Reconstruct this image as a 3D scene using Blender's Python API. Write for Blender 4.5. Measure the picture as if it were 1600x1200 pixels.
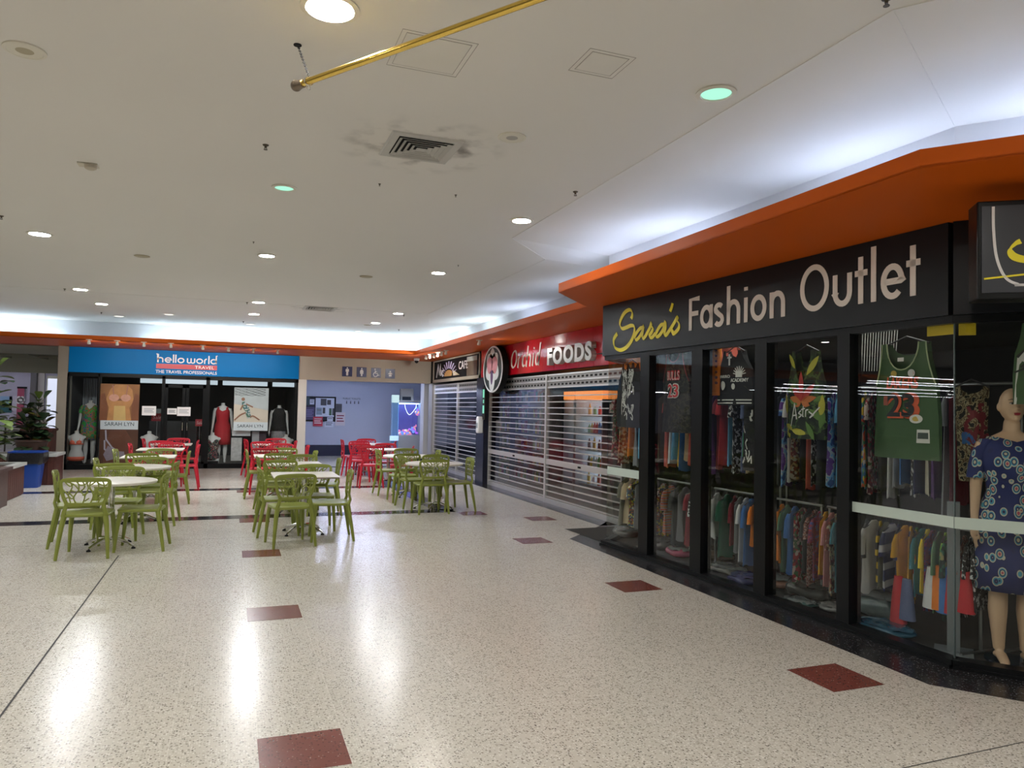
import bpy, bmesh, math, random
from mathutils import Vector, Matrix
random.seed(7)
for o in list(bpy.data.objects): bpy.data.objects.remove(o)
C = bpy.context.scene.collection
PI = math.pi
# ------------------------------------------------------------------ camera
FPX, YAW, PITCH, ROLL, CH = 1161.32, .3620, .0345, .0198, 1.637
_F = Vector((math.sin(YAW)*math.cos(PITCH), math.cos(YAW)*math.cos(PITCH), math.sin(PITCH)))
_r = Vector((math.cos(YAW), -math.sin(YAW), 0)); _u = _r.cross(_F)
_R = _r*math.cos(ROLL)+_u*math.sin(ROLL); _U = -_r*math.sin(ROLL)+_u*math.cos(ROLL)
cam = bpy.data.objects.new('camera', bpy.data.cameras.new('camera')); C.objects.link(cam)
m = Matrix.Identity(4)
for i in range(3): m[i][0] = _R[i]; m[i][1] = _U[i]; m[i][2] = -_F[i]
m[2][3] = CH
cam.matrix_world = m
cam.data.sensor_width = 36; cam.data.lens = FPX/1600*36; cam.data.clip_end = 200; cam.data.clip_start = .05
bpy.context.scene.camera = cam
# ------------------------------------------------------------------ world, exposure
w = bpy.data.worlds.new('world'); bpy.context.scene.world = w; w.use_nodes = True
w.node_tree.nodes['Background'].inputs[0].default_value = (.75, .85, 1, 1)
w.node_tree.nodes['Background'].inputs[1].default_value = .05
vs = bpy.context.scene.view_settings
vs.view_transform = 'Standard'; vs.look = 'None'; vs.gamma = 1; vs.use_curve_mapping = False; vs.exposure = 1.3
DL = 120.0      # downlight emission
CV = 13.0      # cove tube emission
# surfaces of the place, measured from the camera's position
def ray(px, py): return _F+_R*((px-800)/FPX)+_U*((600-py)/FPX)
def fl(px, py, z=0.):
    d = ray(px, py); t = (z-CH)/d.z; return (d.x*t, d.y*t)
def onY(px, py, Y):
    d = ray(px, py); t = Y/d.y; return (d.x*t, CH+d.z*t)
def onX(px, py, X):
    d = ray(px, py); t = X/d.x; return (d.y*t, CH+d.z*t)
SO = Vector((4.365, 8.193, 0)); S1 = Vector((4.508, 3.59, 0)); SD = (S1-SO).normalized(); SN = Vector((-SD.y, SD.x, 0))
SL = (S1-SO).length
D2 = Vector((.62, -.785, 0)).normalized(); N2 = Vector((-D2.y, D2.x, 0))
def SP(s, n, z): return SO+SD*s+SN*n+Vector((0, 0, z))
def SP2(s, n, z): return S1+D2*s+N2*n+Vector((0, 0, z))
def onS(px, py, n=0.):
    d = ray(px, py); O = SO+SN*n; t = O.dot(SN)/(d.x*SN.x+d.y*SN.y); p = Vector((d.x*t, d.y*t, 0))
    return ((p-O).dot(SD), CH+d.z*t)
# ------------------------------------------------------------------ materials
MATS = {}
def mat(name, col, rough=.5, metal=0., spec=.5, emit=None, es=0., var=.06, vs_=3., coat=0., bump=0., bscale=40.):
    if name in MATS: return MATS[name]
    m = bpy.data.materials.new(name); m.use_nodes = True; nt = m.node_tree; b = nt.nodes['Principled BSDF']
    b.inputs['Roughness'].default_value = rough; b.inputs['Metallic'].default_value = metal
    b.inputs['Specular IOR Level'].default_value = spec; b.inputs['Coat Weight'].default_value = coat
    c = tuple(col)+(1,)
    tc = nt.nodes.new('ShaderNodeTexCoord')
    if var > 0:
        n = nt.nodes.new('ShaderNodeTexNoise'); n.inputs['Scale'].default_value = vs_; n.inputs['Detail'].default_value = 3
        nt.links.new(tc.outputs['Object'], n.inputs['Vector'])
        mx = nt.nodes.new('ShaderNodeMix'); mx.data_type = 'RGBA'
        mx.inputs[6].default_value = tuple(x*(1-var) for x in col)+(1,); mx.inputs[7].default_value = tuple(min(1, x*(1+var)) for x in col)+(1,)
        nt.links.new(n.outputs['Fac'], mx.inputs[0]); nt.links.new(mx.outputs[2], b.inputs['Base Color'])
    else: b.inputs['Base Color'].default_value = c
    if bump > 0:
        n2 = nt.nodes.new('ShaderNodeTexNoise'); n2.inputs['Scale'].default_value = bscale
        nt.links.new(tc.outputs['Object'], n2.inputs['Vector'])
        bp = nt.nodes.new('ShaderNodeBump'); bp.inputs['Strength'].default_value = bump; bp.inputs['Distance'].default_value = .01
        nt.links.new(n2.outputs['Fac'], bp.inputs['Height']); nt.links.new(bp.outputs[0], b.inputs['Normal'])
    if emit:
        b.inputs['Emission Color'].default_value = tuple(emit)+(1,); b.inputs['Emission Strength'].default_value = es
    MATS[name] = m; return m
def pattern(name, cols, kind='voronoi', scale=12., rough=.8, zs=1.):
    """cloth print: constant bands of a voronoi / noise / wave field"""
    if name in MATS: return MATS[name]
    m = bpy.data.materials.new(name); m.use_nodes = True; nt = m.node_tree; b = nt.nodes['Principled BSDF']
    b.inputs['Roughness'].default_value = rough
    tc = nt.nodes.new('ShaderNodeTexCoord'); mp = nt.nodes.new('ShaderNodeMapping'); mp.inputs['Scale'].default_value = (1, 1, zs)
    nt.links.new(tc.outputs['Object'], mp.inputs[0])
    r = nt.nodes.new('ShaderNodeValToRGB'); r.color_ramp.interpolation = 'CONSTANT'
    if kind == 'voronoi':
        t = nt.nodes.new('ShaderNodeTexVoronoi'); t.inputs['Scale'].default_value = scale
        sp = nt.nodes.new('ShaderNodeSeparateColor'); nt.links.new(t.outputs['Color'], sp.inputs[0]); out = sp.outputs[0]
    elif kind == 'rings':
        t = nt.nodes.new('ShaderNodeTexVoronoi'); t.inputs['Scale'].default_value = scale; out = t.outputs['Distance']
    elif kind == 'wave':
        t = nt.nodes.new('ShaderNodeTexWave'); t.bands_direction = 'Z'; t.inputs['Scale'].default_value = scale; t.inputs['Distortion'].default_value = 1.5; out = t.outputs['Fac']
    else:
        t = nt.nodes.new('ShaderNodeTexNoise'); t.inputs['Scale'].default_value = scale; t.inputs['Detail'].default_value = 4; out = t.outputs['Fac']
    nt.links.new(mp.outputs[0], t.inputs['Vector']); nt.links.new(out, r.inputs[0])
    el = r.color_ramp.elements; n = len(cols)
    while len(el) < n: el.new(.5)
    lo, hi = {'noise': (.36, .64), 'rings': (.0, .62)}.get(kind, (0, 1))
    for i, c in enumerate(cols):
        el[i].position = lo+(hi-lo)*i/n if i else 0
        el[i].color = tuple(c)+(1,)
    nt.links.new(r.outputs[0], b.inputs['Base Color'])
    MATS[name] = m; return m
def emis(name, col, s):
    if name in MATS: return MATS[name]
    m = bpy.data.materials.new(name); m.use_nodes = True; nt = m.node_tree; nt.nodes.clear()
    e = nt.nodes.new('ShaderNodeEmission'); e.inputs[0].default_value = tuple(col)+(1,); e.inputs[1].default_value = s
    o = nt.nodes.new('ShaderNodeOutputMaterial'); nt.links.new(e.outputs[0], o.inputs[0]); MATS[name] = m; return m
def glassmat(name, tint=(.93, .97, .96), f0=.06, rough=0., fmul=1.):
    if name in MATS: return MATS[name]
    m = bpy.data.materials.new(name); m.use_nodes = True; nt = m.node_tree; nt.nodes.clear()
    t = nt.nodes.new('ShaderNodeBsdfTransparent'); t.inputs[0].default_value = tuple(tint)+(1,)
    g = nt.nodes.new('ShaderNodeBsdfGlossy'); g.inputs['Roughness'].default_value = rough; g.inputs[0].default_value = (1, 1, 1, 1)
    lw = nt.nodes.new('ShaderNodeLayerWeight'); lw.inputs[0].default_value = .5
    ma = nt.nodes.new('ShaderNodeMath'); ma.operation = 'POWER'; ma.inputs[1].default_value = 3.5
    mb = nt.nodes.new('ShaderNodeMath'); mb.operation = 'MULTIPLY_ADD'; mb.inputs[1].default_value = .8*fmul; mb.inputs[2].default_value = f0
    nt.links.new(lw.outputs['Facing'], ma.inputs[0]); nt.links.new(ma.outputs[0], mb.inputs[0])
    mx = nt.nodes.new('ShaderNodeMixShader'); nt.links.new(mb.outputs[0], mx.inputs[0])
    nt.links.new(t.outputs[0], mx.inputs[1]); nt.links.new(g.outputs[0], mx.inputs[2])
    o = nt.nodes.new('ShaderNodeOutputMaterial'); nt.links.new(mx.outputs[0], o.inputs[0]); MATS[name] = m; return m
def terrazzo(name, base, chips, rough=.16, grid=None, scale=75.):
    m = bpy.data.materials.new(name); m.use_nodes = True; nt = m.node_tree; b = nt.nodes['Principled BSDF']; L = nt.links.new
    tc = nt.nodes.new('ShaderNodeTexCoord')
    cur = None
    def mixc(fac, a, col):
        mx = nt.nodes.new('ShaderNodeMix'); mx.data_type = 'RGBA'; L(fac, mx.inputs[0])
        if isinstance(a, tuple): mx.inputs[6].default_value = a+(1,)
        else: L(a, mx.inputs[6])
        mx.inputs[7].default_value = tuple(col)+(1,); return mx.outputs[2]
    cloud = nt.nodes.new('ShaderNodeTexNoise'); cloud.inputs['Scale'].default_value = 1.1; L(tc.outputs['Object'], cloud.inputs['Vector'])
    cur = mixc(cloud.outputs['Fac'], tuple(x*.93 for x in base), tuple(min(1, x*1.05) for x in base))
    for i, (col, thr, sc) in enumerate(chips):
        mp = nt.nodes.new('ShaderNodeMapping'); mp.inputs['Location'].default_value = (i*7.3, i*3.1, 0); L(tc.outputs['Object'], mp.inputs[0])
        v = nt.nodes.new('ShaderNodeTexVoronoi'); v.inputs['Scale'].default_value = scale*sc; L(mp.outputs[0], v.inputs['Vector'])
        s = nt.nodes.new('ShaderNodeSeparateColor'); L(v.outputs['Color'], s.inputs[0])
        a = nt.nodes.new('ShaderNodeMath'); a.operation = 'LESS_THAN'; a.inputs[1].default_value = thr; L(s.outputs[0], a.inputs[0])
        d = nt.nodes.new('ShaderNodeMath'); d.operation = 'LESS_THAN'; d.inputs[1].default_value = .42; L(v.outputs['Distance'], d.inputs[0])
        k = nt.nodes.new('ShaderNodeMath'); k.operation = 'MULTIPLY'; L(a.outputs[0], k.inputs[0]); L(d.outputs[0], k.inputs[1])
        cur = mixc(k.outputs[0], cur, col)
    if grid:
        sp = nt.nodes.new('ShaderNodeSeparateXYZ'); L(tc.outputs['Object'], sp.inputs[0])
        prev = None
        for ax, off in ((0, grid[0]), (1, grid[1])):
            a = nt.nodes.new('ShaderNodeMath'); a.operation = 'ADD'; a.inputs[1].default_value = 80-off; L(sp.outputs[ax], a.inputs[0])
            f = nt.nodes.new('ShaderNodeMath'); f.operation = 'MODULO'; f.inputs[1].default_value = .4; L(a.outputs[0], f.inputs[0])
            l = nt.nodes.new('ShaderNodeMath'); l.operation = 'LESS_THAN'; l.inputs[1].default_value = .0035; L(f.outputs[0], l.inputs[0])
            k = nt.nodes.new('ShaderNodeMath'); k.operation = 'MULTIPLY'; k.inputs[1].default_value = .55 if ax == 0 else .2; L(l.outputs[0], k.inputs[0])
            cur = mixc(k.outputs[0], cur, (.78, .75, .68))
    L(cur, b.inputs['Base Color'])
    rn = nt.nodes.new('ShaderNodeTexNoise'); rn.inputs['Scale'].default_value = 2.3; rn.inputs['Detail'].default_value = 4; L(tc.outputs['Object'], rn.inputs['Vector'])
    mr = nt.nodes.new('ShaderNodeMapRange'); mr.inputs[3].default_value = rough*.75; mr.inputs[4].default_value = rough*1.3; L(rn.outputs['Fac'], mr.inputs[0]); L(mr.outputs[0], b.inputs['Roughness'])
    b.inputs['Specular IOR Level'].default_value = .5
    MATS[name] = m; return m
def wood(name, c1, c2, scale=3., rough=.45):
    if name in MATS: return MATS[name]
    m = bpy.data.materials.new(name); m.use_nodes = True; nt = m.node_tree; b = nt.nodes['Principled BSDF']; b.inputs['Roughness'].default_value = rough
    tc = nt.nodes.new('ShaderNodeTexCoord'); mp = nt.nodes.new('ShaderNodeMapping'); mp.inputs['Scale'].default_value = (9, 9, 1)
    n = nt.nodes.new('ShaderNodeTexNoise'); n.inputs['Scale'].default_value = scale; n.inputs['Detail'].default_value = 6
    r = nt.nodes.new('ShaderNodeValToRGB'); r.color_ramp.elements[0].position = .3; r.color_ramp.elements[0].color = c1+(1,); r.color_ramp.elements[1].position = .7; r.color_ramp.elements[1].color = c2+(1,)
    nt.links.new(tc.outputs['Object'], mp.inputs[0]); nt.links.new(mp.outputs[0], n.inputs['Vector']); nt.links.new(n.outputs['Fac'], r.inputs[0]); nt.links.new(r.outputs[0], b.inputs['Base Color'])
    MATS[name] = m; return m
# ------------------------------------------------------------------ mesh builder
class MB:
    def __init__(s): s.v = []; s.f = []; s.mi = []; s.cur = 0
    def add(s, vs, fs):
        o = len(s.v); s.v += [tuple(x) for x in vs]; s.f += [tuple(i+o for i in f) for f in fs]; s.mi += [s.cur]*len(fs); return s
    def box(s, x0, x1, y0, y1, z0, z1, M=None):
        vs = [Vector((x, y, z)) for z in (z0, z1) for y in (y0, y1) for x in (x0, x1)]
        if M: vs = [M@v for v in vs]
        return s.add(vs, [(0, 2, 3, 1), (4, 5, 7, 6), (0, 1, 5, 4), (2, 6, 7, 3), (0, 4, 6, 2), (1, 3, 7, 5)])
    def fbox(s, P, a0, a1, n0, n1, z0, z1):
        """box in a frame function P(s, n, z)"""
        vs = [P(a, n, z) for z in (z0, z1) for n in (n0, n1) for a in (a0, a1)]
        return s.add(vs, [(0, 2, 3, 1), (4, 5, 7, 6), (0, 1, 5, 4), (2, 6, 7, 3), (0, 4, 6, 2), (1, 3, 7, 5)])
    def quad(s, a, b, c, d): return s.add([a, b, c, d], [(0, 1, 2, 3)])
    def poly(s, pts): return s.add(pts, [tuple(range(len(pts)))])
    def prism(s, pts, dz):
        """closed prism: pts = 3D polygon, dz = 3D extrusion vector"""
        n = len(pts); dz = Vector(dz); p = [Vector(x) for x in pts]
        return s.add(p+[x+dz for x in p], [tuple(range(n))[::-1], tuple(range(n, 2*n))]+[(i, (i+1) % n, n+(i+1) % n, n+i) for i in range(n)])
    def tube(s, path, rad, n=8, closed=False, ref=None, flat=1., caps=True):
        P = [Vector(p) for p in path]; N = len(P)
        if not isinstance(rad, (list, tuple)): rad = [rad]*N
        vs = []; 
        for i, p in enumerate(P):
            a = P[(i-1) % N] if (closed or i > 0) else P[i]; b = P[(i+1) % N] if (closed or i < N-1) else P[i]
            t = (b-a).normalized() if (b-a).length > 1e-9 else Vector((0, 0, 1))
            rf = Vector(ref) if ref is not None else (Vector((0, 0, 1)) if abs(t.z) < .9 else Vector((0, 1, 0)))
            sd = t.cross(rf).normalized(); up = sd.cross(t).normalized()
            for k in range(n):
                an = 2*PI*(k+.5)/n; vs.append(p+sd*math.cos(an)*rad[i]+up*math.sin(an)*rad[i]*flat)
        fs = []
        for i in range(N if closed else N-1):
            j = (i+1) % N
            for k in range(n): fs.append((i*n+k, i*n+(k+1) % n, j*n+(k+1) % n, j*n+k))
        if caps and not closed: fs.append(tuple(range(n))[::-1]); fs.append(tuple((N-1)*n+k for k in range(n)))
        return s.add(vs, fs)
    def loft(s, rings, caps=True):
        n = len(rings[0]); vs = [p for r in rings for p in r]; fs = []
        for i in range(len(rings)-1):
            for k in range(n): fs.append((i*n+k, i*n+(k+1) % n, (i+1)*n+(k+1) % n, (i+1)*n+k))
        if caps: fs.append(tuple(range(n))[::-1]); fs.append(tuple((len(rings)-1)*n+k for k in range(n)))
        return s.add(vs, fs)
    def lathe(s, prof, c=(0, 0, 0), n=24, sx=1., sy=1.):
        c = Vector(c); return s.loft([[c+Vector((r*math.cos(2*PI*k/n)*sx, r*math.sin(2*PI*k/n)*sy, z)) for k in range(n)] for r, z in prof])
    def ell(s, c, rx, ry, rz, n=12, m=8):
        c = Vector(c); return s.loft([[c+Vector((rx*math.sin(a)*math.cos(2*PI*k/n), ry*math.sin(a)*math.sin(2*PI*k/n), -rz*math.cos(a))) for k in range(n)] for a in [PI*(i+.02)/(m+.04) for i in range(m+1)]])
    def disc(s, c, r, nrm, n=24, th=.004, squash=1., upv=(0, 0, 1)):
        c = Vector(c); nrm = Vector(nrm).normalized(); up = Vector(upv); a = up.cross(nrm).normalized() if abs(up.dot(nrm)) < .95 else Vector((1, 0, 0)); b = nrm.cross(a)
        return s.prism([c+a*math.cos(2*PI*k/n)*r*squash+b*math.sin(2*PI*k/n)*r for k in range(n)], nrm*th)
    def mesh(s, name, mats, smooth=35):
        me = bpy.data.meshes.new(name); me.from_pydata(s.v, [], s.f)
        for m in (mats if isinstance(mats, (list, tuple)) else [mats]): me.materials.append(m)
        for p, i in zip(me.polygons, s.mi): p.material_index = i
        bm = bmesh.new(); bm.from_mesh(me); bmesh.ops.recalc_face_normals(bm, faces=bm.faces); bm.to_mesh(me); bm.free()
        if smooth:
            me.shade_smooth(); me.set_sharp_from_angle(angle=math.radians(smooth))
        return me
    def build(s, name, mats, parent=None, smooth=35, bevel=0., loc=None, rz=0.):
        o = bpy.data.objects.new(name, s.mesh(name, mats, smooth)); C.objects.link(o)
        if parent: o.parent = parent
        if loc: o.location = loc
        if rz: o.rotation_euler.z = rz
        if bevel:
            b = o.modifiers.new('bevel', 'BEVEL'); b.width = bevel; b.segments = 2; b.limit_method = 'ANGLE'
        return o
def tag(o, label=None, cat=None, group=None, kind=None):
    if label: o['label'] = label
    if cat: o['category'] = cat
    if group: o['group'] = group
    if kind: o['kind'] = kind
    return o
def struct(o, label=None): o['kind'] = 'structure'; 
def empty(name, loc=(0, 0, 0), rz=0.):
    o = bpy.data.objects.new(name, None); C.objects.link(o); o.location = loc; o.rotation_euler.z = rz; o.empty_display_size = .1; return o
def dup(root, loc, rz):
    r = root.copy(); C.objects.link(r); r.location = loc; r.rotation_euler.z = rz
    for ch in root.children:
        c = ch.copy(); C.objects.link(c); c.parent = r
        for g in ch.children:
            d = g.copy(); C.objects.link(d); d.parent = c
    return r
def frameM(o, right, up):
    o = Vector(o); r = Vector(right).normalized(); u = Vector(up).normalized(); n = r.cross(u)
    M = Matrix.Identity(4)
    for i in range(3): M[i][0] = r[i]; M[i][1] = u[i]; M[i][2] = n[i]; M[i][3] = o[i]
    return M
def text(name, body, material, o, right, up, width=None, height=None, depth=.004, parent=None, shear=0., bold=0., align='LEFT', sp=1.):
    """flat lettering standing on a surface: o = left end of its baseline"""
    cu = bpy.data.curves.new('t', 'FONT'); cu.body = body; cu.size = 1; cu.shear = shear; cu.offset = bold; cu.extrude = .02; cu.space_character = sp; cu.resolution_u = 4
    t = bpy.data.objects.new('t', cu); C.objects.link(t); dg = bpy.context.evaluated_depsgraph_get()
    me = bpy.data.meshes.new_from_object(t.evaluated_get(dg)); bpy.data.objects.remove(t)
    xs = [v.co.x for v in me.vertices]; ys = [v.co.y for v in me.vertices]
    x0, x1, y0, y1 = min(xs), max(xs), min(ys), max(ys)
    sx = width/(x1-x0) if width else None; sy = height/(y1-y0) if height else None
    sx = sx or sy; sy = sy or sx
    M = frameM(o, right, up)
    for v in me.vertices: v.co = M@Vector(((v.co.x-x0)*sx-(width or (x1-x0)*sx)*(.5 if align == 'CENTER' else 0), (v.co.y-y0)*sy, (v.co.z/.02+1)*depth*.5))
    me.materials.clear(); me.materials.append(material)
    ob = bpy.data.objects.new(name, me); C.objects.link(ob)
    if parent: ob.parent = parent
    return ob
def arc(cx, cy, r, a0, a1, n=14, ry=None):
    ry = ry or r
    return [(cx+r*math.cos(math.radians(a0+(a1-a0)*i/n)), cy+ry*math.sin(math.radians(a0+(a1-a0)*i/n))) for i in range(n+1)]
X = .68
GL = {  # stroke lettering: centre lines in cap-height units, and each glyph's width
 'F': ([[(.07, 0), (.07, .935), (.5, .935)], [(.07, .5), (.45, .5)]], .52),
 'a': ([arc(.31, X/2, .25, 0, 360, 24, X/2-.06), [(.56, 0), (.56, X)]], .63),
 's': ([arc(.24, X*.74, .17, 30, 200, 10, X*.175)+[(.24, X*.52)]+arc(.24, X*.28, .18, 60, -150, 12, X*.2)], .46),
 'h': ([[(.07, 0), (.07, 1.1)], [(.07, .35)]+arc(.29, X-.29, .22, 160, 0, 10, .24)+[(.51, 0)]], .58),
 'i': ([[(.07, 0), (.07, X)], [(.07, .87), (.07, .97)]], .14),
 'o': ([arc(.34, X/2, .27, 0, 360, 28, X/2-.055)], .68),
 'n': ([[(.07, 0), (.07, X)], [(.07, .35)]+arc(.29, X-.29, .22, 160, 0, 10, .24)+[(.51, 0)]], .58),
 'O': ([arc(.5, .5, .44, 0, 360, 36, .45)], 1.0),
 'u': ([[(.07, X), (.07, .29)]+arc(.29, .29, .22, 180, 360, 12, .23)+[(.51, X)]], .58),
 't': ([[(.2, 0), (.2, .95)], [(.02, X-.06), (.4, X-.06)]], .42),
 'l': ([[(.07, 0), (.07, 1.1)]], .14),
 'e': ([[(.08, X/2), (.6, X/2)]+arc(.34, X/2, .27, 0, 315, 24, X/2-.055)], .68),
 'w': ([[(.05, X), (.05, .25)]+arc(.22, .22, .17, 180, 360, 8, .17)+[(.39, X)], [(.39, .25)]+arc(.56, .22, .17, 180, 360, 8, .17)+[(.73, X)]], .78),
 'r': ([[(.06, 0), (.06, .4)]+arc(.28, .4, .22, 180, 90, 6, .24)], .34),
 'd': ([arc(.31, X/2, .25, 0, 360, 24, X/2-.055), [(.56, 0), (.56, 1.12), (.68, 1.12)]], .66),
 'c': ([arc(.34, X/2, .27, 50, 310, 20, X/2-.055)], .58),
}
def strokes(mb, lines, P, wd, depth, nib=None):
    """ribbons with thickness; P maps (x, y, h) to 3D; nib = (angle, thin, thick) for brush lettering"""
    for ln in lines:
        n = len(ln); L = []; R = []
        closed = n > 3 and math.hypot(ln[0][0]-ln[-1][0], ln[0][1]-ln[-1][1]) < 1e-6
        for i in range(n):
            a = ln[i-1] if i else (ln[-2] if closed else ln[i]); b = ln[i+1] if i < n-1 else (ln[1] if closed else ln[i])
            tx, ty = b[0]-a[0], b[1]-a[1]; l = math.hypot(tx, ty) or 1; tx /= l; ty /= l
            wi = wd[i] if isinstance(wd, (list, tuple)) else wd
            mit = 1.
            if 0 < i < n-1:
                ux, uy = ln[i][0]-ln[i-1][0], ln[i][1]-ln[i-1][1]; ul = math.hypot(ux, uy) or 1
                cs = abs((ux*tx+uy*ty)/ul); mit = min(1.6, 1/max(.4, cs))
            nx, ny = -ty*mit, tx*mit
            if nib:
                an, thin, thick = nib; q = abs(tx*math.sin(an)-ty*math.cos(an)); wi = thin+(thick-thin)*q
            L.append((ln[i][0]+nx*wi/2, ln[i][1]+ny*wi/2)); R.append((ln[i][0]-nx*wi/2, ln[i][1]-ny*wi/2))
        vs = []
        for i in range(n): vs += [P(L[i][0], L[i][1], 0), P(R[i][0], R[i][1], 0), P(R[i][0], R[i][1], depth), P(L[i][0], L[i][1], depth)]
        fs = [(0, 1, 2, 3), tuple(4*(n-1)+k for k in (3, 2, 1, 0))]
        for i in range(n-1):
            for k in range(4): fs.append((4*i+k, 4*i+(k+1) % 4, 4*i+4+(k+1) % 4, 4*i+4+k))
        mb.add(vs, fs)
def catmull(pts, k=6, closed=False):
    out = []; n = len(pts)
    for i in range(n if closed else n-1):
        g = (lambda j: pts[j % n]) if closed else (lambda j: pts[max(0, min(n-1, j))])
        p0, p1, p2, p3 = g(i-1), g(i), g(i+1), g(i+2)
        for j in range(k):
            t = j/k
            out.append(tuple(.5*((2*b)+(-a+c)*t+(2*a-5*b+4*c-d)*t*t+(-a+3*b-3*c+d)*t**3) for a, b, c, d in zip(p0, p1, p2, p3)))
    if not closed: out.append(tuple(pts[-1]))
    return out
# ================================================================== the setting
white = mat('ceiling paint', (.74, .72, .68), .75, var=.03, vs_=.6)
covew = mat('cove paint', (.80, .81, .82), .8, var=.02)
orange = mat('orange paint', (.60, .105, .006), .45, spec=.15, var=.04, vs_=1.2)
beige = mat('beige paint', (.47, .42, .33), .6, var=.03)
cream = mat('cream paint', (.72, .70, .64), .55, var=.03)
lav = mat('lavender wall', (.46, .49, .60), .5, var=.03)
navy = mat('navy skirting', (.012, .018, .05), .35)
black = mat('black metal', (.007, .008, .009), .28, spec=.18, var=.1)
blackm = mat('black matt', (.010, .010, .011), .7, spec=.2, var=.1)
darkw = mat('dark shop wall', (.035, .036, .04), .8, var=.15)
alu = mat('aluminium', (.72, .72, .71), .42, .75, var=.05)
chrome = mat('chrome', (.75, .75, .76), .12, 1., var=.03)
grey = mat('grey metal', (.33, .34, .35), .4, .3, var=.05)
ivory = mat('ivory plastic', (.70, .67, .58), .45, var=.02)
glass = glassmat('shop glass', (.87, .91, .90), .028, 0., .75)
tz = terrazzo('cream terrazzo', (.60, .57, .50), [((.28, .25, .21), .30, 1.), ((.45, .42, .36), .3, .8), ((.76, .74, .68), .3, 1.2), ((.10, .09, .08), .05, 1.3)], .22, (.1744, 3.888))
tzr = terrazzo('red terrazzo', (.19, .055, .042), [((.35, .2, .17), .05, 1.4), ((.10, .03, .025), .25, 1.)], .2)
tzb = terrazzo('black terrazzo', (.022, .022, .026), [((.09, .09, .1), .12, 1.3)], .14)
gran = terrazzo('black granite', (.022, .022, .025), [((.10, .10, .11), .22, 1.1), ((.004, .004, .004), .3, .9), ((.22, .22, .22), .035, 1.3)], .22)
joint = mat('expansion joint', (.03, .03, .03), .6)
f = MB(); f.quad((-50, -9, 0), (14, -9, 0), (14, 52, 0), (-50, 52, 0))
Z = .0012
f.cur = 1
for k in range(4): 
    y = 3.888+2.494*k; f.quad((.1744, y-.4, Z), (.5744, y-.4, Z), (.5744, y, Z), (.1744, y, Z))
    f.quad((3.40, y-.4, Z), (3.80, y-.4, Z), (3.80, y, Z), (3.40, y, Z))
f.quad((4.233, 10.2, Z), (4.633, 10.2, Z), (4.633, 10.6, Z), (4.233, 10.6, Z))
f.quad((.17, 14.7, Z), (.57, 14.7, Z), (.57, 15.1, Z), (.17, 15.1, Z))
f.cur = 2
f.quad((-50, 11.37, Z), (3.4, 11.37, Z), (3.4, 11.72, Z), (-50, 11.72, Z))
f.quad((-50, 15.15, Z), (3.1, 15.15, Z), (3.1, 15.5, Z), (-50, 15.5, Z))
f.quad((3.1, 11.72, Z), (3.4, 11.37, Z), (3.4, 20.5, Z), (3.1, 20.5, Z))
f.quad((-4, 20.3, Z), (5.0, 20.3, Z), (5.0, 20.6, Z), (-4, 20.6, Z))
f.cur = 3
f.quad((-1.066, -2, Z), (-1.054, -2, Z), (-1.054, 8.95, Z), (-1.066, 8.95, Z))
f.quad((-12, 9.765, Z), (4.0, 9.765, Z), (4.0, 9.772, Z), (-12, 9.772, Z))
a = fl(1420, 1200); b = fl(1600, 1160); f.quad((a[0]-.3, a[1], Z), (a[0]-.3, a[1]+.006, Z), (b[0], b[1]+.006, Z), (b[0], b[1], Z))
f.cur = 4
so = SP(0, 0, Z); s1 = SP(SL, 0, Z); s2 = SP2(6, .2, Z)
f.poly([(4.114, 8.674, Z), (4.066, 3.403, Z), tuple(Vector((4.066, 3.403, Z))+D2*6), s2, s1, so, (5.3, 9.35, Z), (5.3, 9.9, Z), (5.0, 9.55, Z)])
f.quad((5.0, 9.55, Z), (5.32, 9.55, Z), (5.32, 20.5, Z), (5.0, 20.5, Z))
fo = f.build('floor', [tz, tzr, tzb, joint, gran], smooth=0); struct(fo)
# ceiling: flat field, then panels that rise towards the cove
CZ, WZ = 3.45, 3.585
ce = [Vector((2.704, 2.449, CZ))+D2*8, (2.704, 2.449, CZ), (2.735, 7.307, CZ), (3.49, 8.161, CZ), (3.52, 13.95, CZ), (-50, 13.95, CZ)]
ww = [Vector((4.47, 3.55, WZ))+D2*8, (4.47, 3.55, WZ), (4.38, 8.22, WZ), (5.3, 9.15, WZ), (5.3, 20.5, WZ), (-50, 20.5, WZ)]
cm = MB()
cm.poly(ce+[(-50, -9, CZ), (8, -9, CZ)])
for i in range(5): cm.quad(ce[i], ce[i+1], ww[i+1], ww[i])
co = cm.build('ceiling', white, smooth=0); struct(co)
cr = MB(); 
for i in range(5):
    cr.tube([Vector(ce[i])-Vector((0, 0, .001)), Vector(ce[i+1])-Vector((0, 0, .001))], .0035, 4)
cr.tube([Vector(ce[1])-Vector((0, 0, .001)), Vector(ww[1])-Vector((0, 0, .001))], .003, 4)
o = cr.build('trim_1', white, smooth=0); struct(o)
wu = MB()
for i in range(5):
    a, b = Vector(ww[i]), Vector(ww[i+1]); wu.quad((a.x, a.y, 2.97), (b.x, b.y, 2.97), b, a)
o = wu.build('wall_upper', covew, smooth=0); struct(o)
DF = Vector((.62, -.785, 0)).normalized()
edge = [Vector((3.355, 2.865, 0))+DF*8, Vector((3.355, 2.865, 0)), Vector((3.38, 7.52, 0)), Vector((4.17, 8.40, 0)), Vector((4.27, 18.05, 0)), Vector((-50, 18.05, 0))]
back = [Vector((-50, 20.7, 0)), Vector((5.5, 20.7, 0)), Vector((5.5, 9.0, 0)), Vector((4.75, 8.2, 0)), Vector((4.75, 3.7, 0)), Vector((4.75, 3.7, 0))+DF*8]
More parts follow.
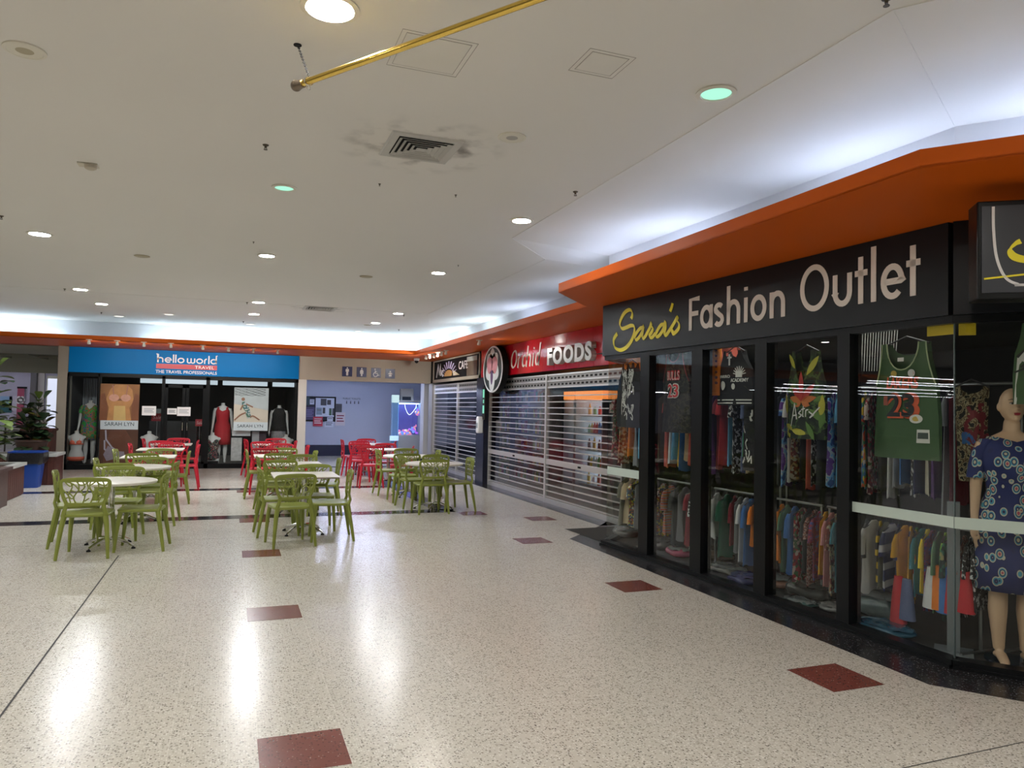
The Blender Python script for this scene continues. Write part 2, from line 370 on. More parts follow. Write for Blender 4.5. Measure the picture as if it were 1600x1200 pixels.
sof = MB(); sof.prism([p+Vector((0, 0, 2.95)) for p in edge+back], (0, 0, .012))
for i in range(5):
    a, b = edge[i], edge[i+1]; d = (b-a).normalized(); n = Vector((-d.y, d.x, 0))*-.025
    sof.prism([a+Vector((0, 0, 2.9495)), b+Vector((0, 0, 2.9495)), b+n+Vector((0, 0, 2.9495)), a+n+Vector((0, 0, 2.9495))], (0, 0, .1))
o = sof.build('trim_2', orange, smooth=0); struct(o)
st = MB(); st.poly([p+Vector((0, 0, 2.966)) for p in edge+back]); o = st.build('trim_3', covew, smooth=0); struct(o)
# ---- cove tubes lying on the shelf behind the orange fascia
tube_on = emis('cove tube', (.60, .71, 1.), CV); tube_far = emis('cove tube far', (.68, .84, 1.), CV*1.45)
ct = 0
def batten(p, d, L, label, tm=None):
    global ct
    e = empty('cove_batten', p, math.atan2(d[1], d[0])); tag(e, label, 'light fitting', 'cove battens on the orange shelf')
    MB().box(-L/2, L/2, -.03, .03, 0, .04).build('batten_body', ivory, e, 0)
    MB().tube([(-L/2+.02, 0, .062), (L/2-.02, 0, .062)], .016, 8).build('fluorescent_tube', tm or tube_on, e)
runs = [((4.30, 3.65), (4.28, 4.75)), ((4.22, 6.0), (4.21, 7.1)), ((4.19, 7.5), (4.18, 8.1)), ((5.14, 9.4), (5.14, 10.3)), ((5.14, 12.4), (5.14, 13.4)), ((5.14, 14.7), (5.14, 15.7)), ((5.14, 16.9), (5.14, 17.9)), ((5.14, 18.6), (5.14, 19.6))]
for k in range(6): runs.append(((4.9-1.16*k, 20.35), (3.78-1.16*k, 20.35)))
for k in range(3): runs.append(((-3.75-1.22*k, 20.35), (-4.93-1.22*k, 20.35)))
for k in range(3):
    a = Vector((4.35, 3.35, 0))+D2*(.1+1.25*k); b = a+D2*1.18; runs.append(((a.x, a.y), (b.x, b.y)))
RN = 0
for a, b in runs:
    a, b = Vector(a), Vector(b); d = b-a; c = (a+b)/2
    i = RN; RN += 1
    where = ('above the fashion shop sign' if i < 3 else 'above the red food sign' if i < 8 else 'above the blue sign' if i < 14 else 'above the far left corridor' if i < 17 else 'round the corner of the fashion shop')
    k = i-(0 if i < 3 else 3 if i < 8 else 8 if i < 14 else 14 if i < 17 else 17)
    batten((c.x, c.y, 2.966), d, d.length, 'fluorescent batten behind the orange fascia '+where+', '+['1st', '2nd', '3rd', '4th', '5th', '6th'][k], tube_far if 4 < i < 17 else None)
# ---- walls that close the mall behind and beside the camera
o = MB().quad((-14, -8, 0), (12, -8, 0), (12, -8, CZ), (-14, -8, CZ)).build('wall_front', cream, smooth=0); struct(o)
o = MB().quad((-14, -8, 0), (-14, 12, 0), (-14, 12, CZ), (-14, -8, CZ)).build('wall_left', cream, smooth=0); struct(o)
o = MB().quad((12, -8, 0), (12, 1.0, 0), (12, 1.0, CZ), (12, -8, CZ)).build('wall_right', cream, smooth=0); struct(o)
# ================================================================== fashion shop front on the right
fr = MB()
posts = [(.79, .975), (1.755, 1.93), (2.70, 2.85), (3.645, 3.765)]
def hollow(a0, a1, P):  # sill and head rails of one run
    fr.fbox(P, a0, a1, -.035, .07, 0, .055); fr.fbox(P, a0, a1, -.055, .03, 0, .022)
    fr.fbox(P, a0, a1, -.02, .05, 2.272, 2.33)
hollow(-.04, SL+.01, SP); hollow(-.005, 5.5, SP2)
for a, b in posts: fr.fbox(SP, a, b, -.025, .10, .055, 2.28)
P3 = lambda s, n, z: SO+Vector((.70, .714, 0))*s+Vector((.714, -.70, 0))*n+Vector((0, 0, z))
fr.fbox(P3, 0, 1.33, -.03, .05, 0, .055); fr.fbox(P3, 0, 1.33, -.03, .05, 2.272, 2.33)
wf = fr.build('window_1', black, smooth=0); struct(wf)
panes = [(.01, .79), (.975, 1.755), (1.93, 2.70), (2.85, 3.645), (3.765, SL)]
for i, (a, b) in enumerate(panes):
    g = MB().quad(SP(a, .02, .05), SP(b, .02, .05), SP(b, .02, 2.275), SP(a, .02, 2.275)).build('window_pane', glass, wf, 0)
MB().quad(SP2(.01, .02, .05), SP2(5, .02, .05), SP2(5, .02, 2.275), SP2(.01, .02, 2.275)).build('window_pane', glass, wf, 0)
MB().quad(P3(.01, .01, .05), P3(1.3, .01, .05), P3(1.3, .01, 2.275), P3(.01, .01, 2.275)).build('window_pane', glass, wf, 0)
frost = mat('frosted mint stripe', (.52, .62, .56), .6, var=.03)
st_ = MB(); st_.fbox(SP, .02, .79, .008, .012, .87, .965); st_.fbox(SP, 3.765, SL-.005, .008, .012, .908, .984); st_.fbox(SP2, .005, 5, .008, .012, .908, .984)
st_.build('safety_stripe', frost, wf, 0)['label'] = 'frosted pale mint stripe across the glass'
ed = MB(); ed.fbox(SP, SL-.007, SL, .01, .02, .05, 2.275); ed.build('glass_edge', mat('glass edge', (.07, .10, .10), .2), wf, 0)
# interior shell of the fashion shop
si = MB()
si.cur = 0; si.poly([SP(-1.2, .05, .004), SP(SL, .05, .004), SP2(6, .05, .004), SP2(6, 5, .004), SP(-1.2, 4.2, .004)])
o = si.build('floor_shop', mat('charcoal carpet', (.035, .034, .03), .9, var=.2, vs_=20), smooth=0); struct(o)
si = MB(); si.quad(SP(-.9, 3.4, 0), SP(9.5, 3.4, 0), SP(9.5, 3.4, 2.6), SP(-.9, 3.4, 2.6)); si.quad(SP(-.9, .9, 0), SP(-.9, 3.4, 0), SP(-.9, 3.4, 2.6), SP(-.9, .9, 2.6))
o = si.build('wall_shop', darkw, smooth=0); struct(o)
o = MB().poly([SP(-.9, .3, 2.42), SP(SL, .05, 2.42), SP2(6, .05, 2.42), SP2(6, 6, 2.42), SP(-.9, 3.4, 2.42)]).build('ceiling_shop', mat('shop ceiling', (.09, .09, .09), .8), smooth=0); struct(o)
slat = MB()
for k in range(16): slat.fbox(SP, 3.2, 9.0, 3.34, 3.36, .3+k*.13, .3+k*.13+.10)
o = slat.build('wall_panel', mat('dark slat panel', (.05, .05, .052), .35), smooth=0); struct(o)
# ================================================================== right hand run of shuttered shops
RX = 5.3
def yo(px): return onX(px, 650, RX)[0]
yA, yB, yC, yD = yo(764), yo(853), 9.45, yo(752)   # shutter limits
pl = MB(); pl.box(RX-.12, RX+.25, yA, yD, 0, 2.33); pl.build('wall_pillar', mat('navy pillar', (.010, .012, .028), .25), smooth=0)['kind'] = 'structure'
o = MB().box(RX-.05, RX+.4, 20.12, 20.5, 0, 2.33).build('wall_pier', mat('grey pier', (.34, .34, .34), .5), smooth=0); struct(o)
o = MB().box(RX, RX+.3, 9.2, 20.5, 2.33, 2.95).build('wall_bulkhead', blackm, smooth=0); struct(o)
slatp = glassmat('clear shutter panel', (.50, .52, .56), .10, .08, .75)
def shutter(y0, y1, label, wide, group):
    """polycarbonate roller shutter between guides, y0 near, y1 far"""
    e = empty('roller_shutter', (RX+.02, (y0+y1)/2, 0)); tag(e, label, 'roller shutter', group)
    h = (y1-y0)/2
    m = MB(); n = int(1.98/.105)
    for k in range(n):
        z = .10+k*.105
        if wide and abs(z-.73) < .06: continue
        m.box(-.018, .012, -h+.03, h-.03, z, z+.017)
    m.build('aluminium_rods', alu, e, 0)
    MB().quad((.004, -h+.02, .1), (.004, h-.02, .1), (.004, h-.02, 2.1), (.004, -h+.02, 2.1)).build('clear_panels', slatp, e, 0)
    b = MB(); b.box(-.025, .02, -h+.03, h-.03, 0, .085); b.build('bottom_rail', alu, e, 0, .004)
    if wide:
        b = MB(); b.box(-.022, .018, -h+.03, h-.03, .68, .775); b.build('lock_rail', alu, e, 0, .003)
        b = MB(); b.box(-.03, -.022, -.05, .05, .71, .74); b.build('lock', blackm, e, 0)
    t = MB()
    for z in (2.03, 2.14, 2.25): t.box(-.02, .012, -h+.03, h-.03, z, z+.028)
    t.build('solid_slats', alu, e, 0)
    t = MB(); kk = int((2*h-.1)/.15); t.cur = 0
    for z in (2.058, 2.168):
        t.box(.0, .012, -h+.03, h-.03, z, z+.082); 
    t.cur = 1
    for z in (2.08, 2.19):
        for i in range(kk): yy = -h+.09+i*(2*h-.16)/kk; t.box(-.002, .0, yy, yy+.085, z, z+.033)
    t.build('punched_slats', [mat('punched slat', (.36, .36, .35), .45, .6), blackm], e, 0)
    MB().box(-.03, .03, -h+.002, -h+.035, 0, 2.28).build('side_guide', alu, e, 0); MB().box(-.03, .03, h-.035, h-.002, 0, 2.28).build('side_guide', alu, e, 0)
    return e
shutter(yC, yB, 'closed clear roller shutter of the red food shop, nearest the fashion shop', True, 'roller shutters on the right')
shutter(yB, yA, 'closed clear roller shutter of the red food shop, beside the navy pillar', True, 'roller shutters on the right')
yE = yo(714)
shutter(yD, yE, 'closed clear roller shutter of the cafe, beside the navy pillar', False, 'roller shutters on the right')
shutter(yE, 20.1, 'closed clear roller shutter of the cafe, next to the toilet recess', False, 'roller shutters on the right')
# dark rooms behind the shutters
m = MB(); m.quad((9, 9.4, 0), (9, 20.4, 0), (9, 20.4, 2.6), (9, 9.4, 2.6)); m.quad((5.6, 9.4, 0), (9, 9.4, 0), (9, 9.4, 2.6), (5.6, 9.4, 2.6)); m.quad((5.6, 20.4, 0), (9, 20.4, 0), (9, 20.4, 2.6), (5.6, 20.4, 2.6)); m.quad((5.6, 17.5, 0), (9, 17.5, 0), (9, 17.5, 2.6), (5.6, 17.5, 2.6))
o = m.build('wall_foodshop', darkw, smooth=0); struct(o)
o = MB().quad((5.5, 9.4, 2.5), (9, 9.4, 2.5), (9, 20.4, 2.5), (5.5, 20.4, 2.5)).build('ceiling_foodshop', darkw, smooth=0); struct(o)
# ================================================================== back wall
BY = 20.5
def xb(px): return onY(px, 640, BY)[0]
xs0, xs1, xp = xb(104.5), xb(465), xb(478)
o = MB().box(xs1, RX+.1, BY, BY+.3, 2.33, 2.95).build('wall_back', beige, smooth=0); struct(o)
o = MB().box(xs1, xp, BY-.02, BY+.35, 0, 2.33).build('wall_column', cream, smooth=0); struct(o)
xl = xb(88)
o = MB().box(xl, xs0, BY-.03, BY+.5, 0, 2.95).build('wall_pier', mat('olive pier', (.30, .28, .23), .6), smooth=0); struct(o)
o = MB().box(xs0, xs1, BY+.02, BY+.3, 2.33, 2.95).build('wall_header', blackm, smooth=0); struct(o)
# toilet recess
RB = 25.0
m = MB(); m.quad((xp, RB, 0), (RX-.1, RB, 0), (RX-.1, RB, 2.45), (xp, RB, 2.45)); m.quad((xp, BY+.3, 0), (xp, RB, 0), (xp, RB, 2.45), (xp, BY+.3, 2.45))
m.quad((xp, BY+.3, 2.45), (8, BY+.3, 2.45), (8, RB, 2.45), (xp, RB, 2.45))
m.quad((RX-.1, RB, 0), (8, RB, 0), (8, RB, 2.45), (RX-.1, RB, 2.45)); m.quad((8, BY+.3, 0), (8, RB, 0), (8, RB, 2.45), (8, BY+.3, 2.45))
o = m.build('wall_recess', lav, smooth=0); struct(o)
m = MB(); m.box(xp+.005, RX+2, RB-.02, RB, 0, .36); o = m.build('baseboard_back', navy, smooth=0); struct(o)
m = MB(); m.box(RX-.06, RX+.4, BY+.5, BY+.9, 0, 2.42); o = m.build('wall_nib', mat('grey nib', (.55, .56, .58), .5), smooth=0); struct(o)
m = MB(); m.box(RX-.3, RX-.04, BY+.5, BY+1.1, 0, .30); o = m.build('baseboard_right', navy, smooth=0); struct(o)
for i, (x, y) in enumerate([(2.7, 21.3), (4.2, 21.3), (3.4, 21.9)]):
    e = empty('ceiling_batten', (x, y, 2.41)); tag(e, 'fluorescent batten on the toilet recess ceiling, '+['left one', 'right one', 'one set farther back'][i], 'light fitting', 'battens in the toilet recess')
    MB().box(-.6, .6, -.05, .05, 0, .04).build('batten_body', ivory, e, 0)
    MB().tube([(-.58, 0, -.018), (.58, 0, -.018)], .016, 8).build('fluorescent_tube', emis('recess tube', (.62, .70, 1.), 42), e)
# travel shop shell
m = MB(); m.quad((xs0, 25.5, 0), (xs1, 25.5, 0), (xs1, 25.5, 2.6), (xs0, 25.5, 2.6)); m.quad((xs0-.02, BY+.3, 0), (xs0-.02, 25.5, 0), (xs0-.02, 25.5, 2.6), (xs0-.02, BY+.3, 2.6)); m.quad((xs1, BY+.4, 0), (xs1, 25.5, 0), (xs1, 25.5, 2.6), (xs1, BY+.4, 2.6)); m.quad((xs0, BY+.3, 2.5), (xs1, BY+.3, 2.5), (xs1, 25.5, 2.5), (xs0, 25.5, 2.5))
o = m.build('wall_travel', darkw, smooth=0); struct(o)
fr2 = MB(); pz = 2.31
for px0, px1 in ((103.5, 107), (152, 155), (252, 257), (321, 327), (461, 464.5)):
    fr2.box(xb(px0), xb(px1), BY-.03, BY+.06, 0, pz)
fr2.box(xs0, xs1, BY-.03, BY+.06, 0, .11); fr2.box(xs0, xs1, BY-.03, BY+.06, 2.24, 2.33)
wf2 = fr2.build('window_2', black, smooth=0); struct(wf2)
glb = glassmat('travel shop glass', (.84, .88, .89), .02, 0., .5)
for a, b in ((107, 152), (155, 252)):
    MB().quad((xb(a), BY+.01, .11), (xb(b), BY+.01, .11), (xb(b), BY+.01, 2.24), (xb(a), BY+.01, 2.24)).build('window_pane', glb, wf2, 0)
dr = MB()
for a, b in ((257, 289), (290, 321)):
    x0, x1 = xb(a), xb(b)
    dr.box(x0, x0+.07, BY-.01, BY+.03, .02, 2.1); dr.box(x1-.07, x1, BY-.01, BY+.03, .02, 2.1); dr.box(x0, x1, BY-.01, BY+.03, .02, .16); dr.box(x0, x1, BY-.01, BY+.03, 2.02, 2.1)
d1 = dr.build('door_1', black, smooth=0); struct(d1)
for a, b in ((257, 289), (290, 321)):
    MB().quad((xb(a), BY+.012, .1), (xb(b), BY+.012, .1), (xb(b), BY+.012, 2.05), (xb(a), BY+.012, 2.05)).build('door_pane', glb, d1, 0)
MB().tube([(xb(286), BY-.05, .95), (xb(286), BY-.05, 1.15)], .012).build('door_handle', chrome, d1)
MB().tube([(xb(293), BY-.05, .95), (xb(293), BY-.05, 1.15)], .012).build('door_handle', chrome, d1)
MB().quad((xb(327), BY+.01, .1), (xb(461), BY+.01, .1), (xb(461), BY+.01, 2.24), (xb(327), BY+.01, 2.24)).build('window_pane', glb, wf2, 0)
# ================================================================== corridor seen past the planters, far left
corr = mat('corridor paint', (.36, .36, .29), .7, var=.03)
m = MB(); m.quad((-7.2, BY, 2.95), (xl, BY, 2.95), (xl, 24.6, 2.95), (-7.2, 24.6, 2.95)); m.box(-8.5, xl, 24.6, 24.7, 2.95, 3.4)
m.box(-8.5, xl, 27.2, 27.4, 2.5, 3.4); m.quad((-8.5, 24.6, 3.4), (xl, 24.6, 3.4), (xl, 27.2, 3.4), (-8.5, 27.2, 3.4))
o = m.build('ceiling_corridor', corr, smooth=0); struct(o)
m = MB()
for k in range(5): m.box(-8.5+k*1.0, -8.42+k*1.0, 24.7, 27.2, 2.93, 3.38)
m.box(-8.5, xl, 25.9, 25.98, 2.93, 3.0)
o = m.build('trim_4', corr, smooth=0); struct(o)
o = MB().quad((-8.5, 24.72, 3.38), (xl, 24.72, 3.38), (xl, 27.18, 3.38), (-8.5, 27.18, 3.38)).build('ceiling_void', blackm, smooth=0); struct(o)
o = MB().quad((xl, BY+.5, 0), (xl, 31, 0), (xl, 31, 3.4), (xl, BY+.5, 3.4)).build('wall_corridor', corr, smooth=0); struct(o)
FY = 30.0
m = MB(); m.quad((-14, FY, 0), (xl, FY, 0), (xl, FY, 2.6), (-14, FY, 2.6)); o = m.build('wall_far', mat('pale lilac wall', (.50, .50, .62), .6), smooth=0); struct(o)
m = MB(); m.quad((-14, 27.4, 2.6), (xl, 27.4, 2.6), (xl, FY, 2.6), (-14, FY, 2.6)); o = m.build('ceiling_far', mat('grey ceiling', (.4, .4, .42), .6), smooth=0); struct(o)
def xf(px, Y=FY): return onY(px, 640, Y)[0]
o = MB().box(xf(49), xf(58), FY-.3, FY-.02, 0, 2.6).build('wall_fin', mat('dark grey fin', (.12, .12, .12), .5), smooth=0); struct(o)
m = MB(); m.box(xf(66), xf(68.5), FY-.1, FY-.02, 0, 2.6); m.box(xf(58), xf(66), FY-.06, FY-.02, 0, 2.6); o = m.build('trim_5', cream, smooth=0); struct(o)
d2 = MB().box(xf(71.5), xf(88), FY-.05, FY-.02, .1, 2.5).build('window_3', mat('window frame pale', (.6, .62, .5), .5), smooth=0); struct(d2)
MB().box(xf(73.5), xf(88), FY-.06, FY-.051, .25, 2.4).build('window_pane', mat('lit pane', (.5, .52, .6), .15, emit=(.7, .75, .9), es=.35), d2, 0)
d3 = MB().box(xf(27), xf(37.5), FY-.08, FY-.02, 0, onY(30, 607, FY)[1]).build('door_2', mat('rose door', (.42, .07, .14), .4), smooth=0); struct(d3)
MB().box(xf(26.5), xf(42), FY-.1, FY-.08, onY(30, 607, FY)[1], onY(30, 607, FY)[1]+.06).build('door_lintel', blackm, d3, 0)
for (x, y) in ((-6.2, 27.9), (-8.6, 27.9), (-10.5, 27.9)):
    e = empty('ceiling_batten', (x, y, 2.56)); tag(e, 'bright fitting above the far lilac corridor, '+('rightmost' if x > -7 else 'middle' if x > -9 else 'leftmost')+' of three', 'light fitting', 'battens in the far corridor')
    MB().box(-.4, .4, -.05, .05, 0, .04).build('batten_body', ivory, e, 0); MB().tube([(-.38, 0, -.02), (.38, 0, -.02)], .02, 8).build('fluorescent_tube', emis('corridor tube', (.85, .82, 1.), 22), e)
# supermarket across the mall: long battens, seen only as reflections in the shop glass
for k, y in enumerate((14.4, 16.5, 17.6, 20.4, 23.2, 26.6)):
    for j in range(3):
        x = -13.2-j*10.8-(k % 3)*.9-(y-14)*.35
        e = empty('ceiling_batten', (x, y, 2.75)); tag(e, ['first', 'second', 'third', 'fourth', 'fifth', 'sixth'][k]+' fluorescent row mirrored in the shop glass, '+['near', 'middle', 'far'][j]+' length', 'light fitting', 'tube rows of the store across the mall')
        MB().box(-5, 5, -.03, .03, 0, .03).build('batten_body', ivory, e, 0); MB().box(-5, 5, -.02, .02, -.022, 0).build('fluorescent_tube', emis('store tube', (.95, .97, 1.), 14), e, 0)
# ================================================================== downlights
dl_w = emis('downlight diffuser', (1., .96, .90), DL); dl_c = emis('downlight diffuser cool', (.93, .97, 1.), DL); dl_g = emis('downlight diffuser green', (.42, .92, .68), DL*.0038); dl_d = emis('downlight diffuser dim', (1., .96, .88), DL*.01); dl_f = emis('downlight diffuser far', (.95, .98, 1.), DL*1.7)
def cz(y):  # ceiling height, allowing for the rising panel at the back
    return CZ+(max(0, y-13.95)/6.55)*(WZ-CZ)
def downlight(x, y, r, mt, label, group=None):
    z = cz(y)
    e = empty('downlight', (x, y, z)); tag(e, label, 'ceiling light', group)
    MB().lathe([(r+.028, -.001), (r+.028, -.008), (r+.004, -.012), (r, -.008), (r, -.001)], n=32).build('trim_ring', ivory, e)
    MB().lathe([(r, -.004), (r*.5, -.005), (.001, -.005)], n=32).build('diffuser', mt, e)
DLS = [(.371, 3.414, .105, dl_w, 'large bright downlight at the top of the view, above the end of the brass pole'),
 (.367, 6.424, .075, dl_g, 'green-tinted downlight left of the square air vent'), (2.516, 3.477, .085, dl_g, 'green-tinted downlight nearest the orange soffit of the fashion shop'),
 (-1.993, 9.343, .10, dl_c, 'bright downlight by the left edge, nearest on that side'), (2.554, 6.573, .085, dl_w, 'bright downlight beside the corner of the ceiling crease'),
 (.364, 9.45, .085, dl_c, 'bright downlight in the middle of the ceiling, beyond the green-tinted one'), (2.554, 9.61, .085, dl_w, 'bright downlight between the vent and the red food sign'),
 (-2.322, 13.7, .10, dl_f, 'nearest of the left column of three far downlights'), (-2.332, 15.9, .10, dl_f, 'second of the left column of three far downlights'), (-2.36, 18.5, .10, dl_d, 'dim downlight at the far left, close to the glowing cove'),
 (-1.268, 17.3, .09, dl_d, 'unlit downlight right of the far left column'),
 (.418, 13.84, .10, dl_f, 'nearest of the middle column of three far downlights'), (.407, 16.1, .10, dl_f, 'second of the middle column of three far downlights'), (.396, 18.7, .10, dl_d, 'dim downlight in the middle, close to the glowing cove'),
 (2.986, 14.18, .09, dl_f, 'bright downlight right of the stained far vent'), (2.967, 16.44, .09, dl_f, 'bright downlight beyond it, in front of the recess signs'), (2.989, 19.0, .09, dl_d, 'dim downlight nearest the toilet signs')]
for d in DLS: downlight(*d)
for x, y in ((.37, .4), (2.4, .4), (-2.2, .4), (-2.2, 3.4), (.37, -2.6), (2.4, -2.6), (-2.2, -2.6), (5.2, -1.5), (5.2, .4), (-5.2, 3.4), (-5.2, 9.4), (-5.2, 13.7), (-5.2, 6.4), (-2.2, 6.4)):
    downlight(x, y, .10, dl_w, 'downlight of the mall ceiling outside the view, '+('level with the fashion shop' if 3 < y < 5 else 'level with the nearest chairs' if 9 < y < 10 else 'level with the red food sign' if y > 13 else 'level with the air vent' if y > 6 else 'beside the camera' if y > .3 else 'behind the camera')+(', %s column' % ('left' if x < -4 else 'near left' if x < -1 else 'middle' if x < 1 else 'near right' if x < 4 else 'right')), 'downlights outside the view')
# ================================================================== chairs
green_p = mat('olive green plastic', (.235, .275, .045), .38, var=.05, vs_=2.)
red_p = mat('red plastic', (.52, .009, .028), .36, var=.04, vs_=2.)
def backmap(u, v):
    """point of the curved, reclining back panel: u across, v up"""
    return Vector((u*(1+.10*(v-.56)/.28), -.222-.13*(v-.56)+.028*(u/.2)**2, v))
def make_chair(mt):
    e = empty('cafe_chair')
    rings = []
    def rr(hx, y0, y1, z, r, n=5):
        pts = []
        for cx, cy, a0 in ((hx-r, y1-r, 0), (-hx+r, y1-r, 90), (-hx+r, y0+r, 180), (hx-r, y0+r, 270)):
            for i in range(n): a = math.radians(a0+90*i/(n-1)); pts.append(Vector((cx+r*math.cos(a), cy+r*math.sin(a), z)))
        return pts
    s = MB()
    s.loft([rr(.195, -.20, .205, .428, .07), rr(.222, -.215, .225, .436, .08), rr(.228, -.218, .23, .452, .085), rr(.220, -.212, .222, .463, .08), rr(.16, -.16, .17, .458, .07), rr(.05, -.05, .05, .454, .03)])
    s.build('seat', mt, e, 50)
    for sx in (-1, 1):
        MB().tube([(sx*.190, .185, .445), (sx*.205, .205, .32), (sx*.215, .222, .15), (sx*.222, .235, 0)], [.026, .0235, .0195, .015], 8, ref=(0, 1, 0)).build('front_leg', mt, e)
        MB().tube([(sx*.190, -.185, .445), (sx*.208, -.205, .34), (sx*.226, -.235, .17), (sx*.240, -.262, 0)], [.028, .025, .021, .016], 8, ref=(0, 1, 0)).build('rear_leg', mt, e)
    b = MB()
    W, B, T = .200, .572, .826
    out = [(-W+.035, B), (-W+.008, B+.06), (-W-.004, (B+T)/2), (-W-.010, T-.05), (-W+.012, T-.010), (-W*.5, T+.002), (0, T+.006), (W*.5, T+.002), (W-.012, T-.010), (W+.010, T-.05), (W+.004, (B+T)/2), (W-.008, B+.06), (W-.035, B), (W*.5, B-.006), (0, B-.008), (-W*.5, B-.006)]
    b.tube([backmap(u, v) for u, v in catmull(out, 3, True)], .0195, 6, closed=True, ref=(0, 1, 0), flat=.55)
    b.tube([backmap(u, T-.014) for u in (-W+.01, -W*.5, 0, W*.5, W-.01)], .015, 6, ref=(0, 1, 0), flat=.55)
    br = [[(-.13, B), (-.15, .66), (-.195, .72)], [(-.15, .66), (-.11, .75), (-.14, T)], [(-.08, B), (-.10, .64), (-.05, .73), (-.07, T)], [(-.10, .64), (-.15, .70)], [(-.02, B), (.0, .65), (-.04, .70), (-.10, .78), (-.17, .80)],
          [(.0, .65), (.03, .74), (.0, T)], [(.05, B), (.075, .66), (.04, .76), (.06, T)], [(.075, .66), (.12, .73), (.10, T)], [(.12, B), (.15, .67), (.11, .70)], [(.15, .67), (.165, .75), (.14, T)], [(.15, .64), (.20, .70)], [(-.04, .70), (.0, .75), (-.03, T)], [(.165, .75), (.20, .79)], [(-.19, .62), (-.15, .64)], [(.0, .60), (.04, .63)], [(-.17, .80), (-.13, .755), (-.10, .775)], [(-.07, .80), (-.03, .765), (.03, .795)], [(.03, .74), (.075, .70), (.115, .735)], [(.10, .80), (.135, .77), (.19, .76)], [(-.15, .66), (-.12, .625), (-.10, .64)], [(-.02, .66), (.03, .69)], [(-.13, .715), (-.085, .70)], [(.04, .76), (.09, .80)], [(.10, .60), (.125, .635), (.17, .63)]]
    for p in br: b.tube([backmap(u, v) for u, v in catmull(p, 3)], .0068, 5, ref=(0, 1, 0), flat=.9)
    for sx in (-1, 1):
        b.tube([(sx*.200, -.192, .44), (sx*.186, -.214, .50), backmap(sx*.170, .565), backmap(sx*.190, .63)], [.026, .021, .020, .016], 8, ref=(0, 1, 0), flat=.8)
    b.build('backrest', mt, e, 60)
    return e
CH_G = make_chair(green_p); CH_R = make_chair(red_p); used = {'g': False, 'r': False}
def chair(px, py, brg, kind, label, group, dx=0., dy=0.):
    """the pixel is the middle of the top of the backrest (0.834 m high); brg = where the sitter looks, degrees right of +Y"""
    x, y = fl(px, py, .834); b = math.radians(brg); d = Vector((math.sin(b), math.cos(b), 0))
    p = Vector((x, y, 0))+d*.255+Vector((dx, dy, 0))
    src = CH_G if kind == 'g' else CH_R
    if used[kind]: o = dup(src, p, -b)
    else: o = src; o.location = p; o.rotation_euler.z = -b; used[kind] = True
    tag(o, ('olive green' if kind == 'g' else 'red')+' branch-back chair, '+label, 'chair', group)
    return o
GG, GR = 'green cafe chairs', 'red cafe chairs'
tA = 'the nearest round table on the left'; tB = 'the second round table on the left'; tC = 'the square table behind the round ones'
tD = 'the nearer red-chair table on the left'; tE = 'the farther red-chair table on the left'
for a in [(132.8, 748, 2, 'g', 'near side of '+tA), (82.9, 736.7, 84, 'g', 'left side of '+tA), (263.5, 740, 274, 'g', 'right side of '+tA), (194.4, 729.7, 182, 'g', 'far side of '+tA, 0, -.0),
          (146.6, 717, 88, 'g', 'left side of '+tB), (178.5, 725, 355, 'g', 'near side of '+tB), (279.4, 721.8, 275, 'g', 'right side of '+tB), (235.9, 714.8, 180, 'g', 'far side of '+tB),
          (222, 709, 0, 'g', 'near side of '+tC), (177.4, 702.7, 92, 'g', 'left side of '+tC), (252.9, 701.6, 180, 'g', 'far side of '+tC), (297.5, 705.9, 268, 'g', 'right side of '+tC),
          (200.8, 693.5, 90, 'r', 'left side of '+tD), (268.8, 692, 180, 'r', 'far side of '+tD), (312.5, 695.6, 270, 'r', 'right side of '+tD),
          (222.5, 686, 90, 'r', 'left side of '+tE), (252, 689.4, 0, 'r', 'near side of '+tE), (279.4, 685, 180, 'r', 'far side of '+tE), (311, 688.2, 270, 'r', 'right side of '+tE)]:
    chair(*a[:5], GG if a[3] == 'g' else GR, *(a[5:]))
tA2 = 'the nearest square table in the middle'; tB2 = 'the second square table in the middle'; tC2 = 'the third square table in the middle'; tD2 = 'the nearer red-chair table in the middle'; tE2 = 'the farther red-chair table in the middle'
for a in [(463.7, 742.2, 350, 'g', 'near side of '+tA2), (402.8, 731.9, 86, 'g', 'left side of '+tA2), (550.9, 735.6, 272, 'g', 'right side of '+tA2), (490, 726.2, 178, 'g', 'far side of '+tA2),
          (439.4, 720.6, 0, 'g', 'near side of '+tB2, 0, .12), (400.9, 713.7, 88, 'g', 'left side of '+tB2), (532.7, 716.9, 272, 'g', 'right side of '+tB2), (472.2, 710.9, 180, 'g', 'far side of '+tB2),
          (436.5, 708.8, 0, 'g', 'near side of '+tC2), (384, 703.2, 90, 'g', 'left side of '+tC2), (495.6, 705.2, 268, 'g', 'right side of '+tC2), (444, 700.4, 180, 'g', 'far side of '+tC2),
          (414, 701.5, 0, 'r', 'near side of '+tD2, 0, .10), (382, 686.8, 80, 'r', 'left side of '+tD2, 0, 0), (440, 693.5, 180, 'r', 'far side of '+tD2), (483, 696.5, 270, 'r', 'right side of '+tD2),
          (410, 690.6, 0, 'r', 'near side of '+tE2), (431, 685.4, 180, 'r', 'far side of '+tE2), (464, 689.3, 270, 'r', 'right side of '+tE2)]:
    chair(*a[:5], GG if a[3] == 'g' else GR, *(a[5:]))
tA3 = 'the nearest round table on the right'; tB3 = 'the second round table on the right'; tC3 = 'the nearer red-chair table by the aquarium'; tD3 = 'the farther red-chair table by the aquarium'
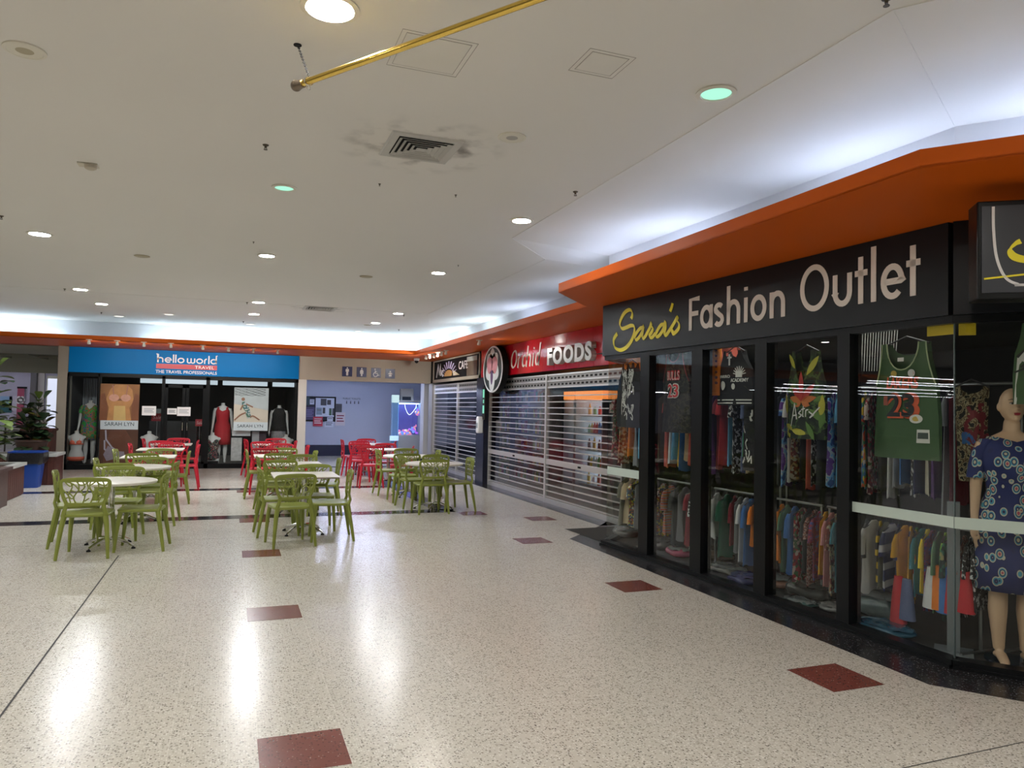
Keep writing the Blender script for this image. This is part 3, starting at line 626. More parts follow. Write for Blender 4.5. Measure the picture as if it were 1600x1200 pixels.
for a in [(680, 719.1, 358, 'g', 'near side of '+tA3), (621, 711.5, 86, 'g', 'left side of '+tA3, 0, -.25), (737.8, 716, 272, 'g', 'right side of '+tA3), (682.8, 711.6, 180, 'g', 'far side of '+tA3, 0, .1),
          (637, 709.6, 358, 'g', 'near side of '+tB3), (588.5, 702.8, 88, 'g', 'left side of '+tB3), (634, 701.3, 180, 'g', 'far side of '+tB3), (687.5, 704.3, 275, 'g', 'right side of '+tB3),
          (582, 698, 2, 'r', 'near side of '+tC3), (565, 694, 20, 'r', 'far left corner of '+tC3, 0, .25), (603.5, 693.6, 180, 'r', 'far side of '+tC3, 0, .1), (647, 697.6, 285, 'r', 'right side of '+tC3),
          (564, 690.2, 0, 'r', 'near side of '+tD3, 0, .2), (533, 687.3, 90, 'r', 'left side of '+tD3), (572, 686, 180, 'r', 'far side of '+tD3), (619, 689.7, 285, 'r', 'right side of '+tD3)]:
    chair(*a[:5], GG if a[3] == 'g' else GR, *(a[5:]))
# ================================================================== tables
top_m = mat('pale stone table top', (.74, .71, .63), .32, var=.05, vs_=9)
edge_m = mat('table edge', (.22, .19, .15), .5)
def make_table(square):
    e = empty('cafe_table'); t = MB()
    if square:
        h = .40; pts = []
        for cx, cy, a0 in ((h-.04, h-.04, 0), (-h+.04, h-.04, 90), (-h+.04, -h+.04, 180), (h-.04, -h+.04, 270)):
            for i in range(5): a = math.radians(a0+90*i/4); pts.append((cx+.04*math.cos(a), cy+.04*math.sin(a)))
        t.cur = 1; t.prism([(x, y, .725) for x, y in pts], (0, 0, .014)); t.cur = 0; t.prism([(x, y, .739) for x, y in pts], (0, 0, .010))
    else:
        t.lathe([(.001, .718), (.43, .718), (.462, .722), (.468, .735), (.466, .747), (.455, .75), (.001, .75)], n=48)
    t.build('table_top', [top_m, edge_m], e, 40)
    MB().lathe([(.05, .08), (.034, .10), (.034, .69), (.10, .715), (.10, .72)], n=24).build('column', chrome, e)
    for k in range(4):
        a = PI/4+k*PI/2; c, s = math.cos(a), math.sin(a)
        l = MB().tube([(c*r, s*r, z) for r, z in ((.02, .10), (.12, .095), (.22, .065), (.31, .028))], [.024, .021, .017, .013], 8).build('base_leg', chrome, e)
        MB().lathe([(.022, 0), (.024, .006), (.016, .018)], (c*.31, s*.31, 0), 12).build('foot_pad', blackm, l)
    return e
TR, TS = make_table(False), make_table(True); tu = {0: False, 1: False}
def table(x, y, sq, label, rz=0.):
    src = TS if sq else TR
    if tu[sq]: o = dup(src, (x, y, 0), rz)
    else: o = src; o.location = (x, y, 0); o.rotation_euler.z = rz; tu[sq] = True
    tag(o, label, 'table', 'cafe tables'); return o
table(-1.22, 9.50, 0, 'round pale-topped cafe table on a chrome foot, nearest of the left column', .2)
table(-1.21, 11.50, 0, 'round pale-topped cafe table, second of the left column', .5)
table(-1.22, 13.65, 1, 'square pale-topped cafe table with green chairs, behind the two left round tables')
table(-1.21, 15.80, 1, 'square pale-topped table with red chairs, nearer of the left two')
table(-1.15, 17.70, 1, 'square pale-topped table with red chairs, farther of the left two')
table(.93, 9.95, 1, 'square pale-topped cafe table, nearest of the middle column, thin dark edge')
table(.95, 11.85, 1, 'square pale-topped cafe table, second of the middle column')
table(.82, 13.70, 1, 'square pale-topped cafe table with green chairs, third of the middle column')
table(.85, 15.55, 1, 'square pale-topped table with red chairs, nearer of the two before the beach poster')
table(.92, 17.70, 1, 'square pale-topped table with red chairs, farther of the two before the beach poster')
table(3.13, 11.75, 0, 'round pale-topped cafe table, nearest of the right column', .3)
table(3.13, 13.62, 0, 'round pale-topped cafe table, second of the right column', .1)
table(3.18, 15.72, 1, 'square pale-topped table with red chairs, nearer of the two by the aquarium')
table(3.10, 17.9, 1, 'square pale-topped table with red chairs, farther of the two by the aquarium')
# ================================================================== planters, bin and plants on the left
graniteb = terrazzo('brown granite', (.075, .045, .04), [((.15, .10, .09), .3, 1.), ((.02, .015, .015), .25, 1.2)], .4)
plank = wood('red brown planks', (.05, .012, .008), (.10, .028, .02))
rimm = mat('grey stone rim', (.42, .43, .41), .4, var=.08)
def planter(x0, x1, y0, y1, h, body, rim, label, rimm_=None, planks=True):
    e = empty('planter', ((x0+x1)/2, (y0+y1)/2, 0)); tag(e, label, 'planter'); hx, hy = (x1-x0)/2, (y1-y0)/2
    m = MB(); m.box(-hx+.02, hx-.02, -hy+.02, hy-.02, 0, h-.05)
    if planks:
        n = max(3, int(2*hx/.12))
        for i in range(n): a = -hx+2*hx*i/n; m.box(a+.004, a+2*hx/n-.004, -hy, -hy+.02, .02, h-.05)
        n = max(3, int(2*hy/.12))
        for i in range(n): a = -hy+2*hy*i/n; m.box(hx-.02, hx, a+.004, a+2*hy/n-.004, .02, h-.05)
    m.build('planter_body', body, e, 0)
    r = MB(); r.box(-hx-.03, hx+.03, -hy-.03, -hy+.09, h-.05, h); r.box(-hx-.03, hx+.03, hy-.09, hy+.03, h-.05, h); r.box(-hx-.03, -hx+.09, -hy+.09, hy-.09, h-.05, h); r.box(hx-.09, hx+.03, -hy+.09, hy-.09, h-.05, h)
    r.build('rim', rim, e, 0)
    MB().box(-hx+.09, hx-.09, -hy+.09, hy-.09, h-.12, h-.04).build('soil', mat('potting soil', (.035, .022, .014), .95, var=.3, vs_=30), e, 0)
    return e
planter(-4.9, -3.16, 12.1, 13.6, .60, graniteb, graniteb, 'brown granite planter at the left edge of the view', planks=False)
planter(-4.9, -3.30, 13.75, 15.1, .56, plank, rimm, 'plank-sided planter with a pale rim, between the granite planter and the blue bin')
planter(-4.35, -3.14, 16.66, 17.45, .60, plank, rimm, 'plank-sided planter with a grey rim, behind the blue bin')
planter(-4.28, -3.72, 19.2, 19.8, 1.0, plank, plank, 'tall narrow plank planter against the pier by the travel shop')
leaf_d = mat('dark fig leaf', (.022, .05, .020), .35, var=.35, vs_=2.); leaf_l = mat('light fig leaf', (.10, .16, .03), .4, var=.3, vs_=2.); leaf_y = mat('yellowing leaf', (.45, .33, .02), .5, var=.2)
bark = mat('bark', (.10, .07, .045), .8, var=.2)
def leaf(mb, p, d, L, W, droop=.35):
    d = Vector(d).normalized(); s = d.cross(Vector((0, 0, 1))); s = s.normalized() if s.length > .05 else Vector((1, 0, 0)); u = s.cross(d)
    P = Vector(p); ring = []
    for t, w in ((0, .06), (.2, .55), (.5, .85), (.75, 1.), (.92, .7), (1, .1)):
        c = P+d*L*t-Vector((0, 0, 1))*droop*L*t*t
        ring.append((c-s*W*w/2+u*W*.12*w, c-u*.004, c+s*W*w/2+u*W*.12*w))
    vs = [q for r in ring for q in r]; fs = []
    for i in range(5):
        for k in range(2): fs.append((3*i+k, 3*i+k+1, 3*i+k+4, 3*i+k+3))
    mb.add(vs, fs)
def plant(loc, stems, n, label, cat, L=.30, W=.17, seed=1, ym=.06, split=.3, pot=None, zlow=.1):
    rnd = random.Random(seed); e = empty('potted_plant', loc); tag(e, label, cat)
    if pot: MB().lathe([(pot*.72, 0), (pot, .26), (pot*1.06, .27), (pot*1.06, .31), (pot*.92, .31), (pot*.9, .27), (.001, .26)], n=28).build('pot', mat('brown pot', (.06, .03, .022), .5), e)
    tr = MB(); fo = MB()
    for (dx, dy, h) in stems:
        path = [(dx*.2*t, dy*.2*t, .1+h*t) if False else (dx*t*t, dy*t*t, .12+h*t) for t in (0, .25, .5, .75, 1)]
        tr.tube(path, [.018, .016, .013, .010, .006], 6)
        for i in range(n):
            t = zlow+(1-zlow)*i/n; a = rnd.random()*6.28; q = Vector((dx*t*t, dy*t*t, .12+h*t))
            el = rnd.uniform(.0, .8)+(.8 if t > .9 else 0); d = (math.cos(a), math.sin(a), el)
            fo.cur = 2 if rnd.random() < ym and t < .5 else (1 if rnd.random() < split else 0)
            pe = q+Vector(d).normalized()*rnd.uniform(.04, .18); tr.tube([q, pe], [.005, .004], 4)
            leaf(fo, pe, d, L*rnd.uniform(.7, 1.15), W*rnd.uniform(.75, 1.1), rnd.uniform(.1, .5))
    tr.build('stems', bark, e); fo.build('foliage', [leaf_d, leaf_l, leaf_y], e, 60); return e
plant((-3.62, 17.05, .555), [(.10, .05, .92), (-.22, .1, .72), (.24, -.1, .55), (-.05, -.12, .45)], 42, 'bushy dark-leaved fiddle leaf plant in a brown pot on the planter behind the bin', 'plant', .25, .19, 3, .06, .12, .28, 0)
plant((-3.74, 14.5, .46), [(.10, .05, 1.62), (-.15, 0, 1.40), (.12, -.15, .9)], 30, 'tall light green fig plant leaning in at the left edge of the view', 'plant', .30, .20, 5, .06, .55, None, .12)
# blue bin with a black liner
bn = empty('rubbish_bin', (-3.52, 16.35, 0)); tag(bn, 'blue plastic rubbish bin with a black liner folded over its rim, beside the plank planter', 'bin')
blue_p = mat('blue plastic', (.006, .05, .30), .4, var=.04)
def rrect(hx, hy, z, r=.05, n=5, jit=0., rnd=None):
    pts = []
    for cx, cy, a0 in ((hx-r, hy-r, 0), (-hx+r, hy-r, 90), (-hx+r, -hy+r, 180), (hx-r, -hy+r, 270)):
        for i in range(n):
            a = math.radians(a0+90*i/(n-1)); j = (rnd.random()-.5)*jit if rnd else 0
            pts.append(Vector((cx+(r+j)*math.cos(a), cy+(r+j)*math.sin(a), z+j)))
    return pts
MB().loft([rrect(.20, .17, 0), rrect(.205, .175, .02), rrect(.255, .22, .60), rrect(.275, .24, .61), rrect(.275, .24, .635), rrect(.25, .215, .635), rrect(.20, .17, .05)]).build('bin_body', blue_p, bn)
r9 = random.Random(4)
MB().loft([rrect(.262, .227, .44, .06, 6, .03, r9), rrect(.285, .25, .50, .06, 6, .035, r9), rrect(.292, .255, .59, .06, 6, .02, r9), rrect(.29, .252, .652, .06, 6), rrect(.26, .222, .655, .06, 6), rrect(.235, .20, .50, .06, 6)], caps=False).build('bin_liner', mat('black liner', (.012, .012, .014), .28, bump=.6, bscale=25), bn)
MB().loft([rrect(.29, .252, .655, .06, 6), rrect(.293, .255, .675, .06, 6), rrect(.265, .225, .678, .06, 6), rrect(.262, .222, .655, .06, 6)], caps=False).build('bin_rim', blue_p, bn)
# handrail across the end of the corridor
hr = empty('handrail', (xf(20, 27.0), 27.0, 0)); tag(hr, 'handrail of four horizontal bars crossing the far corridor, white panels between the bars', 'handrail')
wid = xf(60, 27.0)-xf(17, 27.0)
zz = [onY(20, p, 27.0)[1] for p in (657, 664.5, 675.5, 686.5)]
for z in zz: MB().box(-.2, wid, -.02, .02, z-.02, z+.02).build('rail_bar', mat('dark rail', (.05, .035, .03), .4), hr, 0)
for x in (-.19, wid*.5, wid-.02): MB().box(x, x+.04, -.02, .02, 0, zz[0]+.02).build('rail_post', mat('dark rail', (.05, .035, .03), .4), hr, 0)
MB().box(-.6, wid+.2, .3, .32, .1, zz[0]-.2).build('rail_backing', mat('pale rail panel', (.62, .62, .64), .5), hr, 0)
sn = MB(); cx, cz_ = (xf(27)+xf(37.5))/2, onY(32, 625, FY)[1]
sn.disc((cx, FY-.083, cz_), .10, (0, -1, 0), 12, .006)
for k in range(6): a = k*PI/3; sn.disc((cx+.10*math.cos(a), FY-.083, cz_+.10*math.sin(a)), .05, (0, -1, 0), 10, .006)
tag(sn.build('paper_flower', mat('white paper', (.8, .8, .8), .7)), 'white paper flower stuck on the rose red door', 'decoration')
for px, py, w_, h_, nm in ((22, 630, .28, .5, 'pale notice'), (10, 626, .35, .3, 'light blue notice'), (9.5, 638, .35, .3, 'dark teal notice')):
    x, z = onY(px, py, FY)
    tag(MB().box(x-w_/2, x+w_/2, FY-.03, FY-.02, z-h_/2, z+h_/2).build('notice', mat(nm, {'pale notice': (.6, .6, .7), 'light blue notice': (.3, .5, .75), 'dark teal notice': (.02, .12, .14)}[nm], .6), smooth=0), nm+' on the far lilac wall left of the rose door', 'notice')
# ================================================================== signs
offw = mat('warm white lettering', (.86, .83, .77), .45, var=.03, vs_=8); yel = mat('yellow lettering', (.95, .84, .02), .4, var=.05, vs_=5)
wht = mat('white vinyl', (.85, .85, .85), .45, var=.02); signk = mat('black sign face', (.010, .012, .015), .28, spec=.25, var=.08)
RZ = Vector((0, 0, 1))
# ---- fashion shop fascia sign
fs = empty('shop_sign', SP(SL/2, -.02, 2.6)); tag(fs, 'long black fascia sign with yellow script and pale lettering over the fashion shop windows', 'shop sign')
def child(o, par): o.parent = par; o.matrix_parent_inverse = Matrix.Translation(par.location).inverted() if False else o.matrix_parent_inverse; o.location = -Vector(par.location); return o
m = MB(); m.fbox(SP, -.045, SL, -.05, .2, 2.325, 2.948)
child(m.build('sign_panel', signk, None, 0), fs)
def SPn(x, y, h): return SP(x, -.052-h, y)
def place_word(word, spans, zb, hcap, name, par, wd, depth=.004):
    mb = MB()
    for ch, (p0, p1) in zip(word, spans):
        a, b = onS(p0, 480, -.052)[0], onS(p1, 480, -.052)[0]; L, gw = GL[ch]; k = (b-a)
        lines = []
        for ln in L: lines.append([((x-.0)/gw, y) for x, y in ln])
        ins = 0 if ch == 't' else wd*.5; rin = 0 if ch in 'tFr' else ins
        # fit the glyph's outer width to its span
        xs = [x for ln in lines for x, y in ln]; x0, x1 = min(xs), max(xs)
        W = max(k-ins-rin, .0001)
        for ln in lines:
            for i, (x, y) in enumerate(ln): ln[i] = (a+ins+((x-x0)/(x1-x0) if x1 > x0 else .5)*W, zb+y*hcap)
        strokes(mb, lines, SPn, wd, depth)
    return child(mb.build(name, offw, None, 0), par)
zb1 = (onS(1079, 517, -.052)[1]+onS(1225, 494, -.052)[1])/2; zt1 = onS(1079, 474, -.052)[1]
place_word('Fashion', [(1077, 1093), (1094.5, 1114), (1116, 1131.5), (1136, 1157), (1162.5, 1169), (1173, 1198), (1203, 1227)], zb1, .335, 'lettering', fs, .048)['label'] = 'pale letters reading Fashion'
zb2 = (onS(1268, 487, -.052)[1]+onS(1430, 461, -.052)[1])/2
place_word('Outlet', [(1250.5, 1295.5), (1301.5, 1331.5), (1336, 1355.5), (1360.5, 1370), (1376.5, 1413.5), (1416.5, 1438.5)], zb2, .375, 'lettering', fs, .046)['label'] = 'pale letters reading Outlet'
def px2(pts, ox, oy, sc):   # points read off an enlarged view of the sign -> sign plane
    return [onS(ox+x/sc, oy+y/sc, -.052) for x, y in pts]
S_ = [[(437, 455), (455, 400), (452, 330), (410, 290), (340, 320), (280, 395), (235, 500), (230, 580), (270, 640), (350, 620), (430, 585), (490, 600), (500, 680), (480, 780), (430, 890), (350, 990), (260, 1040), (190, 1035), (130, 990), (108, 900), (120, 820), (175, 738)],
      [(655, 620), (610, 635), (560, 690), (510, 780), (515, 840), (540, 850), (590, 800), (640, 710), (670, 600), (655, 700), (645, 790), (665, 825), (700, 790), (750, 700), (790, 620), (812, 545), (820, 600), (845, 640), (820, 710), (780, 770), (800, 810), (840, 800), (890, 730)],
      [(1045, 560), (1000, 575), (950, 640), (905, 730), (905, 785), (940, 790), (990, 740), (1040, 650), (1078, 515), (1085, 600), (1065, 700), (1060, 750), (1090, 765), (1140, 700), (1200, 610), (1260, 510), (1305, 430), (1300, 490), (1335, 550), (1330, 630), (1280, 700), (1225, 740), (1205, 710), (1225, 665)],
      [(1215, 165), (1200, 230), (1168, 320)]]
mb = MB()
for ln in S_: strokes(mb, [catmull(px2(ln, 950, 460, 12), 4)], SPn, .03, .004, nib=(math.radians(125), .014, .052) if ln is S_[0] else (math.radians(125), .012, .045))
child(mb.build('script_lettering', yel, None, 0), fs)['label'] = "yellow script reading Sara's"
m = MB(); m.fbox(SP2, 0, 4, -.05, .2, 2.325, 2.948); o = m.build('wall_fascia', signk, smooth=0); struct(o)
# ---- projecting light box at the right edge
def BX(x, y, h): return Vector((0, 0, 0))
A0 = onY(1527, 390, 2.9)
bx = empty('projecting_sign', (A0[0], 2.9, 2.65)); tag(bx, 'black projecting box sign with a white curved line and yellow script', 'shop sign')
br = Vector((.80, -.60, 0)).normalized(); bnn = Vector((-br.y, br.x, 0))
def BB(s, n, z): return Vector((A0[0], 2.9, 0))+br*s+bnn*n+Vector((0, 0, z))
zt, zbm = onY(1527, 315, 2.9)[1], onY(1527, 468, 2.9)[1]
m = MB(); m.fbox(BB, 0, 1.5, .0, .16, zbm, zt); child(m.build('sign_box', black, None, 0, .008), bx)
m = MB(); m.fbox(BB, .02, 1.48, -.006, 0, zbm+.035, zt-.03); child(m.build('sign_face', mat('dark sign face', (.02, .024, .034), .3), None, 0), bx)
H = zt-zbm
def BN(x, y, h): return BB(x, -.008-h, y)
mb = MB(); strokes(mb, [catmull([(.075, zt-.035), (.076, zt-.30*H), (.09, zbm+.42*H), (.13, zbm+.22*H), (.19, zbm+.145*H), (.27, zbm+.135*H), (1.2, zbm+.135*H), (1.36, zbm+.25*H), (1.38, zbm+.5*H), (1.38, zt-.035)], 8)], BN, .014, .003); child(mb.build('white_line', wht, None, 0), bx)
mb = MB(); strokes(mb, [[(.03, zbm+.205*H), (.5, zbm+.29*H), (1.3, zbm+.44*H)]], BN, .010, .003)
sc = [(.42, .95), (.36, .90), (.28, .78), (.245, .66), (.27, .60), (.36, .60), (.44, .55), (.42, .46), (.34, .39), (.24, .385), (.175, .42), (.155, .49), (.18, .55), (.205, .575)]
strokes(mb, [catmull([(x, zbm+y*H) for x, y in sc], 5)], BN, .02, .003, nib=(math.radians(60), .010, .040))
for k, cx in enumerate((.52, .68, .82, .96)):
    strokes(mb, [catmull([(cx+.07, zbm+.60*H), (cx, zbm+.56*H), (cx-.03, zbm+.45*H), (cx+.03, zbm+.42*H), (cx+.08, zbm+.60*H), (cx+.09, zbm+.42*H), (cx+.13, zbm+.46*H)], 4)], BN, .02, .003, nib=(math.radians(60), .008, .024))
child(mb.build('script_lettering', yel, None, 0), bx)['label'] = "yellow script reading Sara's, underlined"
# ---- blue travel sign
tb = empty('shop_sign', ((xs0+xs1)/2, BY, 2.63)); tag(tb, 'bright blue fascia sign of the travel shop with white and red lettering', 'shop sign')
blue = mat('glossy blue sign', (.0, .18, .50), .38, spec=.10, var=.03)
child(MB().box(xs0+.01, xs1, BY-.06, BY+.02, 2.335, 2.945).build('sign_panel', blue, None, 0), tb)
def YP(y0):
    return lambda x, y, h: Vector((x, y0-h, y))
def pz_(px, py, Y=BY): return onY(px, py, Y)
x0 = pz_(246, 566)[0]; x1 = pz_(339.5, 566)[0]; zb = (pz_(248, 566)[1]+pz_(335, 569.5)[1])/2
word = 'helloworld'; wds = [GL[c][1]*(1.12 if c in 'hnoedw' else 1.) for c in word]; gap = .10; tot = sum(wds)+gap*9+.15
k = (x1-x0)/tot; cx = x0; mb = MB(); sh = k*1.0
for i, c in enumerate(word):
    L, gw = GL[c]; st_x = wds[i]/gw
    lines = [[(cx+x*k*st_x, zb+y*k*.86) for x, y in ln] for ln in L]
    if c == 'h': lines[0] = [(cx-.1*k, zb+k*.95), (cx+.06*k, zb+k*.92), (cx+.07*k, zb)]
    strokes(mb, lines, YP(BY-.061), .03, .006)
    cx += (wds[i]+gap)*k+(.15*k if i == 4 else 0)
child(mb.build('lettering', wht, None, 0), tb)['label'] = 'white rounded letters reading helloworld'
zr1, zr0 = zb-.035, zb-.155
child(MB().box(x0-.02, x1, BY-.068, BY-.061, zr0, zr1).build('red_bar', mat('red vinyl', (.55, .02, .035), .35), None, 0), tb)
t1 = text('lettering', 'TRAVEL', wht, (x1-.52, BY-.069, zr0+.022), (1, 0, 0), (0, 0, 1), width=.45, height=.075, parent=None); child(t1, tb)
t1 = text('lettering', 'THE TRAVEL PROFESSIONALS', wht, (x0-.03, BY-.062, zr0-.115), (1, 0, 0), (0, 0, 1), width=x1-x0+.03, height=.08, bold=.02); child(t1, tb)
# ---- toilet symbols
sb = mat('navy sign blue', (.006, .014, .10), .35)
def symbol(px, py, label):
    x, z = onY(px, py, BY); h = .135
    e = empty('restroom_sign', (x, BY-.012, z)); tag(e, label, 'sign')
    MB().box(-h, h, 0, .012, -h, h).build('sign_panel', sb, e, 0, .004); return e
P0_ = lambda x, y, h: Vector((x, -.001-h, y))
def disc2(mb, x, y, r): mb.disc((x, -.001, y), r, (0, -1, 0), 16, .003)
def plate(mb, pts): mb.prism([(x, -.001, y) for x, y in pts], (0, -.003, 0))
e = symbol(542.5, 580.5, 'square blue toilet sign with a white man, leftmost of the four over the recess')
mb = MB(); disc2(mb, 0, .095, .019); plate(mb, [(-.042, .068), (.042, .068), (.046, -.005), (.032, -.005), (.028, .045), (.026, -.11), (.004, -.11), (0, -.01), (-.004, -.11), (-.026, -.11), (-.028, .045), (-.032, -.005), (-.046, -.005)]); mb.build('white_symbol', wht, e, 0)
e = symbol(565, 581.5, 'square blue toilet sign with a white woman, second from the left over the recess')
mb = MB(); disc2(mb, 0, .095, .019); plate(mb, [(-.028, .068), (.028, .068), (.054, .0), (.040, -.006), (.05, -.045), (.022, -.05), (.022, -.11), (-.022, -.11), (-.022, -.05), (-.05, -.045), (-.040, -.006), (-.054, .0)]); mb.build('white_symbol', wht, e, 0)
e = symbol(587.5, 582.5, 'square blue accessible toilet sign with a white wheelchair figure, third from the left')
mb = MB(); disc2(mb, -.03, .098, .017); strokes(mb, [[(-.028, .07), (-.022, -.015), (.035, -.015), (.06, -.075), (.09, -.065)], [(-.026, .03), (.025, .03)], arc(-.015, -.05, .058, 110, 350, 16)], P0_, .016, .003); mb.build('white_symbol', wht, e, 0)
e = symbol(609.5, 584, 'square blue baby change sign with a white baby, rightmost of the four over the recess')
mb = MB(); disc2(mb, 0, .058, .024); plate(mb, [(-.03, .028), (.03, .028), (.065, -.01), (.055, -.02), (.028, .0), (.03, -.02), (-.03, -.02), (-.028, .0), (-.055, -.02), (-.065, -.01)]); plate(mb, [(-.035, -.03), (.035, -.03), (.04, -.06), (.012, -.095), (.004, -.06), (-.004, -.06), (-.012, -.095), (-.04, -.06)]); mb.build('white_symbol', wht, e, 0)
# ---- red food shop sign on the right
redc = mat('glossy red cladding', (.55, .006, .018), .13, spec=.4, var=.04, coat=.4)
yf0, yf1 = 9.3, yD-.08
fo_ = empty('shop_sign', (RX, (yf0+yf1)/2, 2.63)); tag(fo_, 'glossy red fascia sign with white script and raised grey block letters', 'shop sign')
m = MB(); n = 13
for i in range(n):
    a, b = yf0+(yf1-yf0)*i/n, yf0+(yf1-yf0)*(i+1)/n; m.box(RX-.055, RX, a+.004, b-.004, 2.335, 2.945)
m.box(RX-.045, RX, yf0, yf1, 2.335, 2.945)
child(m.build('sign_panel', redc, None, 0), fo_)
def yz(px, py): return onX(px, py, RX-.06)
def XP(x, y, h): return Vector((RX-.058-h, -x, y))      # sign plane seen from the mall: x grows to the right
def word_x(word, spans, zb, hcap, name, par, wd, m_, nib=None, shear=0., depth=.006):
    mb = MB()
    for ch, (p0, p1) in zip(word, spans):
        a, b = -yz(p0, 560)[0], -yz(p1, 560)[0]; L, gw = GL[ch]
        xs = [x for ln in L for x, y in ln]; q0, q1 = min(xs), max(xs)
        lines = [[(a+wd/2+((x-q0)/(q1-q0) if q1 > q0 else .5)*(b-a-wd)+shear*y*hcap, zb+y*hcap) for x, y in ln] for ln in L]
        strokes(mb, lines, XP, wd, depth, nib=nib)
    return child(mb.build(name, m_, None, 0), par)
zo = yz(800, 576)[1]
o = word_x('Orchid', [(798, 806.5), (809, 813.5), (815.5, 820.5), (822, 828.5), (831, 833.5), (836, 843)], zo, .36, 'script_lettering', fo_, .03, mat('cream letter edge', (.80, .72, .64), .4), nib=(math.radians(20), .022, .06), shear=.22); o['label'] = 'white slanted script reading Orchid'
ya, yb = yz(862, 560)[0], yz(932, 560)[0]; zf = (yz(864, 571)[1]+yz(925, 564)[1])/2
lt = mat('raised grey letter', (.50, .53, .52), .35)
t1 = text('lettering', 'FOODS', lt, (RX-.058, ya, zf), (0, -1, 0), (0, 0, 1), width=ya-yb, height=.30, depth=.09, bold=.045, sp=1.15); child(t1, fo_)['label'] = 'raised grey block letters reading FOODS'
# oval orchid sign
oc = onX(770, 577, RX-.22)
ov = empty('oval_sign', (RX-.22, oc[0], oc[1])); tag(ov, 'oval sign with a white and pink orchid on black, hung beside the red sign', 'shop sign')
def oval(mb, rx, rz, x, th): mb.prism([(x, rx*math.cos(2*PI*k/40), rz*math.sin(2*PI*k/40)) for k in range(40)], (th, 0, 0))
hz = .50; ry_ = .62
mb = MB(); oval(mb, ry_, hz, 0, .12); mb.build('sign_body', blackm, ov, 0)
mb = MB(); oval(mb, ry_-.015, hz-.015, -.006, .006); mb.build('white_rim', wht, ov, 0)
mb = MB(); oval(mb, ry_-.07, hz-.05, -.009, .003); mb.build('dark_field', mat('dark green field', (.02, .035, .03), .4), ov, 0)
def petal(cy, cz__, ang, L, W, mt, x):
    a = math.radians(ang); m_ = MB(); pts = []
    for k in range(24):
        t = 2*PI*k/24; u = L*.5*(1+math.cos(t)); v = W*.5*math.sin(t)*(.6+.4*math.sin(t/2)); pts.append((x, cy+u*math.cos(a)-v*math.sin(a), cz__+u*math.sin(a)+v*math.cos(a)))
    m_.prism(pts, (-.004, 0, 0)); return m_.build('petal', mt, ov, 0)
pw = mat('petal white', (.75, .78, .78), .5); pp = mat('petal pink', (.70, .30, .33), .5, var=.25, vs_=9); pv = mat('petal violet', (.12, .06, .16), .5)
for an in (90, 140, 40, 200, -20): petal(0, .02, an, .42, .42, pw, -.010)
petal(0, .0, 150, .36, .40, pp, -.015); petal(0, .0, 30, .36, .40, pp, -.015); petal(0, -.02, -90, .46, .40, pw, -.015); petal(0, -.02, -90, .30, .16, pv, -.02)
# ---- cafe sign
y0c, y1c = yD+.02, 20.05
cf = empty('shop_sign', (RX, (y0c+y1c)/2, 2.63)); tag(cf, 'black cafe sign in a beige frame, with a purple arch over an orange dome', 'shop sign')
child(MB().box(RX-.04, RX, y0c, y1c, 2.40, 2.90).build('sign_panel', blackm, None, 0), cf)
m = MB(); bf = mat('beige frame', (.42, .38, .30), .5)
m.box(RX-.06, RX, y0c, y1c, 2.895, 2.93); m.box(RX-.06, RX, y0c, y1c, 2.335, 2.41); m.box(RX-.06, RX, y0c-.0, y0c+.06, 2.335, 2.93); m.box(RX-.06, RX, y1c-.06, y1c, 2.335, 2.93)
child(m.build('sign_frame', bf, None, 0), cf)
def cz2(px, py): return onX(px, py, RX-.045)
ym, zm = cz2(682, 592); ym2 = cz2(692, 590)[0]
def CP(x, y, h): return Vector((RX-.042-h, -x, y))
mb = MB(); W = ym-ym2
strokes(mb, [[(-ym, 2.47), (-ym+W*.25, 2.80), (-ym+W*.42, 2.56), (-ym+W*.58, 2.80), (-ym+W*.62, 2.50)], [(-ym+W*.74, 2.66), (-ym+W*.74, 2.51)], [(-ym+W*1.08, 2.63), (-ym+W*.92, 2.63), (-ym+W*.86, 2.56), (-ym+W*.92, 2.50), (-ym+W*1.08, 2.51)]], CP, .05, .006)
child(mb.build('lettering', wht, None, 0), cf)['label'] = 'white hand lettering reading Mic'
ya, yb = cz2(716.5, 575)[0], cz2(731, 572)[0]
t1 = text('lettering', 'CAFE', wht, (RX-.042, ya, 2.60), (0, -1, 0), (0, 0, 1), width=ya-yb, height=.20, bold=.012); child(t1, cf)
yc = cz2(701, 584)[0]
mb = MB(); mb.prism([(RX-.042, yc+.42*math.cos(PI*k/16), 2.47+.16*math.sin(PI*k/16)) for k in range(17)], (-.006, 0, 0)); child(mb.build('orange_dome', mat('orange dome', (.60, .34, .12), .5, var=.2, vs_=6), None, 0), cf)
mb = MB(); rnd = random.Random(2)
for k in range(11):
    a = PI*(k+.5)/11; R1, R2 = .20, .33+.05*math.sin(a); w_ = .07
    mb.prism([(RX-.043, yc+2.2*(R1*math.cos(a)-w_/2*math.sin(a)*.6), 2.47+R1*math.sin(a)+w_*.2*math.cos(a)), (RX-.043, yc+2.2*(R2*math.cos(a)-w_/2*math.sin(a)*.6), 2.47+R2*math.sin(a)), (RX-.043, yc+2.2*(R2*math.cos(a)+w_/2*math.sin(a)*.6), 2.47+R2*math.sin(a)), (RX-.043, yc+2.2*(R1*math.cos(a)+w_/2*math.sin(a)*.6), 2.47+R1*math.sin(a))], (-.006, 0, 0))
child(mb.build('purple_arch', mat('pale purple', (.50, .44, .66), .5), None, 0), cf)
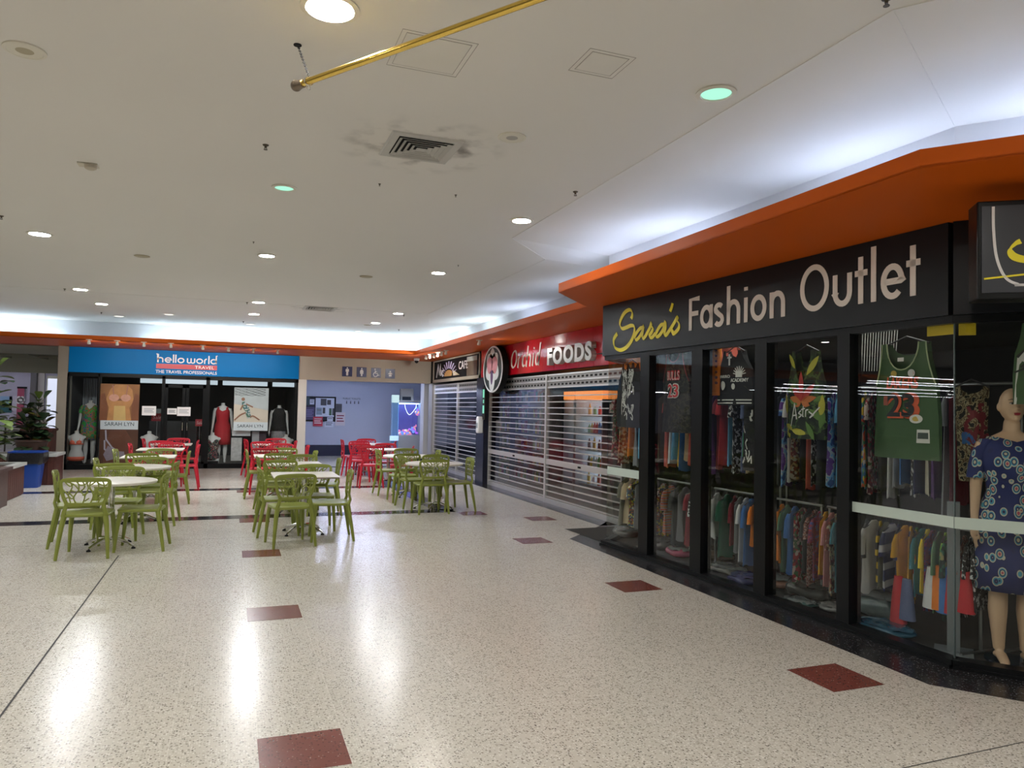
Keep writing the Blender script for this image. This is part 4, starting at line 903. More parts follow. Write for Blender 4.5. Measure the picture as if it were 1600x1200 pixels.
mb = MB(); yy = cz2(709, 588)[0]; mb.prism([(RX-.043, yy+.2, 2.47), (RX-.043, yy+.1, 2.62), (RX-.043, yy-.5, 2.47)], (-.005, 0, 0)); child(mb.build('beige_wedge', mat('beige wedge', (.50, .44, .28), .5), None, 0), cf)
ya, yb = cz2(729, 590)[0], cz2(745, 585)[0]
child(MB().box(RX-.046, RX-.04, yb, ya, 2.42, 2.80).build('photo_panel', mat('brown photo', (.13, .10, .07), .5, var=.5, vs_=5), None, 0), cf)
child(MB().box(RX-.048, RX-.046, yb, ya, 2.76, 2.87).build('photo_strip', mat('pale strip', (.45, .50, .46), .5), None, 0), cf)
# ---- small things on the pillar and the fascia
yq, zq = onX(752, 663, RX-.14)
e = empty('sanitiser_dispenser', (RX-.12, yq, zq)); tag(e, 'white hand sanitiser dispenser on the side of the navy pillar', 'dispenser')
MB().loft([rrect(.05, .07, -.19, .02), rrect(.06, .085, -.17, .02), rrect(.06, .09, .12, .03), rrect(.045, .07, .17, .02)]).build('housing', wht, e, loc=(-.06, 0, 0))
MB().box(-.125, -.119, -.05, .05, -.08, .03).build('window', mat('grey window', (.3, .32, .33), .3), e, 0)
yq, zq = onX(756.5, 630, RX-.13)
e = empty('exit_sign', (RX-.125, yq, zq)); tag(e, 'narrow dark vertical sign with glowing green marks on the navy pillar', 'sign')
MB().box(-.02, .0, -.09, .09, -.36, .36).build('sign_body', blackm, e, 0)
m = MB(); m.box(-.023, -.02, -.05, .05, .12, .30); m.box(-.023, -.02, -.05, .05, -.22, -.05); m.box(-.023, -.02, -.03, .03, .0, .08)
m.build('green_marks', mat('green marks', (.05, .3, .2), .5, emit=(.3, .9, .6), es=.25), e, 0)
# security camera under the soffit corner
xq, yq = fl(651, 561, 2.93)
e = empty('security_camera', (xq, yq, 2.95)); tag(e, 'white dome security camera under the orange soffit corner', 'camera')
MB().lathe([(.001, 0), (.075, 0), (.078, -.03), (.07, -.06), (.06, -.065), (.001, -.065)]).build('base', wht, e)
MB().ell((0, 0, -.075), .055, .055, .06).build('dome', blackm, e)
# spotlights under the orange soffit
def spot(x, y, label, group, rz=0., W=0., col=(1, .97, .92), aim=None):
    if W:  # fill lamp added in the head to brighten the dim facade and signs
        l = bpy.data.lights.new('added_fill_lamp', 'SPOT'); l.energy = W; l.color = col; l.spot_size = math.radians(95); l.spot_blend = .8; l.shadow_soft_size = .03
        lo = bpy.data.objects.new('added_fill_lamp', l); C.objects.link(lo); p = Vector((x, y, 2.84)); lo.location = p+(Vector(aim)-p).normalized()*.04; lo.rotation_euler = (Vector(aim)-p).to_track_quat('-Z', 'Y').to_euler()
    e = empty('spotlight', (x, y, 2.95), rz); tag(e, label, 'spotlight', group)
    MB().lathe([(.001, 0), (.06, 0), (.06, -.012), (.02, -.018), (.001, -.018)], n=20).build('mount', ivory, e)
    MB().tube([(0, 0, -.01), (0, .005, -.04), (0, .03, -.09)], [.016, .028, .034], 14).build('lamp_head', ivory, e)
SPW = 13.
ords = ['first', 'second', 'third', 'fourth', 'fifth', 'sixth', 'seventh', 'eighth']
for i, (px, py) in enumerate([(139, 531), (183, 533), (225, 535), (267, 537), (317, 540), (357, 543), (396, 545), (434, 547)]):
    x, y = fl(px, py, 2.94); spot(x, y, ords[i]+' from the left of eight ivory spotlights above the blue sign', 'spotlights above the blue sign', 0., SPW, aim=(x, BY, 2.35))
for i, (px, py) in enumerate([(666, 555.5), (672, 554), (678, 553), (684, 551.5), (690, 550), (697, 548)]):
    x, y = fl(px, py, 2.94); spot(x, y, ords[i]+' from the left of six close ivory spotlights by the cafe sign', 'spotlights by the cafe sign', 0., SPW if i % 2 == 0 else SPW*.7, aim=(2.5+i*.3, BY, 2.3) if i % 2 == 0 else (RX, y+1, 2.4))
x, y = fl(749, 532, 2.94); spot(x, y, 'single ivory spotlight on the soffit above the oval orchid sign', 'single spotlight', 0., SPW*.9, aim=(RX, y-1.2, 2.4))
# ================================================================== ceiling fittings
def sprinkler(x, y, label, k=1.):
    e = empty('sprinkler', (x, y, cz(y))); e.scale = (k, k, k); tag(e, label, 'sprinkler', 'ceiling sprinklers')
    MB().lathe([(.001, 0), (.026, 0), (.022, -.008), (.010, -.012), (.008, -.026), (.001, -.026)], n=14).build('rose', mat('dark brass', (.10, .085, .06), .4, .8), e)
    m = MB(); m.lathe([(.001, -.037), (.016, -.038), (.016, -.041), (.001, -.041)], n=14); m.tube([(.008, 0, -.02), (.010, 0, -.03), (.0, 0, -.038)], .002, 5); m.tube([(-.008, 0, -.02), (-.010, 0, -.03), (.0, 0, -.038)], .002, 5); m.build('deflector', mat('dark brass', (.10, .085, .06), .4, .8), e)
for px, py, lb in ((415, 233, 'left of the square air vent'), (899, 305, 'on the crease of the ceiling nearest the orange soffit'), (1385, 8, 'at the top corner of the ceiling crease'), (593, 293, 'just below the square air vent'), (712, 310, 'small, right of and below the square vent'), (396, 382, 'above the middle downlight'), (716, 418, 'right of the downlight in the middle right'), (101, 454, 'left of the far left downlights'), (386, 475, 'beside the far middle downlights'), (631, 495, 'beside the far right downlights'), (2, 342, 'at the left edge of the view'), (158, 496, 'before the glowing cove, far left'), (380, 510, 'before the glowing cove, in the middle'), (623, 522, 'nearest the toilet signs')):
    x, y = fl(px, py, CZ-.03); sprinkler(x, y, 'dark brass ceiling sprinkler '+lb, .45 if px in (593, 712, 716, 396) else .85)
def vent(x, y, h, label, rz=0., z=None):
    e = empty('air_vent', (x, y, z or cz(y)), rz); tag(e, label, 'air vent', 'air vents')
    vp = mat('vent paint', (.50, .49, .46), .5)
    def ring(m, a, b, za, zb):
        m.add([(sx*q, sy*q, zz_) for q, zz_ in ((a, za), (b, zb)) for sx, sy in ((1, 1), (-1, 1), (-1, -1), (1, -1))], [(i, (i+1) % 4, 4+(i+1) % 4, 4+i) for i in range(4)])
    m = MB(); ring(m, h, h-.01, -.001, -.012); ring(m, h-.01, h-.06, -.012, -.010); ring(m, h-.06, h-.062, -.010, .0); m.build('vent_frame', vp, e, 0)
    m = MB()
    n = 5
    for k in range(n): a = (h-.066)*(1-k/n); ring(m, a, a-.027, -.018, -.003); ring(m, a, a-.002, -.018, -.020)
    m.box(-.03, .03, -.03, .03, -.016, -.012); m.build('louvres', vp, e, 0)
    MB().box(-h+.06, h-.06, -h+.06, h-.06, -.0015, -.001).build('dark_throat', blackm, e, 0)
    dm = MATS.get('vent dust')
    if not dm:
        dm = bpy.data.materials.new('vent dust'); dm.use_nodes = True; nt = dm.node_tree; b = nt.nodes['Principled BSDF']; b.inputs['Base Color'].default_value = (.10, .085, .07, 1); b.inputs['Roughness'].default_value = .9
        tc = nt.nodes.new('ShaderNodeTexCoord'); sp = nt.nodes.new('ShaderNodeSeparateXYZ'); nt.links.new(tc.outputs['Object'], sp.inputs[0])
        n1 = nt.nodes.new('ShaderNodeTexNoise'); n1.inputs['Scale'].default_value = 5; n1.inputs['Detail'].default_value = 5; nt.links.new(tc.outputs['Object'], n1.inputs['Vector'])
        vl = nt.nodes.new('ShaderNodeVectorMath'); vl.operation = 'LENGTH'; nt.links.new(tc.outputs['Object'], vl.inputs[0])
        mr = nt.nodes.new('ShaderNodeMapRange'); mr.inputs[1].default_value = .30; mr.inputs[2].default_value = .62; mr.inputs[3].default_value = .45; mr.inputs[4].default_value = 0; nt.links.new(vl.outputs['Value'], mr.inputs[0])
        m2 = nt.nodes.new('ShaderNodeMapRange'); m2.inputs[1].default_value = .48; m2.inputs[2].default_value = .7; nt.links.new(n1.outputs['Fac'], m2.inputs[0])
        mu = nt.nodes.new('ShaderNodeMath'); mu.operation = 'MULTIPLY'; nt.links.new(mr.outputs[0], mu.inputs[0]); nt.links.new(m2.outputs[0], mu.inputs[1]); nt.links.new(mu.outputs[0], b.inputs['Alpha']); MATS['vent dust'] = dm
    q = .65; m = MB()
    for x0_, x1_, y0_, y1_ in ((-q, q, h, q), (-q, q, -q, -h), (-q, -h, -h, h), (h, q, -h, h)): m.quad((x0_, y0_, -.001), (x1_, y0_, -.001), (x1_, y1_, -.001), (x0_, y1_, -.001))
    m.build('dust_stain', dm, e, 0)
    return e
vent(1.19, 5.03, .25, 'square louvred air vent with dust stains, between the brass pole and the round speaker')
vent(1.514, 14.18, .30, 'square air vent with dark dust streaks, far off between the downlight columns')
def panel(x, y, hx, hy, label):
    e = empty('access_panel', (x, y, cz(y))); tag(e, label, 'access panel', 'ceiling access panels')
    m = MB(); g = mat('panel gap', (.28, .25, .22), .8)
    for a in (hx, hx-.025): b = a-hx+hy; m.tube([(-a, -b, -.0005), (a, -b, -.0005), (a, b, -.0005), (-a, b, -.0005)], .0014, 4, closed=True)
    m.build('panel_gap', g, e, 0); MB().box(-hx+.028, hx-.028, -hy+.028, hy-.028, -.002, 0).build('panel_lid', mat('panel lid', (.72, .70, .65), .75), e, 0)
panel(.91, 3.67, .19, .20, 'large square access panel in the ceiling behind the brass pole'); panel(1.76, 3.42, .13, .13, 'small square access panel in the ceiling left of the green-tinted downlight'); panel(-.62, 3.15, .3, .3, 'access panel in the ceiling at the top left edge')
def speaker(x, y, r, label, mt):
    e = empty('ceiling_speaker', (x, y, cz(y))); tag(e, label, 'speaker', 'ceiling speakers')
    MB().lathe([(r, 0), (r, -.008), (r-.015, -.011), (r-.018, -.008)], n=32).build('rim', ivory, e); MB().lathe([(r-.017, -.007), (.001, -.009)], n=32).build('grille', mt, e)
speaker(1.70, 4.58, .095, 'round pale speaker grille in the ceiling right of the air vent', mat('speaker grille', (.42, .40, .37), .8, bump=.5, bscale=300)); speaker(-1.05, 4.45, .10, 'round beige plate in the ceiling at the far upper left', mat('beige plate', (.42, .37, .26), .6))
for px, py in ((222, 400), (572, 432), (574, 512)):
    x, y = fl(px, py, CZ); tag(MB().lathe([(.09, 0), (.09, -.006), (.07, -.012), (.001, -.012)], (x, y, cz(y)), 24).build('ceiling_plate', mat('beige plate', (.42, .37, .26), .6)), {222: 'faint round plate in the ceiling at the far left', 572: 'faint round plate in the ceiling right of the middle downlights', 574: 'grey round plate in the ceiling before the toilet recess'}[px], 'ceiling plate')
x, y = fl(138, 257, CZ)
e = empty('smoke_detector', (x, y, CZ)); tag(e, 'beige smoke detector on a square base in the upper left ceiling', 'smoke detector')
MB().box(-.07, .07, -.05, .05, -.012, 0).build('base', mat('pale beige', (.60, .56, .46), .6), e, 0, .003); MB().lathe([(.045, -.012), (.042, -.035), (.025, -.045), (.001, -.045)], (.02, -.02, 0), 20).build('sensor', mat('pale sensor', (.50, .45, .36), .5), e)
# brass pole hanging on chains
brass = mat('polished brass', (.78, .55, .13), .16, 1., var=.06); 
PZ = 3.15
a = Vector(fl(463, 134, PZ)+(PZ,)); b = Vector(fl(835, 0, PZ)+(PZ,)); d = (b-a).normalized()
e = empty('brass_pole', a); tag(e, 'long brass pole with a ball finial, hung from the ceiling on a chain', 'pole')
child(MB().tube([a+d*.03, a+d*2.6], .0155, 16).build('pole', brass, None), e)
fm = MB(); fm.ell(a, .027, .027, .027, 16, 12); fm.tube([a+d*.015, a+d*.035, a+d*.05], [.024, .02, .02], 16); child(fm.build('finial', mat('aged bronze', (.20, .16, .12), .3, .9), None), e)
fm = MB(); 
for kk in (.09,): 
    q = a+d*kk; fm.tube([q+Vector((.02*math.cos(t), 0, .02*math.sin(t))) for t in [2*PI*i/16 for i in range(16)]], .0025, 5, closed=True)
    fm.tube([q+Vector((0, 0, -.022))+Vector((.008*math.cos(t), 0, -.010+.010*math.sin(t))) for t in [2*PI*i/12 for i in range(12)]], .002, 5, closed=True)
child(fm.build('ring', chrome, None), e)
q = a+d*.09+Vector((0, 0, .02)); tpt = Vector(fl(465, 70, CZ)+(CZ,))
ch = empty('hanging_chain', tpt); tag(ch, 'thin dark chain from the ceiling holding the end of the brass pole', 'chain')
fm = MB(); n = 22; ax = (tpt-q).normalized(); s1_ = ax.cross(Vector((0, 1, 0))).normalized(); s2_ = ax.cross(s1_)
for i in range(n):
    c = q+(tpt-q)*(i+.5)/n; L = (tpt-q).length/n*.66; sd = s1_ if i % 2 else s2_
    fm.tube([c+ax*L*math.cos(t)+sd*.0055*math.sin(t) for t in [2*PI*k/10 for k in range(10)]], .0016, 4, closed=True)
child(fm.build('chain_links', mat('dark steel', (.05, .05, .05), .4, .8), None), ch); child(MB().disc(tpt-Vector((0, 0, .004)), .02, (0, 0, 1), 16, .004).build('ceiling_hook', blackm, None), ch)
# ================================================================== mannequins
mq_w = mat('white mannequin', (.62, .62, .60), .4, var=.02); mq_s = mat('skin-tone mannequin', (.62, .42, .27), .42, var=.03)
def ring(c, rx, ry, n=20, f=None):
    c = Vector(c); return [c+Vector((rx*math.cos(2*PI*k/n), ry*math.sin(2*PI*k/n), (f(2*PI*k/n) if f else 0))) for k in range(n)]
TORSO = [(.80, .155, .105, 0), (.86, .172, .115, .005), (.93, .170, .118, .01), (1.0, .145, .10, 0), (1.07, .122, .088, -.005), (1.14, .128, .09, -.005), (1.22, .148, .104, -.012), (1.29, .158, .108, -.015), (1.35, .165, .095, -.005), (1.40, .160, .075, .0), (1.435, .11, .06, .005), (1.46, .06, .052, .008)]
def body(name, mt, parent, head=True, arms=True, legs=True, lo=.80, armpose=None, vox=.011, cut=None):
    """one continuous figure, facing -Y, feet at z = 0 (1.72 m tall)"""
    m = MB()
    m.loft([ring((0, y, z), rx, ry) for z, rx, ry, y in TORSO if z >= lo])
    for sx in (-1, 1): m.ell((sx*.068, -.085, 1.255), .058, .045, .055)
    m.tube([(0, .01, 1.42), (0, .008, 1.47), (0, .0, 1.53)], [.055, .049, .046], 14)
    if head:
        m.ell((0, -.005, 1.635), .073, .092, .108, 18, 12); m.ell((0, -.03, 1.585), .052, .058, .062, 14, 10)
        m.tube([(0, -.085, 1.645), (0, -.108, 1.612), (0, -.09, 1.603)], [.007, .013, .008], 8)
        m.ell((0, -.082, 1.575), .021, .012, .010); m.ell((0, -.072, 1.545), .02, .018, .016)
        for sx in (-1, 1): m.ell((sx*.076, .008, 1.62), .008, .016, .027); m.ell((sx*.028, -.079, 1.643), .016, .012, .009)
    if legs:
        for sx in (-1, 1):
            m.tube([(sx*.085, 0, .88), (sx*.088, -.005, .70), (sx*.085, -.01, .50), (sx*.080, .0, .44), (sx*.080, .012, .32), (sx*.078, .008, .16), (sx*.076, .005, .07)], [.092, .082, .060, .054, .056, .040, .033], 14)
            m.tube([(sx*.076, .03, .035), (sx*.078, -.04, .045), (sx*.082, -.12, .022), (sx*.083, -.165, .014)], [.030, .034, .030, .013], 10, flat=.75)
    elif lo <= .81:
        for sx in (-1, 1): m.tube([(sx*.085, 0, .88), (sx*.088, -.005, .74)], [.088, .082], 14)
    if arms:
        for sx in (-1, 1):
            ap = armpose or [(.165, 0, 1.385), (.195, .01, 1.30), (.215, .02, 1.12), (.235, -.005, .92), (.245, -.03, .84)]
            m.tube([(sx*x, y, z) for x, y, z in ap], [.046, .042, .036, .026, .022], 12)
            x, y, z = ap[-1]
            m.tube([(sx*x, y, z), (sx*(x+.004), y-.012, z-.05), (sx*(x+.004), y-.016, z-.085)], [.022, .028, .022], 10, flat=.6)
            for q in range(4):
                yy = y-.034+q*.013; L = (.062, .074, .078, .066)[q]
                m.tube([(sx*(x+.004), yy, z-.075), (sx*(x+.002), yy-.004, z-.075-L*.5), (sx*(x-.006), yy-.004, z-.075-L)], [.0085, .008, .006], 7)
            m.tube([(sx*(x-.002), y-.03, z-.03), (sx*(x-.012), y-.048, z-.065), (sx*(x-.012), y-.05, z-.088)], [.010, .009, .007], 7)
    else:
        for sx in (-1, 1): m.tube([(sx*.14, 0, 1.385), (sx*.185, .004, 1.345)], [.048, .040], 12)
    o = m.build(name, mt, parent, 60)
    r = o.modifiers.new('remesh', 'REMESH'); r.mode = 'VOXEL'; r.voxel_size = vox; r.use_smooth_shade = True
    sm = o.modifiers.new('smooth', 'SMOOTH'); sm.factor = .5; sm.iterations = 3
    return o
def shell(rows, parent, name, mt, n=28, fold=.0, seed=0, cap=False):
    """garment wrapped round the torso: rows of (z, rx, ry, y)"""
    rnd = random.Random(seed); ph = [rnd.random()*6 for _ in range(3)]
    R = []
    for i, (z, rx, ry, y) in enumerate(rows):
        t = fold*(1-i/max(1, len(rows)-1))
        R.append([Vector(((rx+t*math.sin(7*a+ph[0])*.5+t*math.sin(11*a+ph[1])*.4)*math.cos(a), y+(ry+t*math.sin(9*a+ph[2])*.5)*math.sin(a), z)) for a in [2*PI*k/n for k in range(n)]])
    m = MB(); m.loft(R, caps=cap); o = m.build(name, mt, parent, 70)
    s = o.modifiers.new('thick', 'SOLIDIFY'); s.thickness = .006; s.offset = 1
    return o
def vneck(rows, parent, name, mt, depth, wid, strap=.03, **k):
    """sleeveless bodice with an open neck: a shell whose upper front verts dip"""
    o = shell(rows, parent, name, mt, **k)
    top = max(v.co.z for v in o.data.vertices)
    for v in o.data.vertices:
        if v.co.z > top-.09 and abs(v.co.x) < wid:
            w_ = 1-abs(v.co.x)/wid
            v.co.z -= depth*w_*(1 if v.co.y < 0 else .35)*((v.co.z-(top-.09))/.09)
    return o
DY_, = (BY+.55,)
def mann(px, zb, label, head=False, arms=True, legs=True, lo=.80, y=None, s=1., rz=0., mt=None, name='mannequin', **k):
    y = y or DY_; x = onY(px, 650, y)[0]
    e = empty(name, (x, y, zb), rz); e.scale = (s, s, s); tag(e, label, 'mannequin')
    body('body', mt or mq_w, e, head, arms, legs, lo, **k); return e
tropical = pattern('tropical print', [(.03, .20, .05), (.04, .45, .08), (.40, .14, .05), (.02, .28, .10), (.45, .14, .09), (.02, .14, .30), (.05, .35, .06)], 'noise', 6, .7)
coral = mat('coral lace', (.75, .16, .09), .7, var=.2, vs_=60); coralp = pattern('coral print', [(.62, .20, .14), (.55, .10, .07), (.70, .35, .25)], 'voronoi', 60)
redd = mat('dark red cloth', (.42, .008, .018), .7, var=.12); blackc = mat('black cloth', (.010, .010, .011), .85, var=.2)
floral_b = pattern('dark floral print', [(.015, .015, .02), (.02, .02, .03), (.25, .04, .05), (.02, .10, .06), (.015, .015, .02), (.30, .25, .22)], 'voronoi', 45)
base_st = lambda e, z: MB().lathe([(.13, -z), (.13, -z+.015), (.012, -z+.02), (.012, .75), (.001, .75)], n=20).build('stand', chrome, e)
# green print dress
e = mann(141, .10, 'white headless mannequin in a green tropical print dress, inside the left window', s=1.02)
vneck([(.58, .20, .15, 0), (.70, .20, .145, 0), (.86, .190, .13, .005), (.95, .185, .128, .01), (1.07, .140, .104, -.005), (1.22, .165, .135, -.02), (1.30, .172, .130, -.02), (1.39, .165, .09, 0), (1.415, .13, .08, 0)], e, 'dress', tropical, .10, .09, fold=.02, seed=1)
for sx in (-1, 1):
    m = MB(); m.loft([ring((sx*.20, .01, 1.22), .062, .062, 14), ring((sx*.192, .005, 1.30), .06, .065, 14), ring((sx*.16, 0, 1.405), .045, .06, 14)]); m.build('sleeve', tropical, e, 60)
# bikini bust
def bust(px, zb, label, lo=.74, s=1.):
    y = BY+.32; x = onY(px, 650, y)[0]; e = empty('torso_form', (x, y, zb-lo*s)); e.scale = (s, s, s); tag(e, label, 'mannequin')
    body('body', mq_w, e, False, False, False, lo=.80); return e
e = bust(121, .12, 'white headless torso form in a coral lace bikini, at the left end of the window', s=1.0)
MB().box(-.16, .16, -.12, .12, .66, .80).build('plinth', blackm, e, 0, .004)
shell([(.80, .162, .113, 0), (.86, .180, .124, .005), (.90, .182, .127, .008)], e, 'bikini_bottom', coral, seed=2)
m = MB()
for sx in (-1, 1): m.ell((sx*.068, -.092, 1.25), .064, .05, .056)
m.tube([(x_, -.118 if abs(x_) < .1 else -.02, 1.21) for x_ in (-.15, -.09, 0, .09, .15)], .012, 6)
for sx in (-1, 1): m.tube([(sx*.085, -.11, 1.29), (sx*.09, -.075, 1.36), (sx*.095, -.02, 1.42)], .005, 5)
m.build('bikini_top', coral, e, 60)
# bust behind the red chairs
e = bust(234.5, .12, 'white headless torso form half hidden by the red chairs at the shop door')
MB().box(-.16, .16, -.12, .12, .66, .80).build('plinth', blackm, e, 0, .004)
# floral swimsuit bust
e = bust(333, .10, 'white headless torso form in a dark floral swimsuit, low beside the red dress')
MB().box(-.16, .16, -.12, .12, .66, .80).build('plinth', blackm, e, 0, .004)
vneck([(.82, .12, .116, 0), (.88, .180, .126, .005), (.95, .175, .125, .01), (1.07, .130, .096, -.005), (1.22, .160, .135, -.02), (1.30, .160, .125, -.02), (1.35, .14, .10, -.01)], e, 'swimsuit', floral_b, .10, .07, seed=3)
# red dress
e = mann(348, .10, 'white headless mannequin in a sleeveless dark red dress, right of the shop door', s=1.02)
vneck([(.46, .19, .14, 0), (.62, .195, .14, 0), (.86, .188, .128, .005), (.95, .182, .126, .01), (1.07, .136, .10, -.005), (1.22, .160, .134, -.02), (1.30, .166, .128, -.02), (1.37, .155, .09, 0), (1.43, .125, .075, 0)], e, 'dress', redd, .14, .10, fold=.012, seed=4)
# black top
e = mann(436, .10, 'white headless mannequin in a black sleeveless top, at the right end of the shop window', s=1.0)
shell([(.84, .20, .14, 0), (.95, .19, .132, .01), (1.07, .155, .11, -.005), (1.22, .164, .134, -.02), (1.30, .168, .128, -.02), (1.40, .14, .085, 0), (1.45, .075, .07, 0)], e, 'top', blackc, fold=.01, seed=5)
shell([(.50, .19, .13, 0), (.70, .185, .13, 0), (.90, .176, .125, .005)], e, 'trousers', mat('grey print cloth', (.25, .25, .26), .8, var=.4, vs_=30), seed=6)
e = bust(448, .10, 'white torso form leaning low at the right end of the window, in pale print', s=.95)
MB().box(-.16, .16, -.12, .12, .66, .80).build('plinth', blackm, e, 0, .004)
shell([(.82, .165, .116, 0), (.95, .175, .125, .01), (1.07, .135, .10, -.005), (1.22, .162, .135, -.02)], e, 'top', pattern('pale print', [(.5, .5, .5), (.2, .2, .22), (.6, .6, .6)], 'noise', 30), seed=7)
# ---- posters and papers of the travel shop
def poster(px0, px1, py0, py1, mt, label, y=BY+.12, name='poster', th=.01):
    x0, z1 = onY(px0, py0, y); x1, z0 = onY(px1, py1, y)
    z1 = onY((px0+px1)/2, py0, y)[1]; z0 = onY((px0+px1)/2, py1, y)[1]
    e = empty(name, ((x0+x1)/2, y, z0)); tag(e, label, name.replace('_', ' '))
    h = (x1-x0)/2; H = z1-z0
    MB().box(-h, h, 0, th, 0, H).build('sheet', mt, e, 0); return e, h, H
def flat(e, pts, mt, name, off=.003):
    m = MB(); m.prism([(x, -off, z) for x, z in pts], (0, -.002, 0)); return m.build(name, mt, e, 0)
skin1 = mat('tanned print', (.70, .32, .11), .5, var=.35, vs_=5); skin2 = mat('light tan print', (.90, .55, .20), .5, var=.25, vs_=3); pinkp = mat('pink print', (.85, .42, .30), .5, var=.2, vs_=14)
e, h, H = poster(157.5, 216.5, 600, 657, mat('warm brown print', (.40, .16, .05), .5, var=.5, vs_=3), 'tall poster of a bikini torso in warm brown tones, upper part, left window')
flat(e, [(-.62*h, 0), (-.55*h, .35*H), (-.72*h, .55*H), (-.5*h, .85*H), (-.25*h, H*.98), (.35*h, H*.98), (.62*h, .85*H), (.72*h, .55*H), (.5*h, .35*H), (.62*h, 0)], skin1, 'torso_print')
flat(e, [(-.3*h, 0), (-.28*h, .4*H), (.28*h, .4*H), (.34*h, 0)], skin2, 'belly_print', .006)
for sx in (-1, 1): flat(e, [(sx*.62*h, 0), (sx*.60*h, .4*H), (sx*.78*h, .75*H), (sx*h, .70*H), (sx*h, 0)], mat('brown arm print', (.30, .10, .04), .5, var=.3, vs_=4), 'arm_print', .004)
for sx in (-1, 1): flat(e, [(sx*.30*h, .70*H), (sx*.34*h, .70*H), (sx*.42*h, .97*H), (sx*.36*h, .97*H)], mat('pink strap print', (.55, .22, .16), .5), 'strap_print', .009)
flat(e, [(-.52*h, .60*H), (-.05*h, .60*H), (.05*h, .60*H), (.52*h, .60*H), (.50*h, .54*H), (-.50*h, .54*H)], mat('shadow print', (.35, .13, .06), .5), 'band_print', .007)
for sx in (-1, 1): flat(e, [(sx*(.30*h+.26*h*math.cos(t)), .62*H+.10*H*math.sin(t)) for t in [2*PI*k/16 for k in range(16)]], pinkp, 'cup_print', .008)
e, h, H = poster(157, 215.5, 657, 671, mat('pale grey print', (.80, .85, .88), .5), 'pale name strip of the torso poster, lettered in thin dark capitals', BY+.11, 'banner')
for body_, z_, hh_ in (('SARAH LYN', .4, .42),):
    t1 = text('lettering', body_, mat('dark teal ink', (.03, .06, .08), .5), (-.78*h, -.003, z_*H), (1, 0, 0), (0, 0, 1), width=1.56*h, height=hh_*H, depth=.002); t1.parent = e
e, h, H = poster(156, 214, 671, 727, mat('dark brown print', (.12, .045, .022), .5, var=.4, vs_=4), 'dark brown poster of a shoulder and pale bra, lower part, left window')
flat(e, [(-.8*h, 0), (-.72*h, .55*H), (-.45*h, H*.98), (.35*h, H*.98), (.8*h, .6*H), (.85*h, 0)], mat('brown skin print', (.17, .06, .03), .5, var=.3, vs_=3), 'shoulder_print')
lil = mat('pale lilac print', (.50, .45, .52), .5)
m = MB(); strokes(m, [[(-.70*h, .98*H), (-.66*h, .72*H), (-.35*h, .50*H), (-.1*h, .42*H)], [(-.74*h, .7*H), (-.72*h, .45*H), (-.4*h, .3*H)]], lambda x, y, d: Vector((x, -.004-d, y)), .035, .002); m.build('strap_print', lil, e, 0)
flat(e, [(-.78*h, .30*H), (-.55*h, .55*H), (-.15*h, .40*H), (.3*h, .38*H), (.35*h, .2*H), (-.2*h, .18*H), (-.6*h, .12*H)], mat('lilac grey print', (.33, .27, .32), .5, var=.2, vs_=20), 'bra_print', .005)
e, h, H = poster(366.5, 418, 606, 673, mat('sand print', (.78, .68, .55), .5, var=.1), 'beach poster of a woman in a patterned dress stretched on the sand, right window')
flat(e, [(-h, .62*H), (h, .48*H), (h, H), (-h, H)], mat('grey sea print', (.58, .62, .62), .5, var=.15, vs_=4), 'sea_print')
m = MB(); 
for k in range(9): zt_ = .82*H+.02*k*H; strokes(m, [[(-h*.98+q*h*.2, zt_+.012*H*math.sin(k*2+q*2.3)) for q in range(10)]], lambda x, y, d: Vector((x, -.006-d, y)), .008, .001)
m.build('wave_print', mat('dark print', (.06, .06, .06), .5), e, 0)
flat(e, [(-h, 0), (h, 0), (h, .2*H), (-h, .2*H)], mat('pale grey print', (.80, .85, .88), .5), 'caption_band', .005)
t1 = text('lettering', 'SARAH LYN', mat('dark teal ink', (.03, .06, .08), .5), (-.78*h, -.008, .075*H), (1, 0, 0), (0, 0, 1), width=1.5*h, height=.07*H, depth=.002); t1.parent = e
flat(e, [(-.55*h, .66*H), (-.35*h, .68*H), (-.10*h, .52*H), (.02*h, .30*H), (-.22*h, .28*H), (-.35*h, .45*H), (-.52*h, .55*H)], pattern('leaf dress print', [(.5, .55, .52), (.06, .18, .20), (.6, .62, .6), (.10, .22, .14)], 'voronoi', 30), 'figure_print', .008)
m = MB(); strokes(m, [catmull([(-.30*h, .42*H), (-.62*h, .36*H), (-.95*h, .24*H)], 4), catmull([(-.05*h, .32*H), (.15*h, .34*H), (.5*h, .25*H)], 4), [(-.48*h, .60*H), (-.62*h, .48*H)], [(-.3*h, .62*H), (.1*h, .55*H)]], lambda x, y, d: Vector((x, -.009-d, y)), .035, .002); m.disc((-.48*h, -.008, .73*H), .045, (0, -1, 0), 12, .003); m.build('limb_print', mat('tan limb print', (.36, .17, .10), .5), e, 0)
papw = mat('white paper', (.78, .78, .76), .7)
def paper(px0, px1, py0, py1, label, mt=None, y=BY-.012, lines=3, lm=None):
    e, h, H = poster(px0, px1, py0, py1, mt or papw, label, y, 'notice', .003)
    if lines:
        m = MB()
        for k in range(lines): m.box(-h*.7, h*.7*(1-.25*(k % 2)), -.003, -.001, H*(.72-.5*k/lines)-.012, H*(.72-.5*k/lines))
        m.build('print_lines', lm or mat('grey ink', (.18, .2, .22), .6), e, 0)
    return e
paper(222, 243.5, 634.5, 649, 'white notice taped on the left door leaf'); paper(261.5, 276, 638, 647.5, 'small white notice, left of the two on the right door leaf'); paper(277, 297.5, 636, 650, 'larger white notice, right of the two on the right door leaf')
paper(244, 253, 639, 646, 'small grey card above the left red sale sign', mat('grey card', (.18, .2, .2), .6), BY+.2, 0)
